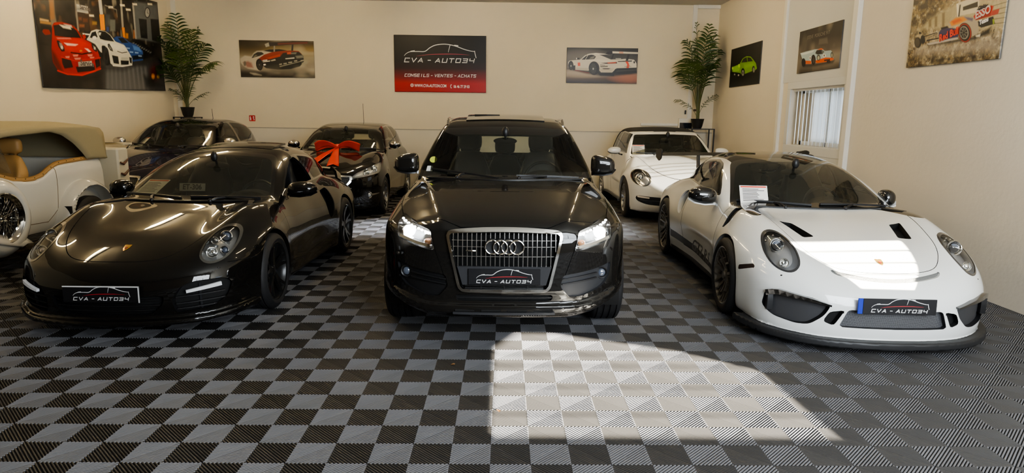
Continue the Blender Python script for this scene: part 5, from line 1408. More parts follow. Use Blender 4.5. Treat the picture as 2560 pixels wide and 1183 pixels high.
    steering(root, (.28, -.45, .98), .19, .5, mat('wood_rim', (.12, .05, .02), .3))
    # canvas top: one sheet over the hoops with a cut-away side
    yr = [-.66, -.5, -.1, .4, .95, 1.25, 1.32, 1.335, 1.335, 1.335]; zr = [1.435, 1.475, 1.505, 1.52, 1.515, 1.49, 1.42, 1.32, 1.2, 1.07]
    V = []; Fc = []; kx = np.linspace(-1, 1, 17)
    yi = np.interp(np.linspace(0, 9, 46), range(10), yr); zi = np.interp(np.linspace(0, 9, 46), range(10), zr)
    for y, z in zip(yi, zi):
        for k in kx: V.append((.60*k, y, z-(.055*abs(k)**3 if z > 1.38 else .01*k*k)))
    for i in range(45):
        for k in range(16): a = i*17+k; Fc.append([a, a+1, a+18, a+17])
    tp = mesh('canvas_top', V, Fc, canvas, root); so = tp.modifiers.new('t', 'SOLIDIFY'); so.thickness = .012
    up = [(-.66, 1.385), (-.3, 1.437), (.1, 1.458), (.55, 1.466), (1.05, 1.46), (1.25, 1.44), (1.32, 1.38), (1.335, 1.25), (1.335, 1.07)]
    dn = [(-.66, 1.33), (-.3, 1.375), (.05, 1.395), (.33, 1.415), (.54, 1.37), (.73, 1.27), (.88, 1.15), (.95, 1.075), (1.335, 1.07)]
    for sd in (1, -1):
        N = 40; t = np.linspace(0, 8, N); U = np.stack([np.interp(t, range(9), [p[j] for p in up]) for j in (0, 1)], 1); D = np.stack([np.interp(t, range(9), [p[j] for p in dn]) for j in (0, 1)], 1)
        V = []; Fc = []
        for i in range(N):
            for k in range(6):
                q = U[i]+(D[i]-U[i])*k/5; V.append((sd*(.60+.012*math.sin(PI*k/5)), q[0], q[1]))
        for i in range(N-1):
            for k in range(5): a = i*6+k; Fc.append([a, a+1, a+7, a+6] if sd < 0 else [a, a+6, a+7, a+1])
        q = mesh('canvas_side', V, Fc, canvas, root); so = q.modifiers.new('t', 'SOLIDIFY'); so.thickness = .008
    # trunk board at the back with straps, bumper bar
    mb = MB(); mb.box((-.42, 1.42, .62), (.70, 1.66, 1.18), 0, None, .02); tr = mb.build('luggage_trunk', mat('trunk_cream', (.62, .58, .46), .6), root)
    for z in (.86, 1.0):
        mb = MB(); mb.tube([(.712, 1.45, z), (.722, 1.50, z-.02), (.722, 1.56, z+.01), (.712, 1.62, z+.035)], [.012, .018, .014, .01]); mb.build('trunk_clasp', mat('strap_brown', (.10, .045, .03), .5), tr)
    mb = MB(); mb.tube([(-.5, 1.50, 1.21), (.86, 1.50, 1.24)], .018); mb.build('rack_bar', CHROME, root)
    mb = MB(); 
    for sd in (1, -1): mb.add(*sphere((sd*.42, -2.35, .80), (.11, .10, .11), 20, 14))
    mb.build('headlamp_pair', CHROME, root)
    mb = MB(); mb.box((-.33, -2.42, .42), (.33, -2.34, .98), 0, None, .03); mb.build('radiator_shell', CHROME, root)
    return root
# ------------------------------------------------------------------ the showroom
XL, XR, YB, YF, ZC = -7.07, 4.503, 14.33, -.35, 3.989
TL = .195; GX, GY = -.0539, 2.8765
def plaster(name, c, rough=.75, sc_=26, b=.18):
    m, nt, bs = nodes(name); bs.inputs['Roughness'].default_value = rough
    tc = nt.nodes.new('ShaderNodeTexCoord'); n1 = nt.nodes.new('ShaderNodeTexNoise'); n1.inputs['Scale'].default_value = sc_; n1.inputs['Detail'].default_value = 6
    n2 = nt.nodes.new('ShaderNodeTexNoise'); n2.inputs['Scale'].default_value = .5; n2.inputs['Detail'].default_value = 3
    r = nt.nodes.new('ShaderNodeValToRGB'); k = lin(c); r.color_ramp.elements[0].position = .3; r.color_ramp.elements[1].position = .75
    r.color_ramp.elements[0].color = (k[0]*.93, k[1]*.92, k[2]*.89, 1); r.color_ramp.elements[1].color = k
    bp = nt.nodes.new('ShaderNodeBump'); bp.inputs['Strength'].default_value = b; bp.inputs['Distance'].default_value = .006
    for n in (n1, n2): nt.links.new(tc.outputs['Object'], n.inputs['Vector'])
    nt.links.new(n2.outputs['Fac'], r.inputs[0]); nt.links.new(r.outputs[0], bs.inputs['Base Color'])
    nt.links.new(n1.outputs['Fac'], bp.inputs['Height']); nt.links.new(bp.outputs[0], bs.inputs['Normal'])
    return m
WALLM = plaster('wall_plaster', (.74, .67, .53)); WALLR = plaster('wall_textured', (.70, .65, .56), .8, 18, .45); LOWM = plaster('wall_lower', (.72, .68, .59))
CEILM = plaster('ceiling_paint', (.62, .60, .55)); WHITE = mat('white_trim', (.72, .70, .64), .45); COOLP = plaster('bay_panel', (.60, .61, .60))
def struct(name, mb, m, smooth=False):
    o = mb.build(name, m, None, smooth); o['kind'] = 'structure'; return o
def slab(name, lo, hi, m, b=0.):
    mb = MB(); mb.box(lo, hi, 0, None, b); return struct(name, mb, m)
def floor():
    """ribbed interlocking tiles: every square carries diagonal ribs, neighbours turned by 90 degrees"""
    n = 10; p = TL*2/ (2*n); off = np.array([-.33, -.30, -.12, .12, .30, .33])*p; zz = np.array([-.009, -.0034, -.0006, -.0006, -.0034, -.009])
    V = []; Fc = []
    for r in range(2*n):
        c0 = (r+.5)*p
        b = len(V)
        for o, z in zip(off, zz):
            c = min(max(c0+o*1.0, 0), 2*TL)
            V.append((max(0, c-TL), min(c, TL), z)); V.append((min(c, TL), max(0, c-TL), z))
        for k in range(5): Fc.append((b+2*k, b+2*k+1, b+2*k+3, b+2*k+2))
    A0 = np.array(V); F0 = np.array(Fc)            # ribs along (1,-1)
    A1 = A0*A(-1, 1, 1)+A(TL, 0, 0); F1 = F0[:, ::-1]
    i0, i1 = int(math.floor((XL-GX)/TL)), int(math.ceil((XR-GX)/TL)); j0, j1 = int(math.floor((YF-.1-GY)/TL)), int(math.ceil((YB-GY)/TL))
    I, J = np.meshgrid(np.arange(i0, i1), np.arange(j0, j1), indexing='ij'); I = I.ravel(); J = J.ravel()
    NV = len(A0); P = []; Q = []; base = 0
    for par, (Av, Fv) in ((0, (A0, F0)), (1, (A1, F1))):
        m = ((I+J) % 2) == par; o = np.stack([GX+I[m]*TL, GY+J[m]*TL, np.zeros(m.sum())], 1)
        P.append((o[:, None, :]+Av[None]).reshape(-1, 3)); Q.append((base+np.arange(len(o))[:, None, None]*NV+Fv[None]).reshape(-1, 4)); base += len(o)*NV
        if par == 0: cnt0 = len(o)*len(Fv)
    P.append(A((XL-.2, YF-.2, -.008), (XR+.2, YF-.2, -.008), (XR+.2, YB+.2, -.008), (XL-.2, YB+.2, -.008))); Q.append(np.array([[0, 1, 2, 3]])+base)
    P = np.concatenate(P); Q = np.concatenate(Q); P[:, 0] = np.clip(P[:, 0], XL-.2, XR+.2); P[:, 1] = np.clip(P[:, 1], YF-.2, YB+.2)
    me = bpy.data.meshes.new('floor'); me.vertices.add(len(P)); me.vertices.foreach_set('co', P.ravel()); me.loops.add(Q.size); me.loops.foreach_set('vertex_index', Q.ravel().astype(np.int32))
    me.polygons.add(len(Q)); me.polygons.foreach_set('loop_start', np.arange(len(Q), dtype=np.int32)*4); me.polygons.foreach_set('use_smooth', np.ones(len(Q), bool))
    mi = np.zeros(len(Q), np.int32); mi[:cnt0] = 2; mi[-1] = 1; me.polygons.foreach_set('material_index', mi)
    me.update(calc_edges=True)
    me.materials.append(mat('floor_rib_lit', (.150, .150, .160), .40, noise=.3, nscale=3.)); me.materials.append(mat('floor_gap', (.006, .006, .006), .9)); me.materials.append(mat('floor_rib_shaded', (.066, .063, .061), .42, noise=.3, nscale=3.))  # one tile colour, split into lit and shaded tones by rib direction
    o = bpy.data.objects.new('floor', me); COL.objects.link(o); o['kind'] = 'structure'
def wall_with_holes(name, axis, at, thick, r, holes, m):
    """wall slab over the rectangle r=(a0,a1,z0,z1), minus rectangular holes; axis 'x' or 'y' is its normal"""
    us = sorted({r[0], r[1], *[h[0] for h in holes], *[h[1] for h in holes]}); zs = sorted({r[2], r[3], *[h[2] for h in holes], *[h[3] for h in holes]})
    mb = MB()
    for a, b in zip(us[:-1], us[1:]):
        for c, d in zip(zs[:-1], zs[1:]):
            u, z = (a+b)/2, (c+d)/2
            if any(h[0] < u < h[1] and h[2] < z < h[3] for h in holes): continue
            if axis == 'y': mb.box((a, at, c), (b, at+thick, d))
            else: mb.box((at, a, c), (at+thick, b, d))
    return struct(name, mb, m)
TE, SX = .2586, .55   # the sun's fall and sideways drift per metre into the room
def pane_wall(name, outer, holes, put, m):
    """thin wall with polygon openings, filled as a flat curve and turned into a mesh"""
    cu = bpy.data.curves.new(name, 'CURVE'); cu.dimensions = '2D'; cu.fill_mode = 'BOTH'
    for pl in [outer]+holes:
        sp = cu.splines.new('POLY'); sp.points.add(len(pl)-1); sp.use_cyclic_u = True
        for p, q in zip(sp.points, pl): p.co = (q[0], q[1], 0, 1)
    o = bpy.data.objects.new(name, cu); COL.objects.link(o); bpy.context.view_layer.update()
    me = bpy.data.meshes.new_from_object(o.evaluated_get(bpy.context.evaluated_depsgraph_get()))
    V = [put(v.co.x, v.co.y) for v in me.vertices]; Fc = [list(p.vertices) for p in me.polygons]
    bpy.data.objects.remove(o); bpy.data.curves.remove(cu); bpy.data.meshes.remove(me)
    mesh(name, V, Fc, m, None, False)['kind'] = 'structure'
def room():
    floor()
    slab('wall_back', (XL-.3, YB, 0), (XR+.3, YB+.2, ZC), WALLM)
    slab('wall_left', (XL-.2, YF-.3, 0), (XL, YB, ZC), WALLM)
    slab('ceiling', (XL-.3, YF-.3, ZC), (XR+.3, YB+.3, ZC+.15), CEILM)
    WY0, WY1, WZ0, WZ1 = 8.80, 10.46, 1.255, 2.11
    wall_with_holes('wall_right', 'x', XR, .25, (5.0, YB, 0, ZC), [(WY0, WY1, WZ0, WZ1)], WALLR)
    slab('trim_1', (XL, YB-.025, 1.333), (XR, YB+.01, 1.352), mat('rail_grey', (.36, .35, .31), .5))
    slab('trim_2', (XL, YB-.016, 0), (XR, YB+.01, 1.333), LOWM)
    slab('trim_3', (XR-.05, 10.78, 0), (XR+.02, 10.88, ZC), WHITE, .006); slab('trim_4', (XR-.06, 8.57, 0), (XR+.02, 8.69, ZC), WHITE, .006)
    slab('trim_5', (XR-.012, 8.69, 0), (XR+.01, 10.78, WZ0-.13), COOLP); slab('trim_6', (XR-.012, 8.69, WZ1+.11), (XR+.01, 10.78, ZC), COOLP)
    slab('trim_7', (3.94, YB-.03, 1.55), (4.03, YB+.01, ZC), WHITE); slab('trim_8', (4.03, YB-.05, ZC-.07), (XR, YB+.01, ZC), WHITE)
    slab('trim_9', (XL+.10, YB-.03, 1.40), (XL+.19, YB+.01, ZC), WHITE)
    # window with vertical blind
    mb = MB(); x0, x1 = XR-.02, XR+.22
    mb.box((x0, WY0-.11, WZ0-.13), (XR+.005, WY1+.11, WZ0), 0, None, .004).box((x0, WY0-.11, WZ1), (XR+.005, WY1+.11, WZ1+.11), 0, None, .004)
    mb.box((x0, WY0-.11, WZ0), (XR+.005, WY0, WZ1), 0, None, .004).box((x0, WY1, WZ0), (XR+.005, WY1+.11, WZ1), 0, None, .004)
    w = struct('window_1', mb, mat('window_frame_grey', (.60, .61, .60), .5))
    mb = MB()
    for y in (WY0, (WY0+WY1)/2-.03, WY1-.06): mb.box((XR+.19, y, WZ0), (XR+.22, y+.06, WZ1))
    mb.box((XR+.19, WY0, WZ0), (XR+.22, WY1, WZ0+.06)).box((XR+.19, WY0, WZ1-.06), (XR+.22, WY1, WZ1)); mb.build('window_sash', WHITE, w, False)
    mesh('window_pane', [(XR+.2, WY0, WZ0), (XR+.2, WY1, WZ0), (XR+.2, WY1, WZ1), (XR+.2, WY0, WZ1)], [[0, 1, 2, 3]], CLEARG, w, False)
    mb = MB(); mb.box((XR+.03, WY0, WZ1-.035), (XR+.07, WY1, WZ1)); bl = mb.build('vertical_blind', WHITE, None, False); setp(bl, 'white vertical slat blind hanging in the window of the right wall', 'blind')
    for k in range(13):
        y = WY0+.06+k*.122; mb = MB(); mb.box((-.0012, -.045, WZ0+.01), (.0012, .045, WZ1-.03), 0, T_((XR+.05, y, 0), (0, 0, -.55))); mb.build('blind_slat', mat('blind_white', (.80, .79, .76), .6), bl, False)
    # unseen front and right walls: openings and bars shaped to throw the sun patches
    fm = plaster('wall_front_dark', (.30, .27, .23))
    fy = YF-.05
    patch = [(-.05, 3.15), (1.77, 3.15), (1.70, 4.07), (1.26, 4.42), (.40, 4.78), (.12, 4.78), (-.05, 4.45)]
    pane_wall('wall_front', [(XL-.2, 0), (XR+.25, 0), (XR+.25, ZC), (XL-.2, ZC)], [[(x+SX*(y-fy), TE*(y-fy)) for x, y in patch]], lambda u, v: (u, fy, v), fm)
    mb = MB()
    for y in (3.42, 3.80, 4.15, 4.36): mb.box((1.6, fy-.03, TE*(y-fy)), (4.45, fy-.025, TE*(y-fy)+.006))
    struct('sun_bars_floor', mb, DARK)  # unseen bars that streak the sunlit floor patch
    hood = [(2.12, 4.97, .69), (3.06, 5.00, .71), (2.86, 4.43, .47), (2.52, 4.42, .48)]
    hw = [(y-(XR-x)/SX, z+TE*(XR-x)/SX) for x, y, z in hood]
    pane_wall('wall_right_2', [(YF-.3, 0), (5.0, 0), (5.0, ZC), (YF-.3, ZC)], [hw], lambda u, v: (XR+.01, u, v), WALLR)
    mb = MB(); q = lambda f: (A(*hw[0])*(1-f)+A(*hw[3])*f, A(*hw[1])*(1-f)+A(*hw[2])*f)
    for f in (.22, .48, .72):
        p0, p1 = q(f); mb.add(*strip([(XR+.02, p0[0], p0[1]), (XR+.02, p1[0], p1[1])], .012, .020, (1, 0, 0)))
    struct('sun_bars_hood', mb, DARK)  # unseen bars that streak the sun on the white coupe's hood
    # big glazed door: dark horizontal bars in front of the daylight
    mb = MB()
    for z in (1.46, 1.62, 2.24, 2.58, 2.98, 3.32): mb.box((.9, YF+.06, z-.015), (4.45, YF+.09, z+.015))
    for x in (1.80, 3.08, 4.42): mb.box((x-.03, YF+.06, 1.46), (x+.03, YF+.09, 3.39))
    struct('door_1', mb, DARK)
    t = thing('added_spotlight', 'added spotlight with thin bars, unseen above the picture, that brightens the hood of the white convertible', 'lamp', (3.9, 5.4, 3.75))
    mb = MB(); d = A(2.78-3.9, 10.25-5.4, .98-3.75); d /= np.linalg.norm(d); mb.tube([(0, 0, .23), (0, 0, .05)], .015); mb.tube([tuple(-d*.16), tuple(-d*.05)], .045, 0, 16); mb.build('added_spot_housing', DARK, t)  # unseen lamp added to light the convertible's hood
    mb = MB(); up = np.cross(np.cross(d, A(0, 0, 1)), d); up /= np.linalg.norm(up); rt = np.cross(d, up)
    for k in (-1.5, -.5, .5, 1.5): c = d*1.0+up*k*.0165; mb.add(*strip([c-rt*.16, c+rt*.16], .004, .003, tuple(up)))
    for sd in (-1, 1): mb.add(*strip([d*1.0+rt*.16*sd-up*.05, d*1.0+rt*.16*sd+up*.05], .004, .003, tuple(rt))); mb.tube([tuple(-d*.05), tuple(d*1.0+rt*.16*sd+up*.05)], .003)
    mb.build('added_spot_bars', DARK, t)  # added bars that streak the beam on the hood
    # tube lights on the ceiling
    tube_m = mat('tube_glow', (.9, .85, .7), .4, emit=(1.0, .77, .44), es=42.); casem = mat('tube_case', (.6, .6, .58), .5)
    n = 0
    spots = [(-2.25, 6.6), (-2.25, 9.9), (-2.25, 12.2), (1.85, 6.6), (1.85, 9.9), (1.85, 12.2), (-5.6, 6.6), (-5.6, 9.9), (-5.6, 12.0)]
    for k, (x, y) in enumerate(spots):
        t = thing('ceiling_light', 'long warm tube light on the ceiling above the cars, out of the picture', 'lamp', (x, y, ZC), 0, 'tube lights in rows on the ceiling')
        mb = MB(); mb.box((-.05, -.78, -.035), (.05, .78, 0)); mb.build('lamp_case', casem, t, False)
        mb = MB(); mb.tube([(0, -.75, -.06), (0, .75, -.06)], .022, 0, 10); mb.build('light_tube', tube_m, t)
# ------------------------------------------------------------------ pictures: painted as colour on a fine flat mesh
def paintmat():
    if 'picture_print' in MATS: return MATS['picture_print']
    m, nt, b = nodes('picture_print'); a = nt.nodes.new('ShaderNodeVertexColor'); a.layer_name = 'print'
    nt.links.new(a.outputs[0], b.inputs['Base Color']); b.inputs['Roughness'].default_value = .38
    return m
class Canvas:
    def __init__(s, w, h, n=300):
        s.asp = w/h; s.nx = n; s.ny = max(40, int(n/s.asp)); u, v = np.meshgrid(np.linspace(0, 1, s.nx), np.linspace(0, 1, s.ny)); s.u, s.v = u, v
        s.q = np.stack([u.ravel()*s.asp, v.ravel()], 1); s.c = np.zeros((s.ny, s.nx, 3)); s.r = np.random.RandomState(5)
    H = None
    def view(s, c):
        """c: BL, BR, TR, TL of the print in the sketch frame; shapes are then given in that frame"""
        M = []; r = []
        for (x, y), (u, v) in zip(c, ((0, 0), (1, 0), (1, 1), (0, 1))):
            M += [[x, y, 1, 0, 0, 0, -u*x, -u*y], [0, 0, 0, x, y, 1, -v*x, -v*y]]; r += [u, v]
        s.H = np.append(np.linalg.solve(np.array(M, float), np.array(r, float)), 1).reshape(3, 3); return s
    def tf(s, pts):
        p = np.array([q[:2] for q in pts], float)
        if s.H is None: return p
        q = np.c_[p, np.ones(len(p))] @ s.H.T; return q[:, :2]/q[:, 2:]
    def col(s, c): return np.array(lin(c)[:3])
    def grad(s, stops, k='v'):
        t = s.v if k == 'v' else s.u
        x = [a for a, _ in stops]; c = np.array([s.col(b) for _, b in stops]); s.c = np.stack([np.interp(t, x, c[:, i]) for i in range(3)], 2); return s
    def noise(s, f, fy=None, seed=0):
        r = np.random.RandomState(seed+11); fy = fy or f; g = r.rand(int(fy)+3, int(f*s.asp)+3)
        x = s.u*f*s.asp; y = s.v*fy; i = x.astype(int); j = y.astype(int); a = x-i; b = y-j; a = a*a*(3-2*a); b = b*b*(3-2*b)
        i = np.minimum(i, g.shape[1]-2); j = np.minimum(j, g.shape[0]-2)
        return (g[j, i]*(1-a)+g[j, i+1]*a)*(1-b)+(g[j+1, i]*(1-a)+g[j+1, i+1]*a)*b
    def mix(s, c, m): s.c = s.c*(1-m[..., None])+s.col(c)*m[..., None]; return s
    def poly(s, pts, c, soft=.004, a=1., r=.0):
        p = s.tf(pts)*A(s.asp, 1)
        if r: p = rpoly(p.tolist(), r)
        d = sdpoly(s.q, p).reshape(s.u.shape); return s.mix(c, a*np.clip(.5-d/soft*.5, 0, 1))
    def ell(s, cx, cy, a, b, c, soft=.004, al=1., th=0): return s.poly(ell(cx, cy, a, b, th, 28)*1., c, soft, al)
    def line(s, pts, c, t, soft=.003, a=1.):
        d = sdline(s.q, list(s.tf(pts)*A(s.asp, 1))).reshape(s.u.shape)-t/2; return s.mix(c, a*np.clip(.5-d/soft*.5, 0, 1))
    def mul(s, m): s.c = s.c*m[..., None]; return s
def picture(name, label, cat, P0, U, Vv, cv, thick=.006, sag=None, group=None):
    """flat print: P0 lower-left corner, U and V its edges (V up); front faces U x V"""
    P0, U, Vv = A(*P0), A(*U), A(*Vv); n = np.cross(U, Vv); n /= np.linalg.norm(n)
    ny, nx = cv.ny, cv.nx; P = P0+cv.u[..., None]*U+cv.v[..., None]*Vv
    if sag is not None: P = P+n*sag(cv.u, cv.v)[..., None]
    P = P.reshape(-1, 3)+n*thick
    i = np.arange(nx*ny).reshape(ny, nx); Q = np.stack([i[:-1, :-1], i[:-1, 1:], i[1:, 1:], i[1:, :-1]], -1).reshape(-1, 4)
    rim = np.concatenate([i[0, :], i[1:, -1], i[-1, -2::-1], i[-2:0:-1, 0]]); m = len(rim); P2 = np.concatenate([P, P[rim]-n*thick*.9]); b = len(P)+np.arange(m)
    R4 = np.stack([rim, b, np.roll(b, -1), np.roll(rim, -1)], 1); Q = np.concatenate([Q, R4])
    me = bpy.data.meshes.new(name); me.vertices.add(len(P2)); me.vertices.foreach_set('co', P2.ravel()); me.loops.add(Q.size); me.loops.foreach_set('vertex_index', Q.ravel().astype(np.int32))
    me.polygons.add(len(Q)); me.polygons.foreach_set('loop_start', np.arange(len(Q), dtype=np.int32)*4); me.update(calc_edges=True)
    at = me.color_attributes.new('print', 'FLOAT_COLOR', 'POINT'); c = np.concatenate([np.concatenate([np.clip(cv.c, 0, 1).reshape(-1, 3), np.ones((nx*ny, 1))], 1), np.tile([[.05, .05, .05, 1]], (m, 1))])
    at.data.foreach_set('color', c.ravel().astype(np.float32)); me.materials.append(paintmat())
    o = bpy.data.objects.new(name, me); COL.objects.link(o)
    return setp(o, label, cat, group)
def on_wall(o_parent, parts, P0, U, m, name, off=.009):
    """flat lettering (u right, v up, metres) on a wall whose right direction is U"""
    U = A(*U)/np.linalg.norm(U); n = np.cross(U, A(0, 0, 1)); mb = MB()
    for v, f in parts:
        v = np.asarray(v, float); mb.add(A(*P0)+v[:, :1]*U+v[:, 1:2]*A(0, 0, 1)+n*off, f)
    return mb.build(name, m, o_parent, False)
def pictures():
    # workshop poster on the left wall (hung loosely: wavy)
    w, h = 3.64, 1.80; cv = Canvas(w, h, 520); cv.grad([(0, '161516'), (.2, '2e2c2a'), (.38, '1c1917'), (.6, '2a2521'), (1, '1e1c1b')])
    cv.mix('4a4640', np.clip(cv.noise(9, 7, 1)-.4, 0, 1)*.9); cv.mix('0b0b0c', np.clip(cv.noise(11, 14, 2)-.45, 0, 1)*1.6*(cv.v > .36))
    cv.mix('6a4a30', np.clip(cv.noise(16, 16, 5)-.66, 0, 1)*3*(cv.v > .45)*(cv.u < .6)); cv.mix('8a8478', np.clip(cv.noise(20, 9, 7)-.7, 0, 1)*3*(cv.v > .5))
    cv.view([(81, 675), (1021, 701), (965, 17), (-26, -262)]); P, L = cv.poly, cv.line
    P([(55, 140), (122, 155), (122, 168), (55, 158)], 'd0b080', .006); P([(57, 160), (140, 172), (140, 190), (57, 178)], 'c09050', .006, .8); P([(128, 0), (160, 0), (170, 150), (135, 155)], '9a6a3c', .01, .9); P([(60, 190), (140, 205), (140, 250), (60, 240)], '15130f', .01)
    P([(335, 30), (425, 50), (432, 105), (342, 90)], 'b8b6b0', .004); P([(340, 95), (435, 110), (440, 240), (350, 230)], '3a2c24', .01); P([(325, -20), (335, -20), (360, 240), (348, 240)], '8a867e', .006)
    for x0, x1, y0, y1, c in ((355, 380, 130, 155, '7a4a34'), (390, 425, 140, 170, '6a3c2a'), (360, 400, 185, 210, '8a5236'), (460, 495, 165, 190, '9a7a40'), (560, 600, 110, 200, '40464a'), (600, 640, 150, 240, '707472'), (570, 590, 205, 245, '2c4a8a'), (720, 738, 255, 295, 'c8801e'), (776, 795, 230, 296, 'a8683c')): P([(x0, y0), (x1, y0+3), (x1, y1), (x0, y1)], c, .008, .8)
    P([(505, -30), (530, -30), (545, 112), (520, 112)], 'b8b4aa', .004); P([(516, 112), (552, 112), (560, 232), (525, 232)], 'e08a1c', .004); P([(675, -20), (690, -20), (705, 215), (690, 212)], '96938c', .004); P([(690, 212), (710, 212), (717, 292), (700, 290)], 'd8822a', .004); P([(770, 40), (785, 40), (804, 300), (792, 300)], '9c9a96', .004)
    P([(785, 10), (965, 40), (990, 330), (800, 300)], '6c7074', .012, .85); P([(820, 142), (882, 150), (890, 300), (835, 292)], '14161a', .005); P([(912, 145), (972, 150), (985, 330), (925, 310)], '101215', .005); cv.ell(888, 97, 21, 42, '1c1c20'); cv.ell(888, 97, 16, 34, 'a8a8a4'); L([(888, 97), (888, 72)], '222222', .006); L([(888, 97), (897, 105)], '222222', .006)
    for x, y in ((790, 32), (908, 31), (740, 74), (695, 40), (455, 120), (605, 55)): P([(x-18, y-7), (x+16, y-4), (x+18, y+7), (x-16, y+5)], 'fff4d8', .008)
    L([(560, 40), (650, 75), (655, 130)], '8a8a88', .010, a=.7)
    P([(545, 500), (1000, 470), (1030, 720), (550, 720)], '48494e', .06, .75)
    for k in range(10): P([(570+32*k, 520), (584+32*k, 520), (590+34*k, 700), (566+34*k, 700)], 'b4b8be', .03, .33)
    # dark cars, blue car
    P([(745, 330), (770, 300), (830, 310), (870, 340), (935, 390), (930, 440), (850, 455), (760, 400)], '101113', .006, 1, r=.01)
    for k in range(9): P([(770+17*k, 330+9*k), (784+17*k, 328+9*k), (780+17*k, 336+9*k), (768+17*k, 338+9*k)], '9a9c9e', .006, .7)
    P([(618, 300), (650, 280), (700, 285), (745, 325), (800, 345), (850, 395), (850, 465), (770, 475), (720, 400), (640, 330)], '1d4a94', r=.012); P([(660, 292), (700, 292), (740, 330), (690, 332)], '10141c'); P([(770, 350), (820, 365), (838, 400), (780, 385)], '5a8ad0', .01, .8); P([(765, 430), (850, 420), (850, 455), (770, 462)], '0e1626', .006)
    for x, y in ((735, 370), (760, 400), (800, 405), (826, 430)): P([(x-14, y-4), (x+14, y), (x+12, y+7), (x-12, y+5)], 'a8c4ec', .006, .8)
    # white car
    P([(385, 255), (440, 262), (440, 272), (388, 266)], 'd8d6ce', .003)
    P([(415, 305), (430, 285), (450, 240), (490, 226), (560, 240), (600, 268), (640, 320), (710, 350), (745, 410), (765, 450), (765, 500), (690, 515), (625, 510), (580, 470), (560, 420), (520, 400), (480, 340)], 'cfccc2', r=.014)
    P([(515, 235), (560, 242), (600, 272), (632, 322), (560, 312), (520, 300), (500, 250)], '14161a'); P([(440, 290), (455, 250), (485, 240), (500, 285), (480, 300)], '1a1c20'); P([(505, 250), (528, 252), (520, 272), (510, 270)], 'd0d0cc', .006)
    cv.ell(475, 292, 16, 14, 'e0ded8'); P([(530, 350), (560, 352), (590, 420), (600, 495), (570, 508), (535, 460)], '121314', r=.02); cv.ell(565, 430, 24, 66, '2c2c2e'); cv.ell(566, 432, 10, 30, '101010')
    P([(520, 320), (620, 330), (700, 350), (720, 385), (650, 390), (560, 345)], 'efece4', .02, .7); P([(578, 340), (592, 336), (615, 375), (622, 398), (600, 390), (582, 362)], '191b1e', .004); P([(586, 345), (606, 372), (612, 388), (594, 372)], '8a8c8c', .004)
    L([(655, 395), (690, 408), (728, 402)], '2a2a2a', .007); P([(612, 425), (660, 435), (668, 495), (625, 488)], '1e2022', r=.008); P([(680, 465), (740, 468), (738, 500), (682, 500)], '1e2022', r=.006); P([(742, 440), (762, 445), (762, 490), (748, 485)], '1e2022'); P([(684, 442), (738, 445), (738, 466), (684, 462)], 'b4b4b0', .003)
    L([(620, 505), (690, 512), (762, 500)], 'f0eee8', .012)
    P([(520, 515), (600, 515), (700, 525), (790, 505), (700, 545), (560, 540)], '0c0c0e', .03, .8)
    # red car
    P([(170, 560), (260, 590), (400, 600), (540, 555), (500, 610), (300, 630), (180, 600)], '070708', .03, .9)
    P([(145, 300), (150, 190), (165, 172), (230, 170), (300, 190), (345, 225), (385, 295), (450, 330), (500, 395), (515, 440), (520, 520), (480, 555), (360, 582), (250, 565), (185, 540), (150, 480), (140, 380)], 'a81410', r=.014)
    P([(140, 380), (150, 480), (185, 540), (230, 560), (200, 480), (170, 420)], '4a0a0a', .02, .9); P([(158, 195), (225, 185), (300, 202), (340, 235), (375, 295), (270, 288), (168, 275)], '15130f', .005); P([(205, 190), (290, 205), (300, 228), (235, 215)], 'e8e0cc', .006, .9); P([(240, 185), (300, 196), (308, 214), (262, 200)], 'd8d0c0', .006, .8)
    P([(80, 225), (125, 228), (138, 265), (95, 270), (72, 245)], '8e1814', r=.012); P([(382, 270), (405, 262), (412, 292), (395, 305)], 'b41a14', r=.006)
    P([(180, 300), (380, 305), (440, 340), (450, 385), (300, 400), (230, 380)], 'd02418', .02, .9); P([(180, 290), (290, 292), (300, 301), (190, 300)], 'f0a090', .006, .7); P([(240, 330), (350, 342), (330, 354), (265, 350)], 'f6ddd2', .006, .9); P([(400, 372), (425, 376), (452, 402), (435, 404)], 'f4e0d8', .006, .9)
    for pts in ([(180, 310), (200, 312), (240, 360), (245, 395), (220, 398), (195, 360)], [(452, 335), (470, 340), (495, 380), (492, 402), (470, 390), (455, 360)]): P(pts, '161414', .004, r=.008)
    P([(200, 325), (222, 335), (236, 372), (226, 385), (206, 358)], '84827e', .004); cv.ell(222, 365, 9, 13, 'c4c2bc'); P([(462, 350), (478, 360), (488, 384), (474, 382)], '84827e', .004); cv.ell(476, 372, 7, 10, 'b8b6b0')
    L([(295, 405), (380, 418), (452, 404)], '3a0806', .012); cv.ell(372, 392, 10, 6, 'c0822c')
    for x, y, a_ in ((330, 428, 20), (440, 426, 18), (345, 452, 24), (455, 446, 16), (265, 440, 16)): P([(x-a_, y-4), (x+a_, y-5), (x+a_*.8, y+5), (x-a_*.7, y+6)], 'f2b8aa', .008, .75)
    P([(218, 445), (290, 458), (310, 520), (240, 530), (222, 490)], '220c0a', .006, r=.01); P([(476, 462), (512, 452), (518, 510), (485, 525)], '220c0a', .006, r=.008); P([(330, 515), (470, 500), (478, 545), (345, 560)], '120808', .006, r=.008)
    L([(185, 545), (260, 572), (380, 580), (520, 530)], 'd8281c', .014); L([(215, 440), (330, 470), (520, 445)], 'c8241a', .010)
    P([(348, 478), (452, 470), (455, 508), (352, 515)], 'b4b2ac', .003)
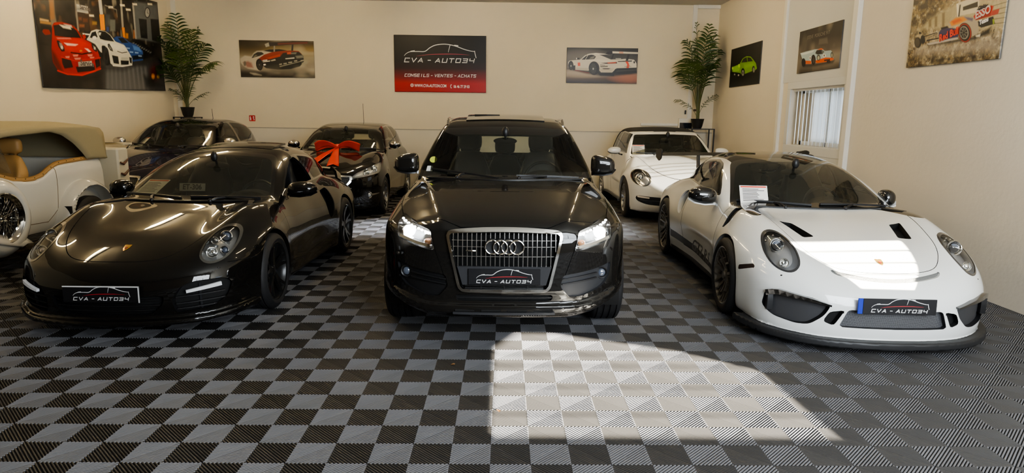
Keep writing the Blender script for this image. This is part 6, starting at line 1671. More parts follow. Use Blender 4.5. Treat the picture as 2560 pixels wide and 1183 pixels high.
    cv.ell(945, 560, 38, 55, '5a1410', .05); P([(850, 580), (900, 590), (1010, 660), (870, 690)], '0c0c0e', .03, .8); cv.ell(932, 590, 12, 16, 'f0a030', .015); cv.ell(970, 590, 9, 12, 'f8c050', .012)
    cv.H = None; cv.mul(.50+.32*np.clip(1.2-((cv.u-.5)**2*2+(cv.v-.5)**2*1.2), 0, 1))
    sag = lambda u, v: .012+.018*(1+np.sin(u*19))*(1-v)*.5+.02*(1-v)**3*np.abs(np.sin(u*7))
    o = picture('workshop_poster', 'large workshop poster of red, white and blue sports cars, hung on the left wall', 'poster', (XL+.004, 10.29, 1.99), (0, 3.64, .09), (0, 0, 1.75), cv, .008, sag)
    for s_, x, y, hh in (('Service', 400, 491, .13), ('Service', 383, 62, .10)):
        cv.view([(81, 675), (1021, 701), (965, 17), (-26, -262)]); u, v = cv.tf([(x, y)])[0]
        t = text(s_, hh, INK, 'poster_lettering', o, (XL+.075, 10.29+3.64*u, 1.99+.09*u+1.75*v), (PI/2, 0, PI/2), sx=.95, bold=.004)
    # race car from behind, back wall left
    cv = Canvas(1.58, .77, 380); cv.grad([(0, '1d1b18'), (.12, '4a463e'), (.3, '8a8274'), (.55, '9a9078'), (.75, '8a7444'), (.9, '4d3c1c'), (1, '2a2212')])
    cv.mix('cfc6ae', np.clip(cv.noise(3, 9, 3)-.35, 0, 1)*.9*np.clip(cv.u*1.5, 0, 1)); cv.mix('2e2616', np.clip(1-((cv.u-.1)**2*6+(cv.v-.9)**2*8), 0, 1)*.9)
    cv.view([(88, 652), (1302, 687), (1292, 92), (50, 57)]); P, L = cv.poly, cv.line
    P([(60, 560), (400, 590), (900, 660), (1300, 690), (80, 660)], '12100c', .06, .9); P([(240, 590), (330, 600), (420, 630), (300, 620)], 'd0c8b4', .03, .8)
    P([(70, 360), (150, 310), (260, 330), (300, 270), (350, 240), (470, 235), (600, 260), (420, 340), (370, 400), (400, 560), (200, 520), (120, 470), (80, 420)], 'bdb4a2', .02, r=.02); P([(120, 420), (200, 400), (260, 430), (290, 510), (190, 500)], '8a4034', .03, .75)
    P([(260, 355), (300, 290), (360, 255), (430, 258), (470, 290), (400, 320)], '26241c', .01, r=.02); P([(290, 330), (330, 300), (360, 310), (310, 345)], '8a8470', .01, .6)
    P([(455, 240), (560, 218), (720, 215), (850, 238), (720, 262), (600, 262)], '171614', .006); P([(375, 365), (470, 300), (600, 262), (760, 245), (900, 240), (1040, 250), (1100, 305), (1000, 300), (860, 300), (740, 345), (560, 390), (440, 400)], '8e2c16', .008, r=.01)
    P([(440, 400), (560, 380), (740, 330), (780, 280), (950, 260), (1050, 265), (1120, 330), (1130, 420), (1060, 500), (900, 540), (700, 545), (500, 520), (440, 470)], '171a18', .012, r=.02); P([(505, 355), (735, 295), (735, 335), (560, 372)], 'b8412a', .008); P([(850, 270), (915, 262), (920, 300), (850, 300)], 'c8563c', .008)
    P([(920, 275), (1010, 270), (1000, 300), (915, 300)], '7a7a70', .01, .8); P([(820, 365), (970, 352), (972, 372), (825, 380)], 'd8d4c8', .006, .9); P([(575, 395), (650, 375), (660, 395), (590, 408)], 'c8c0ac', .01, .9); P([(990, 330), (1110, 320), (1125, 360), (1010, 370)], '8a8a80', .02, .7)
    P([(445, 388), (520, 380), (520, 398), (445, 400)], 'e8e4d8', .004); P([(450, 408), (565, 395), (568, 412), (450, 424)], 'd8d0bc', .004); P([(455, 452), (490, 448), (500, 470), (462, 478)], 'e8e4d8', .004)
    for x, y, a_ in ((740, 460, 20), (815, 450, 26), (900, 432, 30), (990, 410, 24), (1100, 405, 26)): P([(x-a_, y-5), (x+a_, y-12), (x+a_, y+6), (x-a_, y+10)], 'c4beae', .012, .7)
    P([(720, 490), (1130, 400), (1130, 412), (730, 505)], '9a9888', .006, .7); P([(1090, 440), (1185, 430), (1185, 460), (1095, 470)], '9a9684', .012, .8)
    cv.ell(392, 460, 56, 95, '0d0c0b', th=-.15); cv.ell(392, 462, 40, 75, '2c2c2a'); 
    for k in range(7): a_ = k*.9; L([(392, 462), (392+38*math.cos(a_), 462+70*math.sin(a_))], '0a0a0a', .012)
    cv.ell(392, 462, 10, 16, '5a5a54'); cv.ell(150, 440, 22, 40, '6a6458', .02)
    P([(480, 130), (560, 100), (1195, 100), (1200, 130), (560, 165), (500, 180)], '1c1412', .006); P([(700, 120), (1190, 108), (1195, 128), (700, 140)], '7a2c1c', .02, .9); P([(480, 130), (545, 105), (560, 165), (500, 180)], 'a8a294', .008); P([(632, 160), (652, 160), (650, 255), (625, 255)], '8e8a80', .006); P([(930, 145), (960, 145), (952, 245), (920, 245)], '201c18', .006)
    cv.H = None; cv.mix('b5aa94', np.clip(cv.noise(5, 4, 6)-.3, 0, 1)*1.2*np.clip(1.0-np.abs(cv.v-.19)*5.5, 0, 1)*np.clip(cv.u*2-.4, 0, 1))
    picture('race_car_picture', 'canvas picture of a red and white race car seen from behind, on the back wall', 'picture', (-5.60, YB-.002, 2.40), (1.56, 0, 0), (0, 0, .755), cv, .02)
    # dealer's banner
    W, Hh = 1.945, 1.17; cv = Canvas(W, Hh, 160); cv.grad([(0, 'a01a1e'), (.16, 'a81d20'), (.24, '7a1718'), (.42, '2a1416'), (.55, '161414'), (1, '151414')])
    o = picture('dealer_sign', 'black and red banner with white car outline and CVA - AUTO34 lettering', 'banner', (-2.35, YB-.014, 2.135), (W, 0, 0), (0, 0, Hh), cv, .012)
    k = W/898.; c0 = A(-2.35, YB-.012, 2.135); q = lambda x, y: ((x-1570)*k, (660-y)*k)
    pw = mat('banner_white', (.85, .83, .80), .6)
    Wp, Rp = logo(700*k, .9); ox, oz = q(2016, 374); on_wall(o, [(np.array(v)+A(ox, oz), f) for v, f in Wp], c0, (1, 0, 0), pw, 'banner_logo', .016); on_wall(o, [(np.array(v)+A(ox, oz), f) for v, f in Rp], c0, (1, 0, 0), mat('banner_rose', (.45, .06, .10), .6), 'banner_sweep', .0158)
    v, f = techno('CONSEILS - VENTES - ACHATS', 695*k, 25*k, 5.2*k, .25, .55); ox, oz = q(1670, 513); on_wall(o, [(np.array(v)+A(ox, oz), f)], c0, (1, 0, 0), pw, 'banner_services', .016)
    for s_, x, y, hh, sx in (('WWW.CVA-AUTO34.COM', 1922, 600, 31*k*1.28, .66), ('06 46 77 29 03', 2228, 605, 31*k*1.22, .68)):
        a, b = q(x, y); text(s_, hh, pw, 'banner_contact', o, (c0[0]+a, YB-.030, c0[2]+b), (PI/2, 0, 0), sx=sx, bold=.002)
    a, b = q(1741, 596); R = 15*k; gl = [curveline([(a+R*math.cos(t), b+R*math.sin(t)) for t in np.linspace(0, 2*PI, 20)], 3*k, 2), curveline([(a+R*.45*math.cos(t), b+R*math.sin(t)) for t in np.linspace(0, 2*PI, 20)], 2.5*k, 2), stroke([(a-R, b), (a+R, b)], 2.5*k), stroke([(a-R*.85, b+R*.5), (a+R*.85, b+R*.5)], 2*k), stroke([(a-R*.85, b-R*.5), (a+R*.85, b-R*.5)], 2*k)]
    on_wall(o, gl, c0, (1, 0, 0), pw, 'globe_symbol', .016)
    a, b = q(2125, 602); on_wall(o, [curveline([(a+4*k, b+17*k), (a-5*k, b+8*k), (a-5*k, b-8*k), (a+4*k, b-17*k)], [9*k, 6*k, 6*k, 9*k], 6)], c0, (1, 0, 0), pw, 'phone_symbol', .016)
    # white race car, back wall right
    cv = Canvas(1.50, .725, 380); cv.grad([(0, '16120f'), (.12, '4a3a30'), (.28, '8a7866'), (.40, '6a6056'), (.6, '4c4844'), (.85, '2c2926'), (1, '1e1c1a')]); cv.mix('b8a890', np.clip(1-((cv.u-.25)**2*5+(cv.v-.28)**2*40), 0, 1)*.6); cv.mix('a8684c', np.clip(1-((cv.u-.9)**2*8+(cv.v-.16)**2*30), 0, 1)*.8); cv.mix('7c7670', np.clip(1-((cv.u-.28)**2*6+(cv.v-.75)**2*16), 0, 1)*.6)
    cv.view([(68, 668), (1222, 686), (1258, 102), (90, 90)]); P, L = cv.poly, cv.line
    P([(90, 440), (400, 520), (640, 560), (850, 560), (1240, 520), (1230, 480), (800, 470), (200, 430)], '0a0908', .03, .9)
    P([(105, 330), (130, 305), (240, 295), (300, 290), (380, 220), (450, 192), (560, 180), (700, 192), (860, 230), (1050, 275), (1185, 290), (1225, 350), (1225, 420), (1180, 440), (880, 440), (820, 500), (640, 500), (560, 400), (430, 470), (215, 455), (190, 400), (110, 420)], 'd4ccba', r=.012)
    P([(320, 290), (400, 225), (480, 206), (520, 212), (560, 240), (530, 280), (420, 290)], '211f1c', r=.008); L([(385, 288), (425, 222)], 'd4ccba', .012); P([(470, 250), (545, 225), (520, 270), (450, 280)], '8a8478', .008, .6)
    P([(615, 208), (720, 205), (860, 220), (1050, 275), (930, 285), (800, 285)], '35322e', .006); P([(880, 265), (970, 265), (970, 280), (885, 280)], 'a8a49a', .006)
    P([(236, 262), (250, 258), (250, 285), (238, 285)], 'e8e4d8'); P([(250, 260), (290, 260), (290, 285), (252, 285)], '161412')
    P([(420, 200), (560, 182), (700, 195), (560, 196), (470, 205)], 'f0ead8', .008, .8); P([(400, 290), (620, 285), (900, 310), (640, 330), (520, 310)], 'e8e0ce', .015, .7); P([(220, 420), (430, 430), (430, 468), (215, 455)], 'b0a692', .02, .7); P([(600, 430), (860, 430), (815, 500), (640, 500)], 'b4a890', .02, .6)
    cv.ell(150, 385, 42, 76, '100f0e'); cv.ell(150, 390, 26, 52, '2c2b2a'); cv.ell(150, 392, 8, 14, 'b8b4aa'); P([(185, 385), (222, 383), (218, 460), (180, 462)], '141312', r=.006)
    cv.ell(525, 430, 88, 112, '100f0e'); cv.ell(512, 435, 56, 88, '262625'); 
    for k in range(10): a_ = k*.628; L([(512, 437), (512+50*math.cos(a_), 437+80*math.sin(a_))], '4a4844', .007)
    cv.ell(512, 440, 12, 16, 'a8a49a'); P([(560, 480), (640, 500), (860, 505), (850, 560), (620, 550)], '0c0b0a', .01)
    L([(215, 462), (440, 508)], '6e2018', .020)
    P([(635, 345), (720, 340), (900, 325), (905, 352), (720, 358)], '2a1a14', .005); P([(740, 338), (895, 328), (880, 345), (760, 350)], 'd8501e', .008, .9); P([(915, 315), (1150, 302), (1150, 320), (918, 328)], '171513', .004)
    P([(258, 338), (300, 336), (302, 392), (262, 394)], 'cc4a26', .004); P([(625, 372), (705, 376), (705, 386), (625, 384)], '4a463e', .004, .8); P([(625, 395), (750, 388), (750, 410), (630, 414)], '3a3428', .005, .8); P([(655, 432), (800, 432), (760, 448), (680, 446)], '1e1a16', .006)
    P([(870, 445), (900, 430), (1225, 420), (1225, 505), (1140, 520), (900, 535), (830, 510)], '131211', .008, r=.008); P([(890, 470), (1220, 455), (1220, 465), (890, 485)], '3a3632', .006)
    P([(1040, 320), (1085, 318), (1110, 390), (1095, 425), (1055, 425), (1070, 370)], 'e0481e', .004); P([(1025, 398), (1140, 392), (1140, 404), (1025, 410)], '8a7a68', .006, .7); cv.ell(1188, 332, 12, 20, '151311')
    P([(720, 195), (745, 160), (830, 148), (832, 195), (760, 208)], '141211', .004); P([(830, 152), (1258, 166), (1256, 195), (832, 185)], 'd6ccb8', .003); P([(940, 158), (1010, 160), (1010, 188), (940, 186)], 'cc8060', .01, .8); P([(840, 190), (862, 190), (830, 285), (800, 285)], '151312', .004); P([(1085, 198), (1120, 200), (1085, 305), (1045, 305)], '151312', .004)
    cv.H = None; picture('white_race_car_picture', 'canvas picture of a white race car with tall rear wing, on the back wall', 'picture', (1.305, YB-.002, 2.365), (1.51, 0, 0), (0, 0, .73), cv, .02)
    # right wall: u runs towards the camera (-y)
    cv = Canvas(1.55, .735, 320); cv.grad([(0, '100f0e'), (.3, '191715'), (1, '211e1b')]); cv.view([(40, 697), (324, 668), (362, 248), (68, 327)]); P, L = cv.poly, cv.line
    P([(60, 600), (160, 610), (300, 580), (330, 560), (160, 590)], '040404', .03, .9)
    P([(68, 530), (75, 500), (140, 475), (150, 460), (172, 420), (210, 398), (250, 402), (275, 432), (300, 470), (310, 520), (290, 540), (262, 545), (180, 575), (100, 565), (68, 552)], '6f9c1a', r=.015)
    P([(155, 460), (178, 420), (212, 405), (218, 455)], '26281e', r=.006); P([(222, 452), (220, 408), (248, 410), (272, 448)], '1c1e16', r=.006); L([(219, 456), (217, 405)], '5a8018', .008); L([(155, 462), (182, 418), (214, 402), (250, 408)], '8cba38', .010)
    P([(80, 500), (140, 480), (150, 500), (140, 540), (80, 545)], '8cc42a', .02, .9); P([(185, 475), (270, 465), (285, 490), (190, 520)], '86b82c', .03, .8); cv.ell(138, 490, 10, 18, 'b4dc60', .008); cv.ell(76, 512, 7, 14, 'c0e070', .008)
    P([(68, 545), (150, 560), (160, 590), (70, 580)], '0c0c0a', r=.006); cv.ell(175, 555, 18, 42, '0c0c0b'); cv.ell(174, 560, 11, 28, '94928a'); cv.ell(174, 560, 5, 12, '2a2a28'); cv.ell(277, 530, 14, 36, '0c0c0b'); cv.ell(279, 534, 9, 24, '84827a')
    cv.ell(95, 572, 7, 8, 'a8a69c', .006); cv.ell(132, 580, 7, 8, 'b0aea4', .006); P([(290, 442), (306, 440), (304, 455), (292, 456)], '15170f')
    cv.H = None; picture('green_car_picture', 'dark picture of a small green classic car, on the right wall beside the palm', 'picture', (XR+.002, 13.36, 2.265), (0, -1.555, 0), (0, 0, .735), cv, .02)
    cv = Canvas(1.29, .625, 340); cv.grad([(0, '4a4238'), (.15, '7a7062'), (.3, '8a8070'), (.45, '5a5148'), (.7, '342f2a'), (1, '262320')]); cv.mix('a09482', np.clip(cv.noise(4, 4, 4)-.45, 0, 1)*1.0); cv.mix('1c1a17', np.clip(cv.noise(4, 3, 9)-.5, 0, 1)*1.5)
    cv.view([(703, 567), (1117, 518), (1168, 38), (748, 148)]); P, L = cv.poly, cv.line
    P([(930, 225), (1010, 210), (1015, 270), (925, 280)], '6a6258', .02, .7); P([(760, 480), (880, 470), (1080, 440), (1060, 470), (880, 500), (770, 500)], '15110d', .03, .85)
    P([(745, 360), (800, 345), (890, 325), (910, 325), (950, 318), (985, 345), (1045, 340), (1062, 370), (1068, 430), (1000, 455), (900, 462), (860, 440), (850, 470), (790, 470), (760, 410)], 'a4b8bc', r=.012)
    P([(745, 362), (880, 335), (870, 350), (800, 372), (760, 378)], 'd4dcd8', .008, .8); P([(890, 365), (905, 335), (950, 328), (980, 352), (960, 375), (910, 378)], '24241f', r=.006); P([(905, 330), (950, 316), (975, 328), (960, 332)], 'd8641e', .004); P([(950, 340), (968, 338), (975, 362), (958, 366)], '6a7474', .006, .7)
    P([(785, 435), (850, 440), (850, 470), (790, 470)], 'c85a24', r=.004); P([(885, 440), (990, 410), (1068, 415), (1068, 438), (1000, 455), (900, 465)], 'd45a22', r=.006); P([(975, 432), (1035, 425), (1035, 440), (978, 448)], '3a1c10', .005)
    cv.ell(922, 410, 18, 30, '2e302c'); cv.ell(922, 412, 11, 20, 'a8a894'); cv.ell(1053, 388, 13, 30, '2e302c'); cv.ell(1053, 390, 7, 20, 'a8a894'); cv.ell(978, 392, 16, 18, 'e4e0d4'); P([(972, 382), (984, 382), (980, 402), (974, 402)], '2a2622', .004); cv.ell(840, 412, 12, 20, 'dcd8cc'); P([(836, 402), (844, 402), (844, 424), (838, 424)], '2a2622', .004)
    cv.ell(775, 455, 20, 44, '0f0e0d'); cv.ell(872, 430, 22, 52, '0f0e0d'); cv.ell(874, 434, 10, 28, '3c3832'); cv.ell(1020, 455, 20, 16, '0f0e0d')
    cv.H = None; o = picture('prototype_car_picture', 'brown picture of a pale blue and orange race car, above the window', 'picture', (XR-.010, 10.27, 2.335), (0, -1.285, 0), (0, 0, .62), cv, .02)
    text('STEVE  PORSCHE 917', .07, mat('faded_letters', (.26, .23, .20), .6), 'picture_lettering', o, (XR-.034, 9.66, 2.335+.50), (PI/2, 0, -PI/2), sx=1.05)
    cv = Canvas(1.40, .80, 440); cv.grad([(0, '4a3a26'), (.15, '6a5a40'), (.26, 'a89c86'), (.40, 'a09274'), (.7, '8a7448'), (1, '5a4420')])
    for sd_, f_, c, th, am in ((1, 9, '2a1c0e', .50, 2.2), (2, 5, 'd0c09a', .52, 1.4), (3, 16, '3c2814', .56, 2.4), (4, 24, 'dccfb0', .58, 2.), (7, 34, '18110a', .60, 2.4), (9, 50, 'b89a60', .58, 1.6)): cv.mix(c, np.clip(np.clip((cv.noise(f_, f_, sd_)*.6+cv.noise(f_*2.3, f_*2.3, sd_+30)*.4)-th+.06, 0, 1)*am, 0, .75))
    cv.view([(21, 684), (953, 592), (1086, -347), (109, -74)]); P, L = cv.poly, cv.line
    nz = np.clip(cv.noise(14, 14, 41)*1.6-.25, 0, 1)
    cv.mix('2a1e10', nz*np.clip(1.1-(cv.u*.9+cv.v*.0), 0, 1)*np.clip((cv.v-.42)*4, 0, 1)*np.clip((.55-cv.u)*4, 0, 1)); cv.mix('1a130b', np.clip(cv.noise(18, 18, 43)*1.8-.6, 0, 1)*np.clip((.20-cv.v)*9, 0, 1)*.9)
    P([(150, 300), (350, 130), (520, 40), (800, -40), (1060, -40), (1020, 260), (800, 280), (420, 280)], 'b8aa84', .03, .75)
    for x in (250, 310, 385): P([(x, 200-(x-250)*.5), (x+28, 190-(x-250)*.5), (x+24, 270), (x, 275)], '6a5a3c', .012, .8)
    P([(530, 40), (550, 35), (560, 180), (540, 185)], 'e8e0c8', .006); P([(545, 30), (760, -40), (760, 120), (560, 160)], 'd8cdb0', .006, .8); P([(595, 70), (745, 15), (745, 70), (595, 108)], '1a1612', .005); P([(560, 50), (575, 45), (560, 170), (545, 172)], '2a241c', .006)
    for k in range(5): L([(900, 60+45*k), (1050, 15+52*k)], '2c261e', .008, a=.7)
    P([(240, 455), (560, 390), (700, 370), (880, 270), (860, 340), (700, 410), (480, 440), (250, 470)], '0e0c0a', .02, .95); P([(120, 500), (560, 440), (980, 380), (960, 520), (400, 540), (100, 560)], 'b0a494', .05, .55)
    P([(700, 165), (740, 120), (880, 55), (905, 60), (880, 160), (720, 205)], 'b42a1c', .004); P([(720, 170), (880, 130), (870, 165), (722, 205)], '8e1e14', .006, .8); P([(890, 110), (965, 85), (950, 140), (880, 160)], 'a83024', .006); P([(735, 95), (850, 40), (850, 60), (740, 108)], '1c1a1a', .006); P([(745, 215), (900, 165), (920, 240), (780, 280), (745, 260)], '15171a', .004); P([(893, 195), (910, 192), (912, 240), (897, 245)], '8aa02a', .005)
    P([(440, 250), (470, 205), (520, 175), (600, 165), (700, 180), (750, 230), (750, 330), (690, 370), (640, 230), (560, 240), (480, 280)], 'a89c88', r=.015); P([(460, 225), (520, 180), (600, 168), (640, 200), (560, 240), (480, 265)], 'd88a1e', .01, .95); P([(480, 215), (560, 185), (590, 205), (500, 245)], 'c84a1e', .012, .8); P([(610, 170), (700, 182), (690, 215), (640, 200)], '3a3a6a', .012, .8)
    P([(350, 330), (380, 290), (440, 280), (560, 290), (545, 375), (380, 405), (350, 370)], '34305a', .008, r=.008); P([(230, 440), (540, 378), (545, 395), (250, 455)], 'b8b0a8', .006); P([(370, 280), (440, 262), (450, 280), (380, 300)], '16151c', .006); P([(455, 320), (560, 282), (560, 296), (460, 330)], 'a83a2c', .006, .8)
    cv.ell(615, 330, 68, 100, '0e0d0d', th=-.1); cv.ell(614, 332, 63, 93, 'b02a1e', .008, 1, -.1); cv.ell(612, 332, 56, 84, '141312', th=-.1); cv.ell(606, 330, 46, 66, '8a8880', th=-.1); cv.ell(604, 330, 38, 56, '2c2b29', th=-.1)
    for k in range(8): a_ = k*.785; L([(604, 330), (604+36*math.cos(a_), 330+54*math.sin(a_))], '8a8880', .006)
    cv.ell(604, 330, 10, 14, '1a1918'); cv.ell(140, 430, 36, 56, '1a1917', .01); cv.ell(135, 430, 24, 44, '4a443a', .01); cv.ell(190, 400, 24, 46, '201f20', .01); P([(150, 320), (175, 325), (172, 345), (152, 345)], '15130f'); L([(200, 370), (330, 330)], '1a1818', .012); L([(230, 410), (350, 385)], '1a1818', .016); L([(250, 380), (340, 340)], '6a6258', .010); P([(725, 360), (770, 345), (765, 370), (730, 372)], 'e0d8c4', .01)
    cv.H = None; o = picture('single_seater_picture', 'large painterly poster of an open-wheel race car on the right wall near the camera', 'poster', (XR-.004, 7.475, 2.225), (0, -1.395, -.02), (0, 0, .80), cv, .02)
    for s_, x, y, hh, c in (('ESSO', 800, 125, .105, (.62, .50, .46)), ('Red Bull', 455, 350, .10, (.72, .06, .03)), ('Tezos', 810, 212, .055, (.75, .75, .75)), ('Citrix', 790, 72, .05, (.06, .05, .05))):
        cv.view([(21, 684), (953, 592), (1086, -347), (109, -74)]); u, v = cv.tf([(x, y)])[0]
        t = text(s_, hh, mat('poster_ink_'+s_.split()[0].lower(), c, .5), 'poster_lettering', o, (XR-.028, 7.475-1.395*u, 2.225-.02*u+.80*v), (PI/2, -.17, -PI/2), sx=.85, bold=.004)

# ------------------------------------------------------------------ palms, shelves, small fixtures
LEAF = None
def palm(loc, label, height, spread, seed, fronds):
    global LEAF
    LEAF = LEAF or mat('palm_leaf', (.040, .085, .016), .42, noise=.45, nscale=6, spec=.4)
    LEAF2 = mat('palm_leaf_pale', (.085, .135, .025), .45, noise=.4, nscale=6)
    STEM = mat('palm_stem', (.08, .095, .03), .5)
    t = thing('potted_palm', label, 'plant', loc)
    V, Fc = lathe([(0, .001), (0, .085), (.05, .105), (.19, .135), (.20, .14), (.20, .125), (.17, .12), (.17, .001)], 32, 'z'); mesh('pot', V, Fc, mat('pot_black', (.012, .012, .012), .5), t, angle=40)
    r = random.Random(seed)
    for (az, lean, ln, tw, low) in fronds:
        mb = MB(); N = 16; u = np.linspace(0, 1, N); d = A(math.cos(az), math.sin(az), 0)
        h0 = .17; st = .0 if not low else .0
        rad = spread*lean*(u**1.5); zz = h0+ln*(u-.30*lean*u**3)
        P = A(0, 0, 0)+np.outer(rad, d)+np.outer(zz, A(0, 0, 1))+np.outer(.02*np.sin(u*3+az), A(-d[1], d[0], 0))
        P[:, 1] = np.minimum(P[:, 1], YB-.08-loc[1]); P[:, 0] = np.clip(P[:, 0], XL+.08-loc[0], XR-.05-loc[0]); mb.tube(P, np.linspace(.011 if not low else .005, .002, N), 1, 6)
        b0 = .46 if not low else .35; T = np.gradient(P, axis=0); T /= np.linalg.norm(T, axis=1)[:, None]
        K = 13 if not low else 9
        for k in range(K):
            q = b0+(1-b0)*(k+.5)/K; p = np.array([np.interp(q, u, P[:, i]) for i in range(3)]); tt = np.array([np.interp(q, u, T[:, i]) for i in range(3)]); tt /= np.linalg.norm(tt)
            s0 = np.cross(tt, A(math.cos(az+1.57+tw), math.sin(az+1.57+tw), .15)); s0 /= np.linalg.norm(s0); s1 = np.cross(tt, s0)
            L = (.40 if not low else .19)*(math.sin(PI*(.22+.70*(k+.5)/K)))*(.85+.3*r.random())
            for sd in (-1, 1):
                out = sd*s1*.80+tt*.66+s0*.28*r.uniform(-1, 1); out /= np.linalg.norm(out); m = 6; v = np.linspace(0, 1, m)
                C = p+np.outer(v*L, out)+np.outer(-(v**2)*L*.42, A(0, 0, 1)); wd = (.0165 if not low else .008)*np.sin(PI*np.clip(v*.86+.10, 0, 1))**.7; wd[-1] = .001
                side = np.cross(out, s0); side /= np.linalg.norm(side)+1e-9
                VV = np.concatenate([C-side*wd[:, None], C+np.outer(wd*.25, s0), C+side*wd[:, None]]); FF = [[i, i+1, m+i+1, m+i] for i in range(m-1)]+[[m+i, m+i+1, 2*m+i+1, 2*m+i] for i in range(m-1)]
                VV[:, 1] = np.minimum(VV[:, 1], YB-.06-loc[1]); VV[:, 0] = np.clip(VV[:, 0], XL+.06-loc[0], XR-.03-loc[0]); mb.add(VV, FF, 0)
        mb.build('frond', [LEAF2 if r.random() < .25 else LEAF, STEM], t)
    mb = MB()
    for k in range(5): a = k*1.26; mb.tube([(.02*math.cos(a), .02*math.sin(a), .16), (.025*math.cos(a), .025*math.sin(a), .55), (.05*math.cos(a), .05*math.sin(a), .95)], [.016, .013, .008], 0, 7)
    mb.build('stems', STEM, t)
    return t
def shelf(loc, w, d, h, label):
    t = thing('metal_shelf', label, 'shelf', loc); bm = mat('shelf_black', (.015, .015, .015), .45)
    for x in (-w/2, w/2):
        for y in (-d/2, d/2): mesh('leg', *box((x-.012, y-.012, 0), (x+.012, y+.012, h)), bm, t, False)
    for z in (h-.02, h*.62, h*.25): mesh('shelf_board', *box((-w/2, -d/2, z), (w/2, d/2, z+.02)), bm, t, False)
    return t
def decor():
    pictures()
    # left palm on its shelf, right palm on its shelf
    shelf((-6.70, 14.13, 0), .44, .32, 1.555, 'black metal shelf under the left palm, mostly hidden by the dark blue hatchback')
    shelf((4.13, 13.90, 0), .46, .34, 1.440, 'black metal frame shelf carrying the palm in the right corner')
    palm((-6.66, 14.06, 1.556), 'tall palm in a black pot beside the workshop poster in the left corner', 2.1, .60, 3,
         [(2.75, .95, 1.75, .2, 0), (3.9, .80, 1.85, .4, 0), (3.3, .45, 2.0, -.3, 0), (4.6, .35, 2.1, .3, 0), (5.6, .65, 1.95, .1, 0), (.1, .80, 1.75, -.4, 0), (6.1, 1.25, 1.50, .3, 0), (4.9, .75, 1.50, 0, 0), (2.9, 1.0, 1.25, .6, 0), (5.4, .95, 1.2, .2, 0), (3.6, 1.0, 1.35, .2, 0), (4.2, .9, 1.15, .2, 0), (6.2, .6, 2.0, .4, 0),
          (0.1, .75, .45, .1, 1), (3.2, .55, .50, 0, 1), (5.3, .55, .62, .2, 1), (4.4, .5, .45, .2, 1)])
    palm((4.05, 13.90, 1.441), 'tall palm in a black pot on the metal shelf in the right corner', 2.2, .46, 8,
         [(3.1, .70, 2.05, .2, 0), (3.6, .95, 1.70, .4, 0), (3.3, .35, 2.2, -.3, 0), (5.9, .55, 2.1, .3, 0), (6.1, .75, 1.85, .1, 0), (4.6, .55, 2.0, -.4, 0), (4.0, .85, 1.55, .3, 0), (5.2, .35, 2.15, 0, 0), (5.4, .8, 1.6, .6, 0), (3.2, .9, 1.35, .2, 0), (4.9, .8, 1.45, .2, 0), (3.0, 1.05, .62, .2, 1), (.1, .85, .72, .2, 1)])
    # fire-equipment sign
    o = mesh('safety_sign', *box((0, 0, 0), (.128, .006, .122), .002), mat('sign_red', (.50, .02, .02), .5), None, False, loc=(-5.485, YB-.007, 1.478)); setp(o, 'small red fire safety sign with white symbols on the back wall', 'sign')
    mb = MB(); mb.box((.018, -.002, .02), (.042, -.001, .075)).box((.024, -.002, .078), (.036, -.001, .105)).box((.012, -.002, .082), (.024, -.001, .09)); mb.box((.082, -.002, .05), (.104, -.001, .062)).box((.094, -.002, .02), (.110, -.001, .05)).box((.08, -.002, .075), (.108, -.001, .10)); mb.build('sign_symbols', PLATEW, o, False)
    # electrical fittings in the right corner
    t = thing('electrical_box', 'white electrical box with dark window behind the right palm', 'box', (3.885, YB-.001, 1.40)); mb = MB(); mb.box((-.13, -.09, 0), (.16, 0, .25), 0, None, .008); mb.build('box_case', WHITE, t)
    mesh('box_window', *box((-.115, -.096, .03), (.15, -.088, .155), .003), mat('smoked_window', (.012, .016, .025), .15, coat=1), t, False)
    o = mesh('wall_switch', *box((0, 0, 0), (.030, .03, .085), .004), DARK, None, False, loc=(3.885, YB-.031, 1.735)); setp(o, 'small black switch on the back wall above the electrical box', 'switch')
    o = mesh('wall_socket', *box((0, 0, 0), (.062, .03, .045), .004), mat('socket_brown', (.06, .04, .03), .5), None, False, loc=(4.06, YB-.061, 1.80)); setp(o, 'small dark brown socket on the white conduit behind the right palm', 'socket')
    o = mesh('cable_duct', *box((0, 0, 0), (.80, .05, .055), .004), WHITE, None, False, loc=(2.94, YB-.051, 1.482)); setp(o, 'white horizontal cable duct on the back wall above the convertible', 'cable duct')  # cable duct fixed flat to the wall
    # price sheets behind the windscreens
    cars = {'turbo': ((-2.82, 5.44), 0, 1), 'rs': ((2.79, 5.37), -.045, 1), 'peugeot': ((-2.84, 10.95), 0, 1.03), 'alfa': ((-5.62, 10.60), .05, 1.05), 'softtop': ((2.90, 10.88), 0, 1)}
    def W(kind, p):
        (ox, oy), th, zs = cars[kind]; c, s_ = math.cos(th), math.sin(th); return (ox+c*p[0]-s_*p[1], oy+s_*p[0]+c*p[1], p[2]*zs)
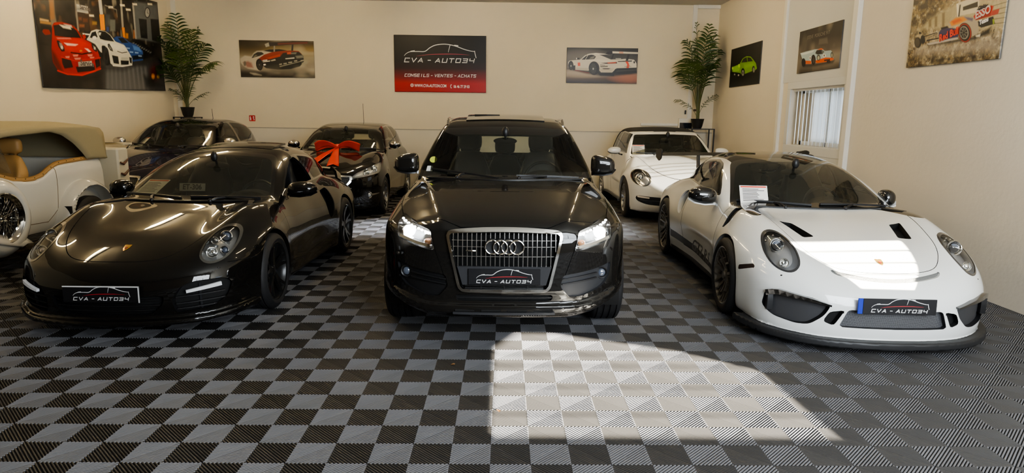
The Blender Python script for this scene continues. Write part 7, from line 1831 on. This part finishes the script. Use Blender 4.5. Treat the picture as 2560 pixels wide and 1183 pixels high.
    for kind, x, z0, tilt, w, h, yaw, lab in (('turbo', -.50, .895, None, .21, .29, -.12, 'price sheet leaning behind the windscreen of the black coupe'), ('rs', -.52, .875, -.55, .25, .20, -.05, 'price sheet with red heading behind the windscreen of the white sports coupe'),
            ('peugeot', -.56, 1.03, None, .22, .27, -.1, 'price sheet behind the windscreen of the black hatchback with bow'), ('alfa', -.60, 1.03, None, .22, .29, -.2, 'price sheet behind the windscreen of the dark blue hatchback'), ('softtop', -.55, 1.01, -.45, .22, .20, 0, 'price sheet behind the windscreen of the white convertible')):
        F = root_info[kind].F; ya = float(ysurf(F, x, z0, -.2, 2.2)[0]); yb = float(ysurf(F, x, z0+.12, -.2, 2.2)[0]); tl = -math.atan2(yb-ya, .12) if tilt is None else tilt
        sheet(lab, W(kind, (x, ya+.055, z0-.012)), (tl, 0, cars[kind][1]+yaw), w, h)
    F = root_info['turbo'].F
    o = mesh('registration_plate', *box((-.125, 0, 0), (.125, .004, .075), .002), mat('plate_paper', (.60, .62, .60), .5), None, False, loc=W('turbo', (-.20, .90, .89)), rot=(-.25, 0, 0)); setp(o, 'white plate lettered ET-306 lying on the dashboard of the black coupe', 'plate')
    text('ET-306', .072, INK, 'plate_lettering', o, (0, -.002, .037), (PI/2, 0, 0), sx=.88, bold=.0015)
    # gift bow on the black hatchback's hood
    F = root_info['peugeot'].F; red = mat('ribbon_red', (.62, .035, .012), .38, noise=.15, nscale=60); b0 = A(.02, .22, 0); b0[2] = float(zsurf(F, b0[0], b0[1])[0])
    t = thing('gift_bow', 'big red satin ribbon bow on the hood of the black hatchback', 'bow', W('peugeot', b0))
    def ribbon(C, Wd, name):
        C = np.asarray(C); Wd = np.asarray(Wd); n = len(C); k = 7; V = []
        for i in range(n):
            for q in np.linspace(-1, 1, k): V.append(C[i]+Wd[i]*q)
        mesh(name, V, [[i*k+j, i*k+j+1, (i+1)*k+j+1, (i+1)*k+j] for i in range(n-1) for j in range(k-1)], red, t).modifiers.new('t', 'SOLIDIFY').thickness = .003
    for sd in (-1, 1):
        a = np.linspace(0, 1, 40); C = []; Wd = []
        for u in a:
            ph = 2*PI*u; rx = .195*(1-math.cos(ph)); ry = -.085*math.sin(ph)*(1-.25*math.cos(ph)); lift = .06+.055*math.sin(PI*min(rx/.38, 1))
            C.append((sd*rx*.96, ry-.01, lift+.012*math.sin(ph))); wv_ = .030+.036*min(rx/.30, 1); Wd.append((sd*.010, -.022*math.sin(ph), wv_))
        ribbon(C, Wd, 'bow_loop')
    mb = MB(); mb.add(*sphere((0, -.01, .07), (.055, .055, .048), 20, 12)); mb.build('bow_knot', red, t)
    for sd, x1, y1 in ((-1, -.24, -.80), (1, .13, -.82)):
        C = []; Wd = []
        for u in np.linspace(0, 1, 14):
            x = x1*u; y = -.03+y1*u; zz = float(zsurf(F, b0[0]+x, b0[1]+y)[0])-b0[2]+.010+.045*(1-u)**2
            C.append((x, y, zz)); h = .030+.058*u; x_ = h; z2 = (float(zsurf(F, b0[0]+x+.05, b0[1]+y)[0])-float(zsurf(F, b0[0]+x-.05, b0[1]+y)[0]))/.1; Wd.append((h, 0.03*u*sd, h*z2))
        k = 7; V = []; n = len(C)
        for i in range(n):
            for q in np.linspace(-1, 1, k):
                p = A(*C[i])+A(*Wd[i])*q
                if i == n-1: p = p+(A(*C[i])-A(*C[i-1]))*(abs(q)-.5)*1.3
                V.append(p)
        mesh('bow_tail', V, [[i*k+j, i*k+j+1, (i+1)*k+j+1, (i+1)*k+j] for i in range(n-1) for j in range(k-1)], red, t).modifiers.new('t', 'SOLIDIFY').thickness = .003
    # two dry leaves on the tiles
    for (x, y, rz, lab) in ((-.33, 4.13, .4, 'small brown dry leaf on the tiles just left of the sunlit patch'), (-.02, 3.44, 1.9, 'small tan dry leaf at the left edge of the sunlit patch')):
        o = ell(0, 0, .018, .008, .3, 14); V = [(p[0], p[1], .003+.006*abs(p[1])/.008) for p in o]+[(0, 0, .002)]
        setp(mesh('dry_leaf', V, [[i, (i+1) % 14, 14] for i in range(14)], mat('dry_leaf_brown', (.22, .11, .04), .7), loc=(x, y, 0), rot=(0, 0, rz)), lab, 'leaf')
def lights():
    w = bpy.data.worlds.new('world'); sc.world = w; w.use_nodes = True
    bg = w.node_tree.nodes['Background']; bg.inputs[0].default_value = (.75, .86, 1, 1); bg.inputs[1].default_value = 1.6
    l = bpy.data.lights.new('sun', 'SUN'); l.energy = SUN_E; l.angle = math.radians(.3); l.color = (1, .93, .78)
    o = bpy.data.objects.new('sun', l); COL.objects.link(o); d = Vector((-SX, 1, -TE)); o.rotation_euler = d.to_track_quat('-Z', 'Y').to_euler(); o.location = (2, -4, 5)
    def area(name, loc, d, sx, sy, e, c, spread=PI):
        l = bpy.data.lights.new(name, 'AREA'); l.shape = 'RECTANGLE'; l.size = sx; l.size_y = sy; l.energy = e; l.color = c; l.spread = spread
        o = bpy.data.objects.new(name, l); COL.objects.link(o); o.location = loc; o.rotation_euler = Vector(d).to_track_quat('-Z', 'Y').to_euler(); return o
    area('daylight_door', (2.65, YF+.03, 1.85), (0, 1, -.12), 3.4, 3.2, DOOR_E, (.86, .93, 1))
    area('skylight_rear', (-.2, 9.6, ZC-.02), (0, 0, -1), 4.2, 1.3, SKY_E, (.82, .91, 1), .25)
    l = bpy.data.lights.new('added_spot_beam', 'SPOT'); l.energy = 1600; l.spot_size = .20; l.spot_blend = .25; l.shadow_soft_size = .003; l.color = (1, .95, .84)  # beam of the added spotlight, aimed at the convertible's hood
    o = bpy.data.objects.new('added_spot_beam', l); COL.objects.link(o); o.location = (3.9, 5.4, 3.75); o.rotation_euler = Vector((2.78-3.9, 10.25-5.4, .98-3.75)).to_track_quat('-Z', 'Y').to_euler()
    sc.view_settings.view_transform = 'AgX'; sc.view_settings.look = 'AgX - Medium High Contrast'; sc.view_settings.exposure = EXPO
    c = sc.cycles; c.max_bounces = 8; c.diffuse_bounces = 4; c.glossy_bounces = 4; c.transparent_max_bounces = 16; c.transmission_bounces = 6; c.caustics_reflective = False; c.caustics_refractive = False; c.sample_clamp_indirect = 6.
SUN_E, DOOR_E, LEFT_E, SKY_E, EXPO = 52., 290., 0., 45., 1.1
H = 1.630824
def camera():
    cd = bpy.data.cameras.new('camera'); c = bpy.data.objects.new('camera', cd); COL.objects.link(c)
    cd.sensor_width = 36; cd.lens = 1633.8/2560*36; cd.clip_start = .05; cd.clip_end = 200
    p, y, r = .1808, .0132, .0121
    fw = Vector((math.sin(y)*math.cos(p), math.cos(y)*math.cos(p), -math.sin(p))); rt = Vector((math.cos(y), -math.sin(y), 0)); up = rt.cross(fw)
    rt2 = math.cos(r)*rt+math.sin(r)*up; up2 = -math.sin(r)*rt+math.cos(r)*up
    M = Matrix((rt2, up2, -fw)).transposed().to_4x4(); M.translation = Vector((0, 0, H)); c.matrix_world = M
    sc.camera = c
    return c
room(); lights(); camera()
build_suv()
build_coupe('turbo', (-2.82, 5.44, 0), 0)
build_coupe('rs', (2.79, 5.37, 0), -.045)
build_hatch('peugeot', (-2.84, 10.95, 0), 0, 1.03)
build_hatch('alfa', (-5.62, 10.60, 0), .05, 1.05)
build_softtop((2.90, 10.88, 0), 0)
build_roadster((-5.62, 7.0, 0))
decor()
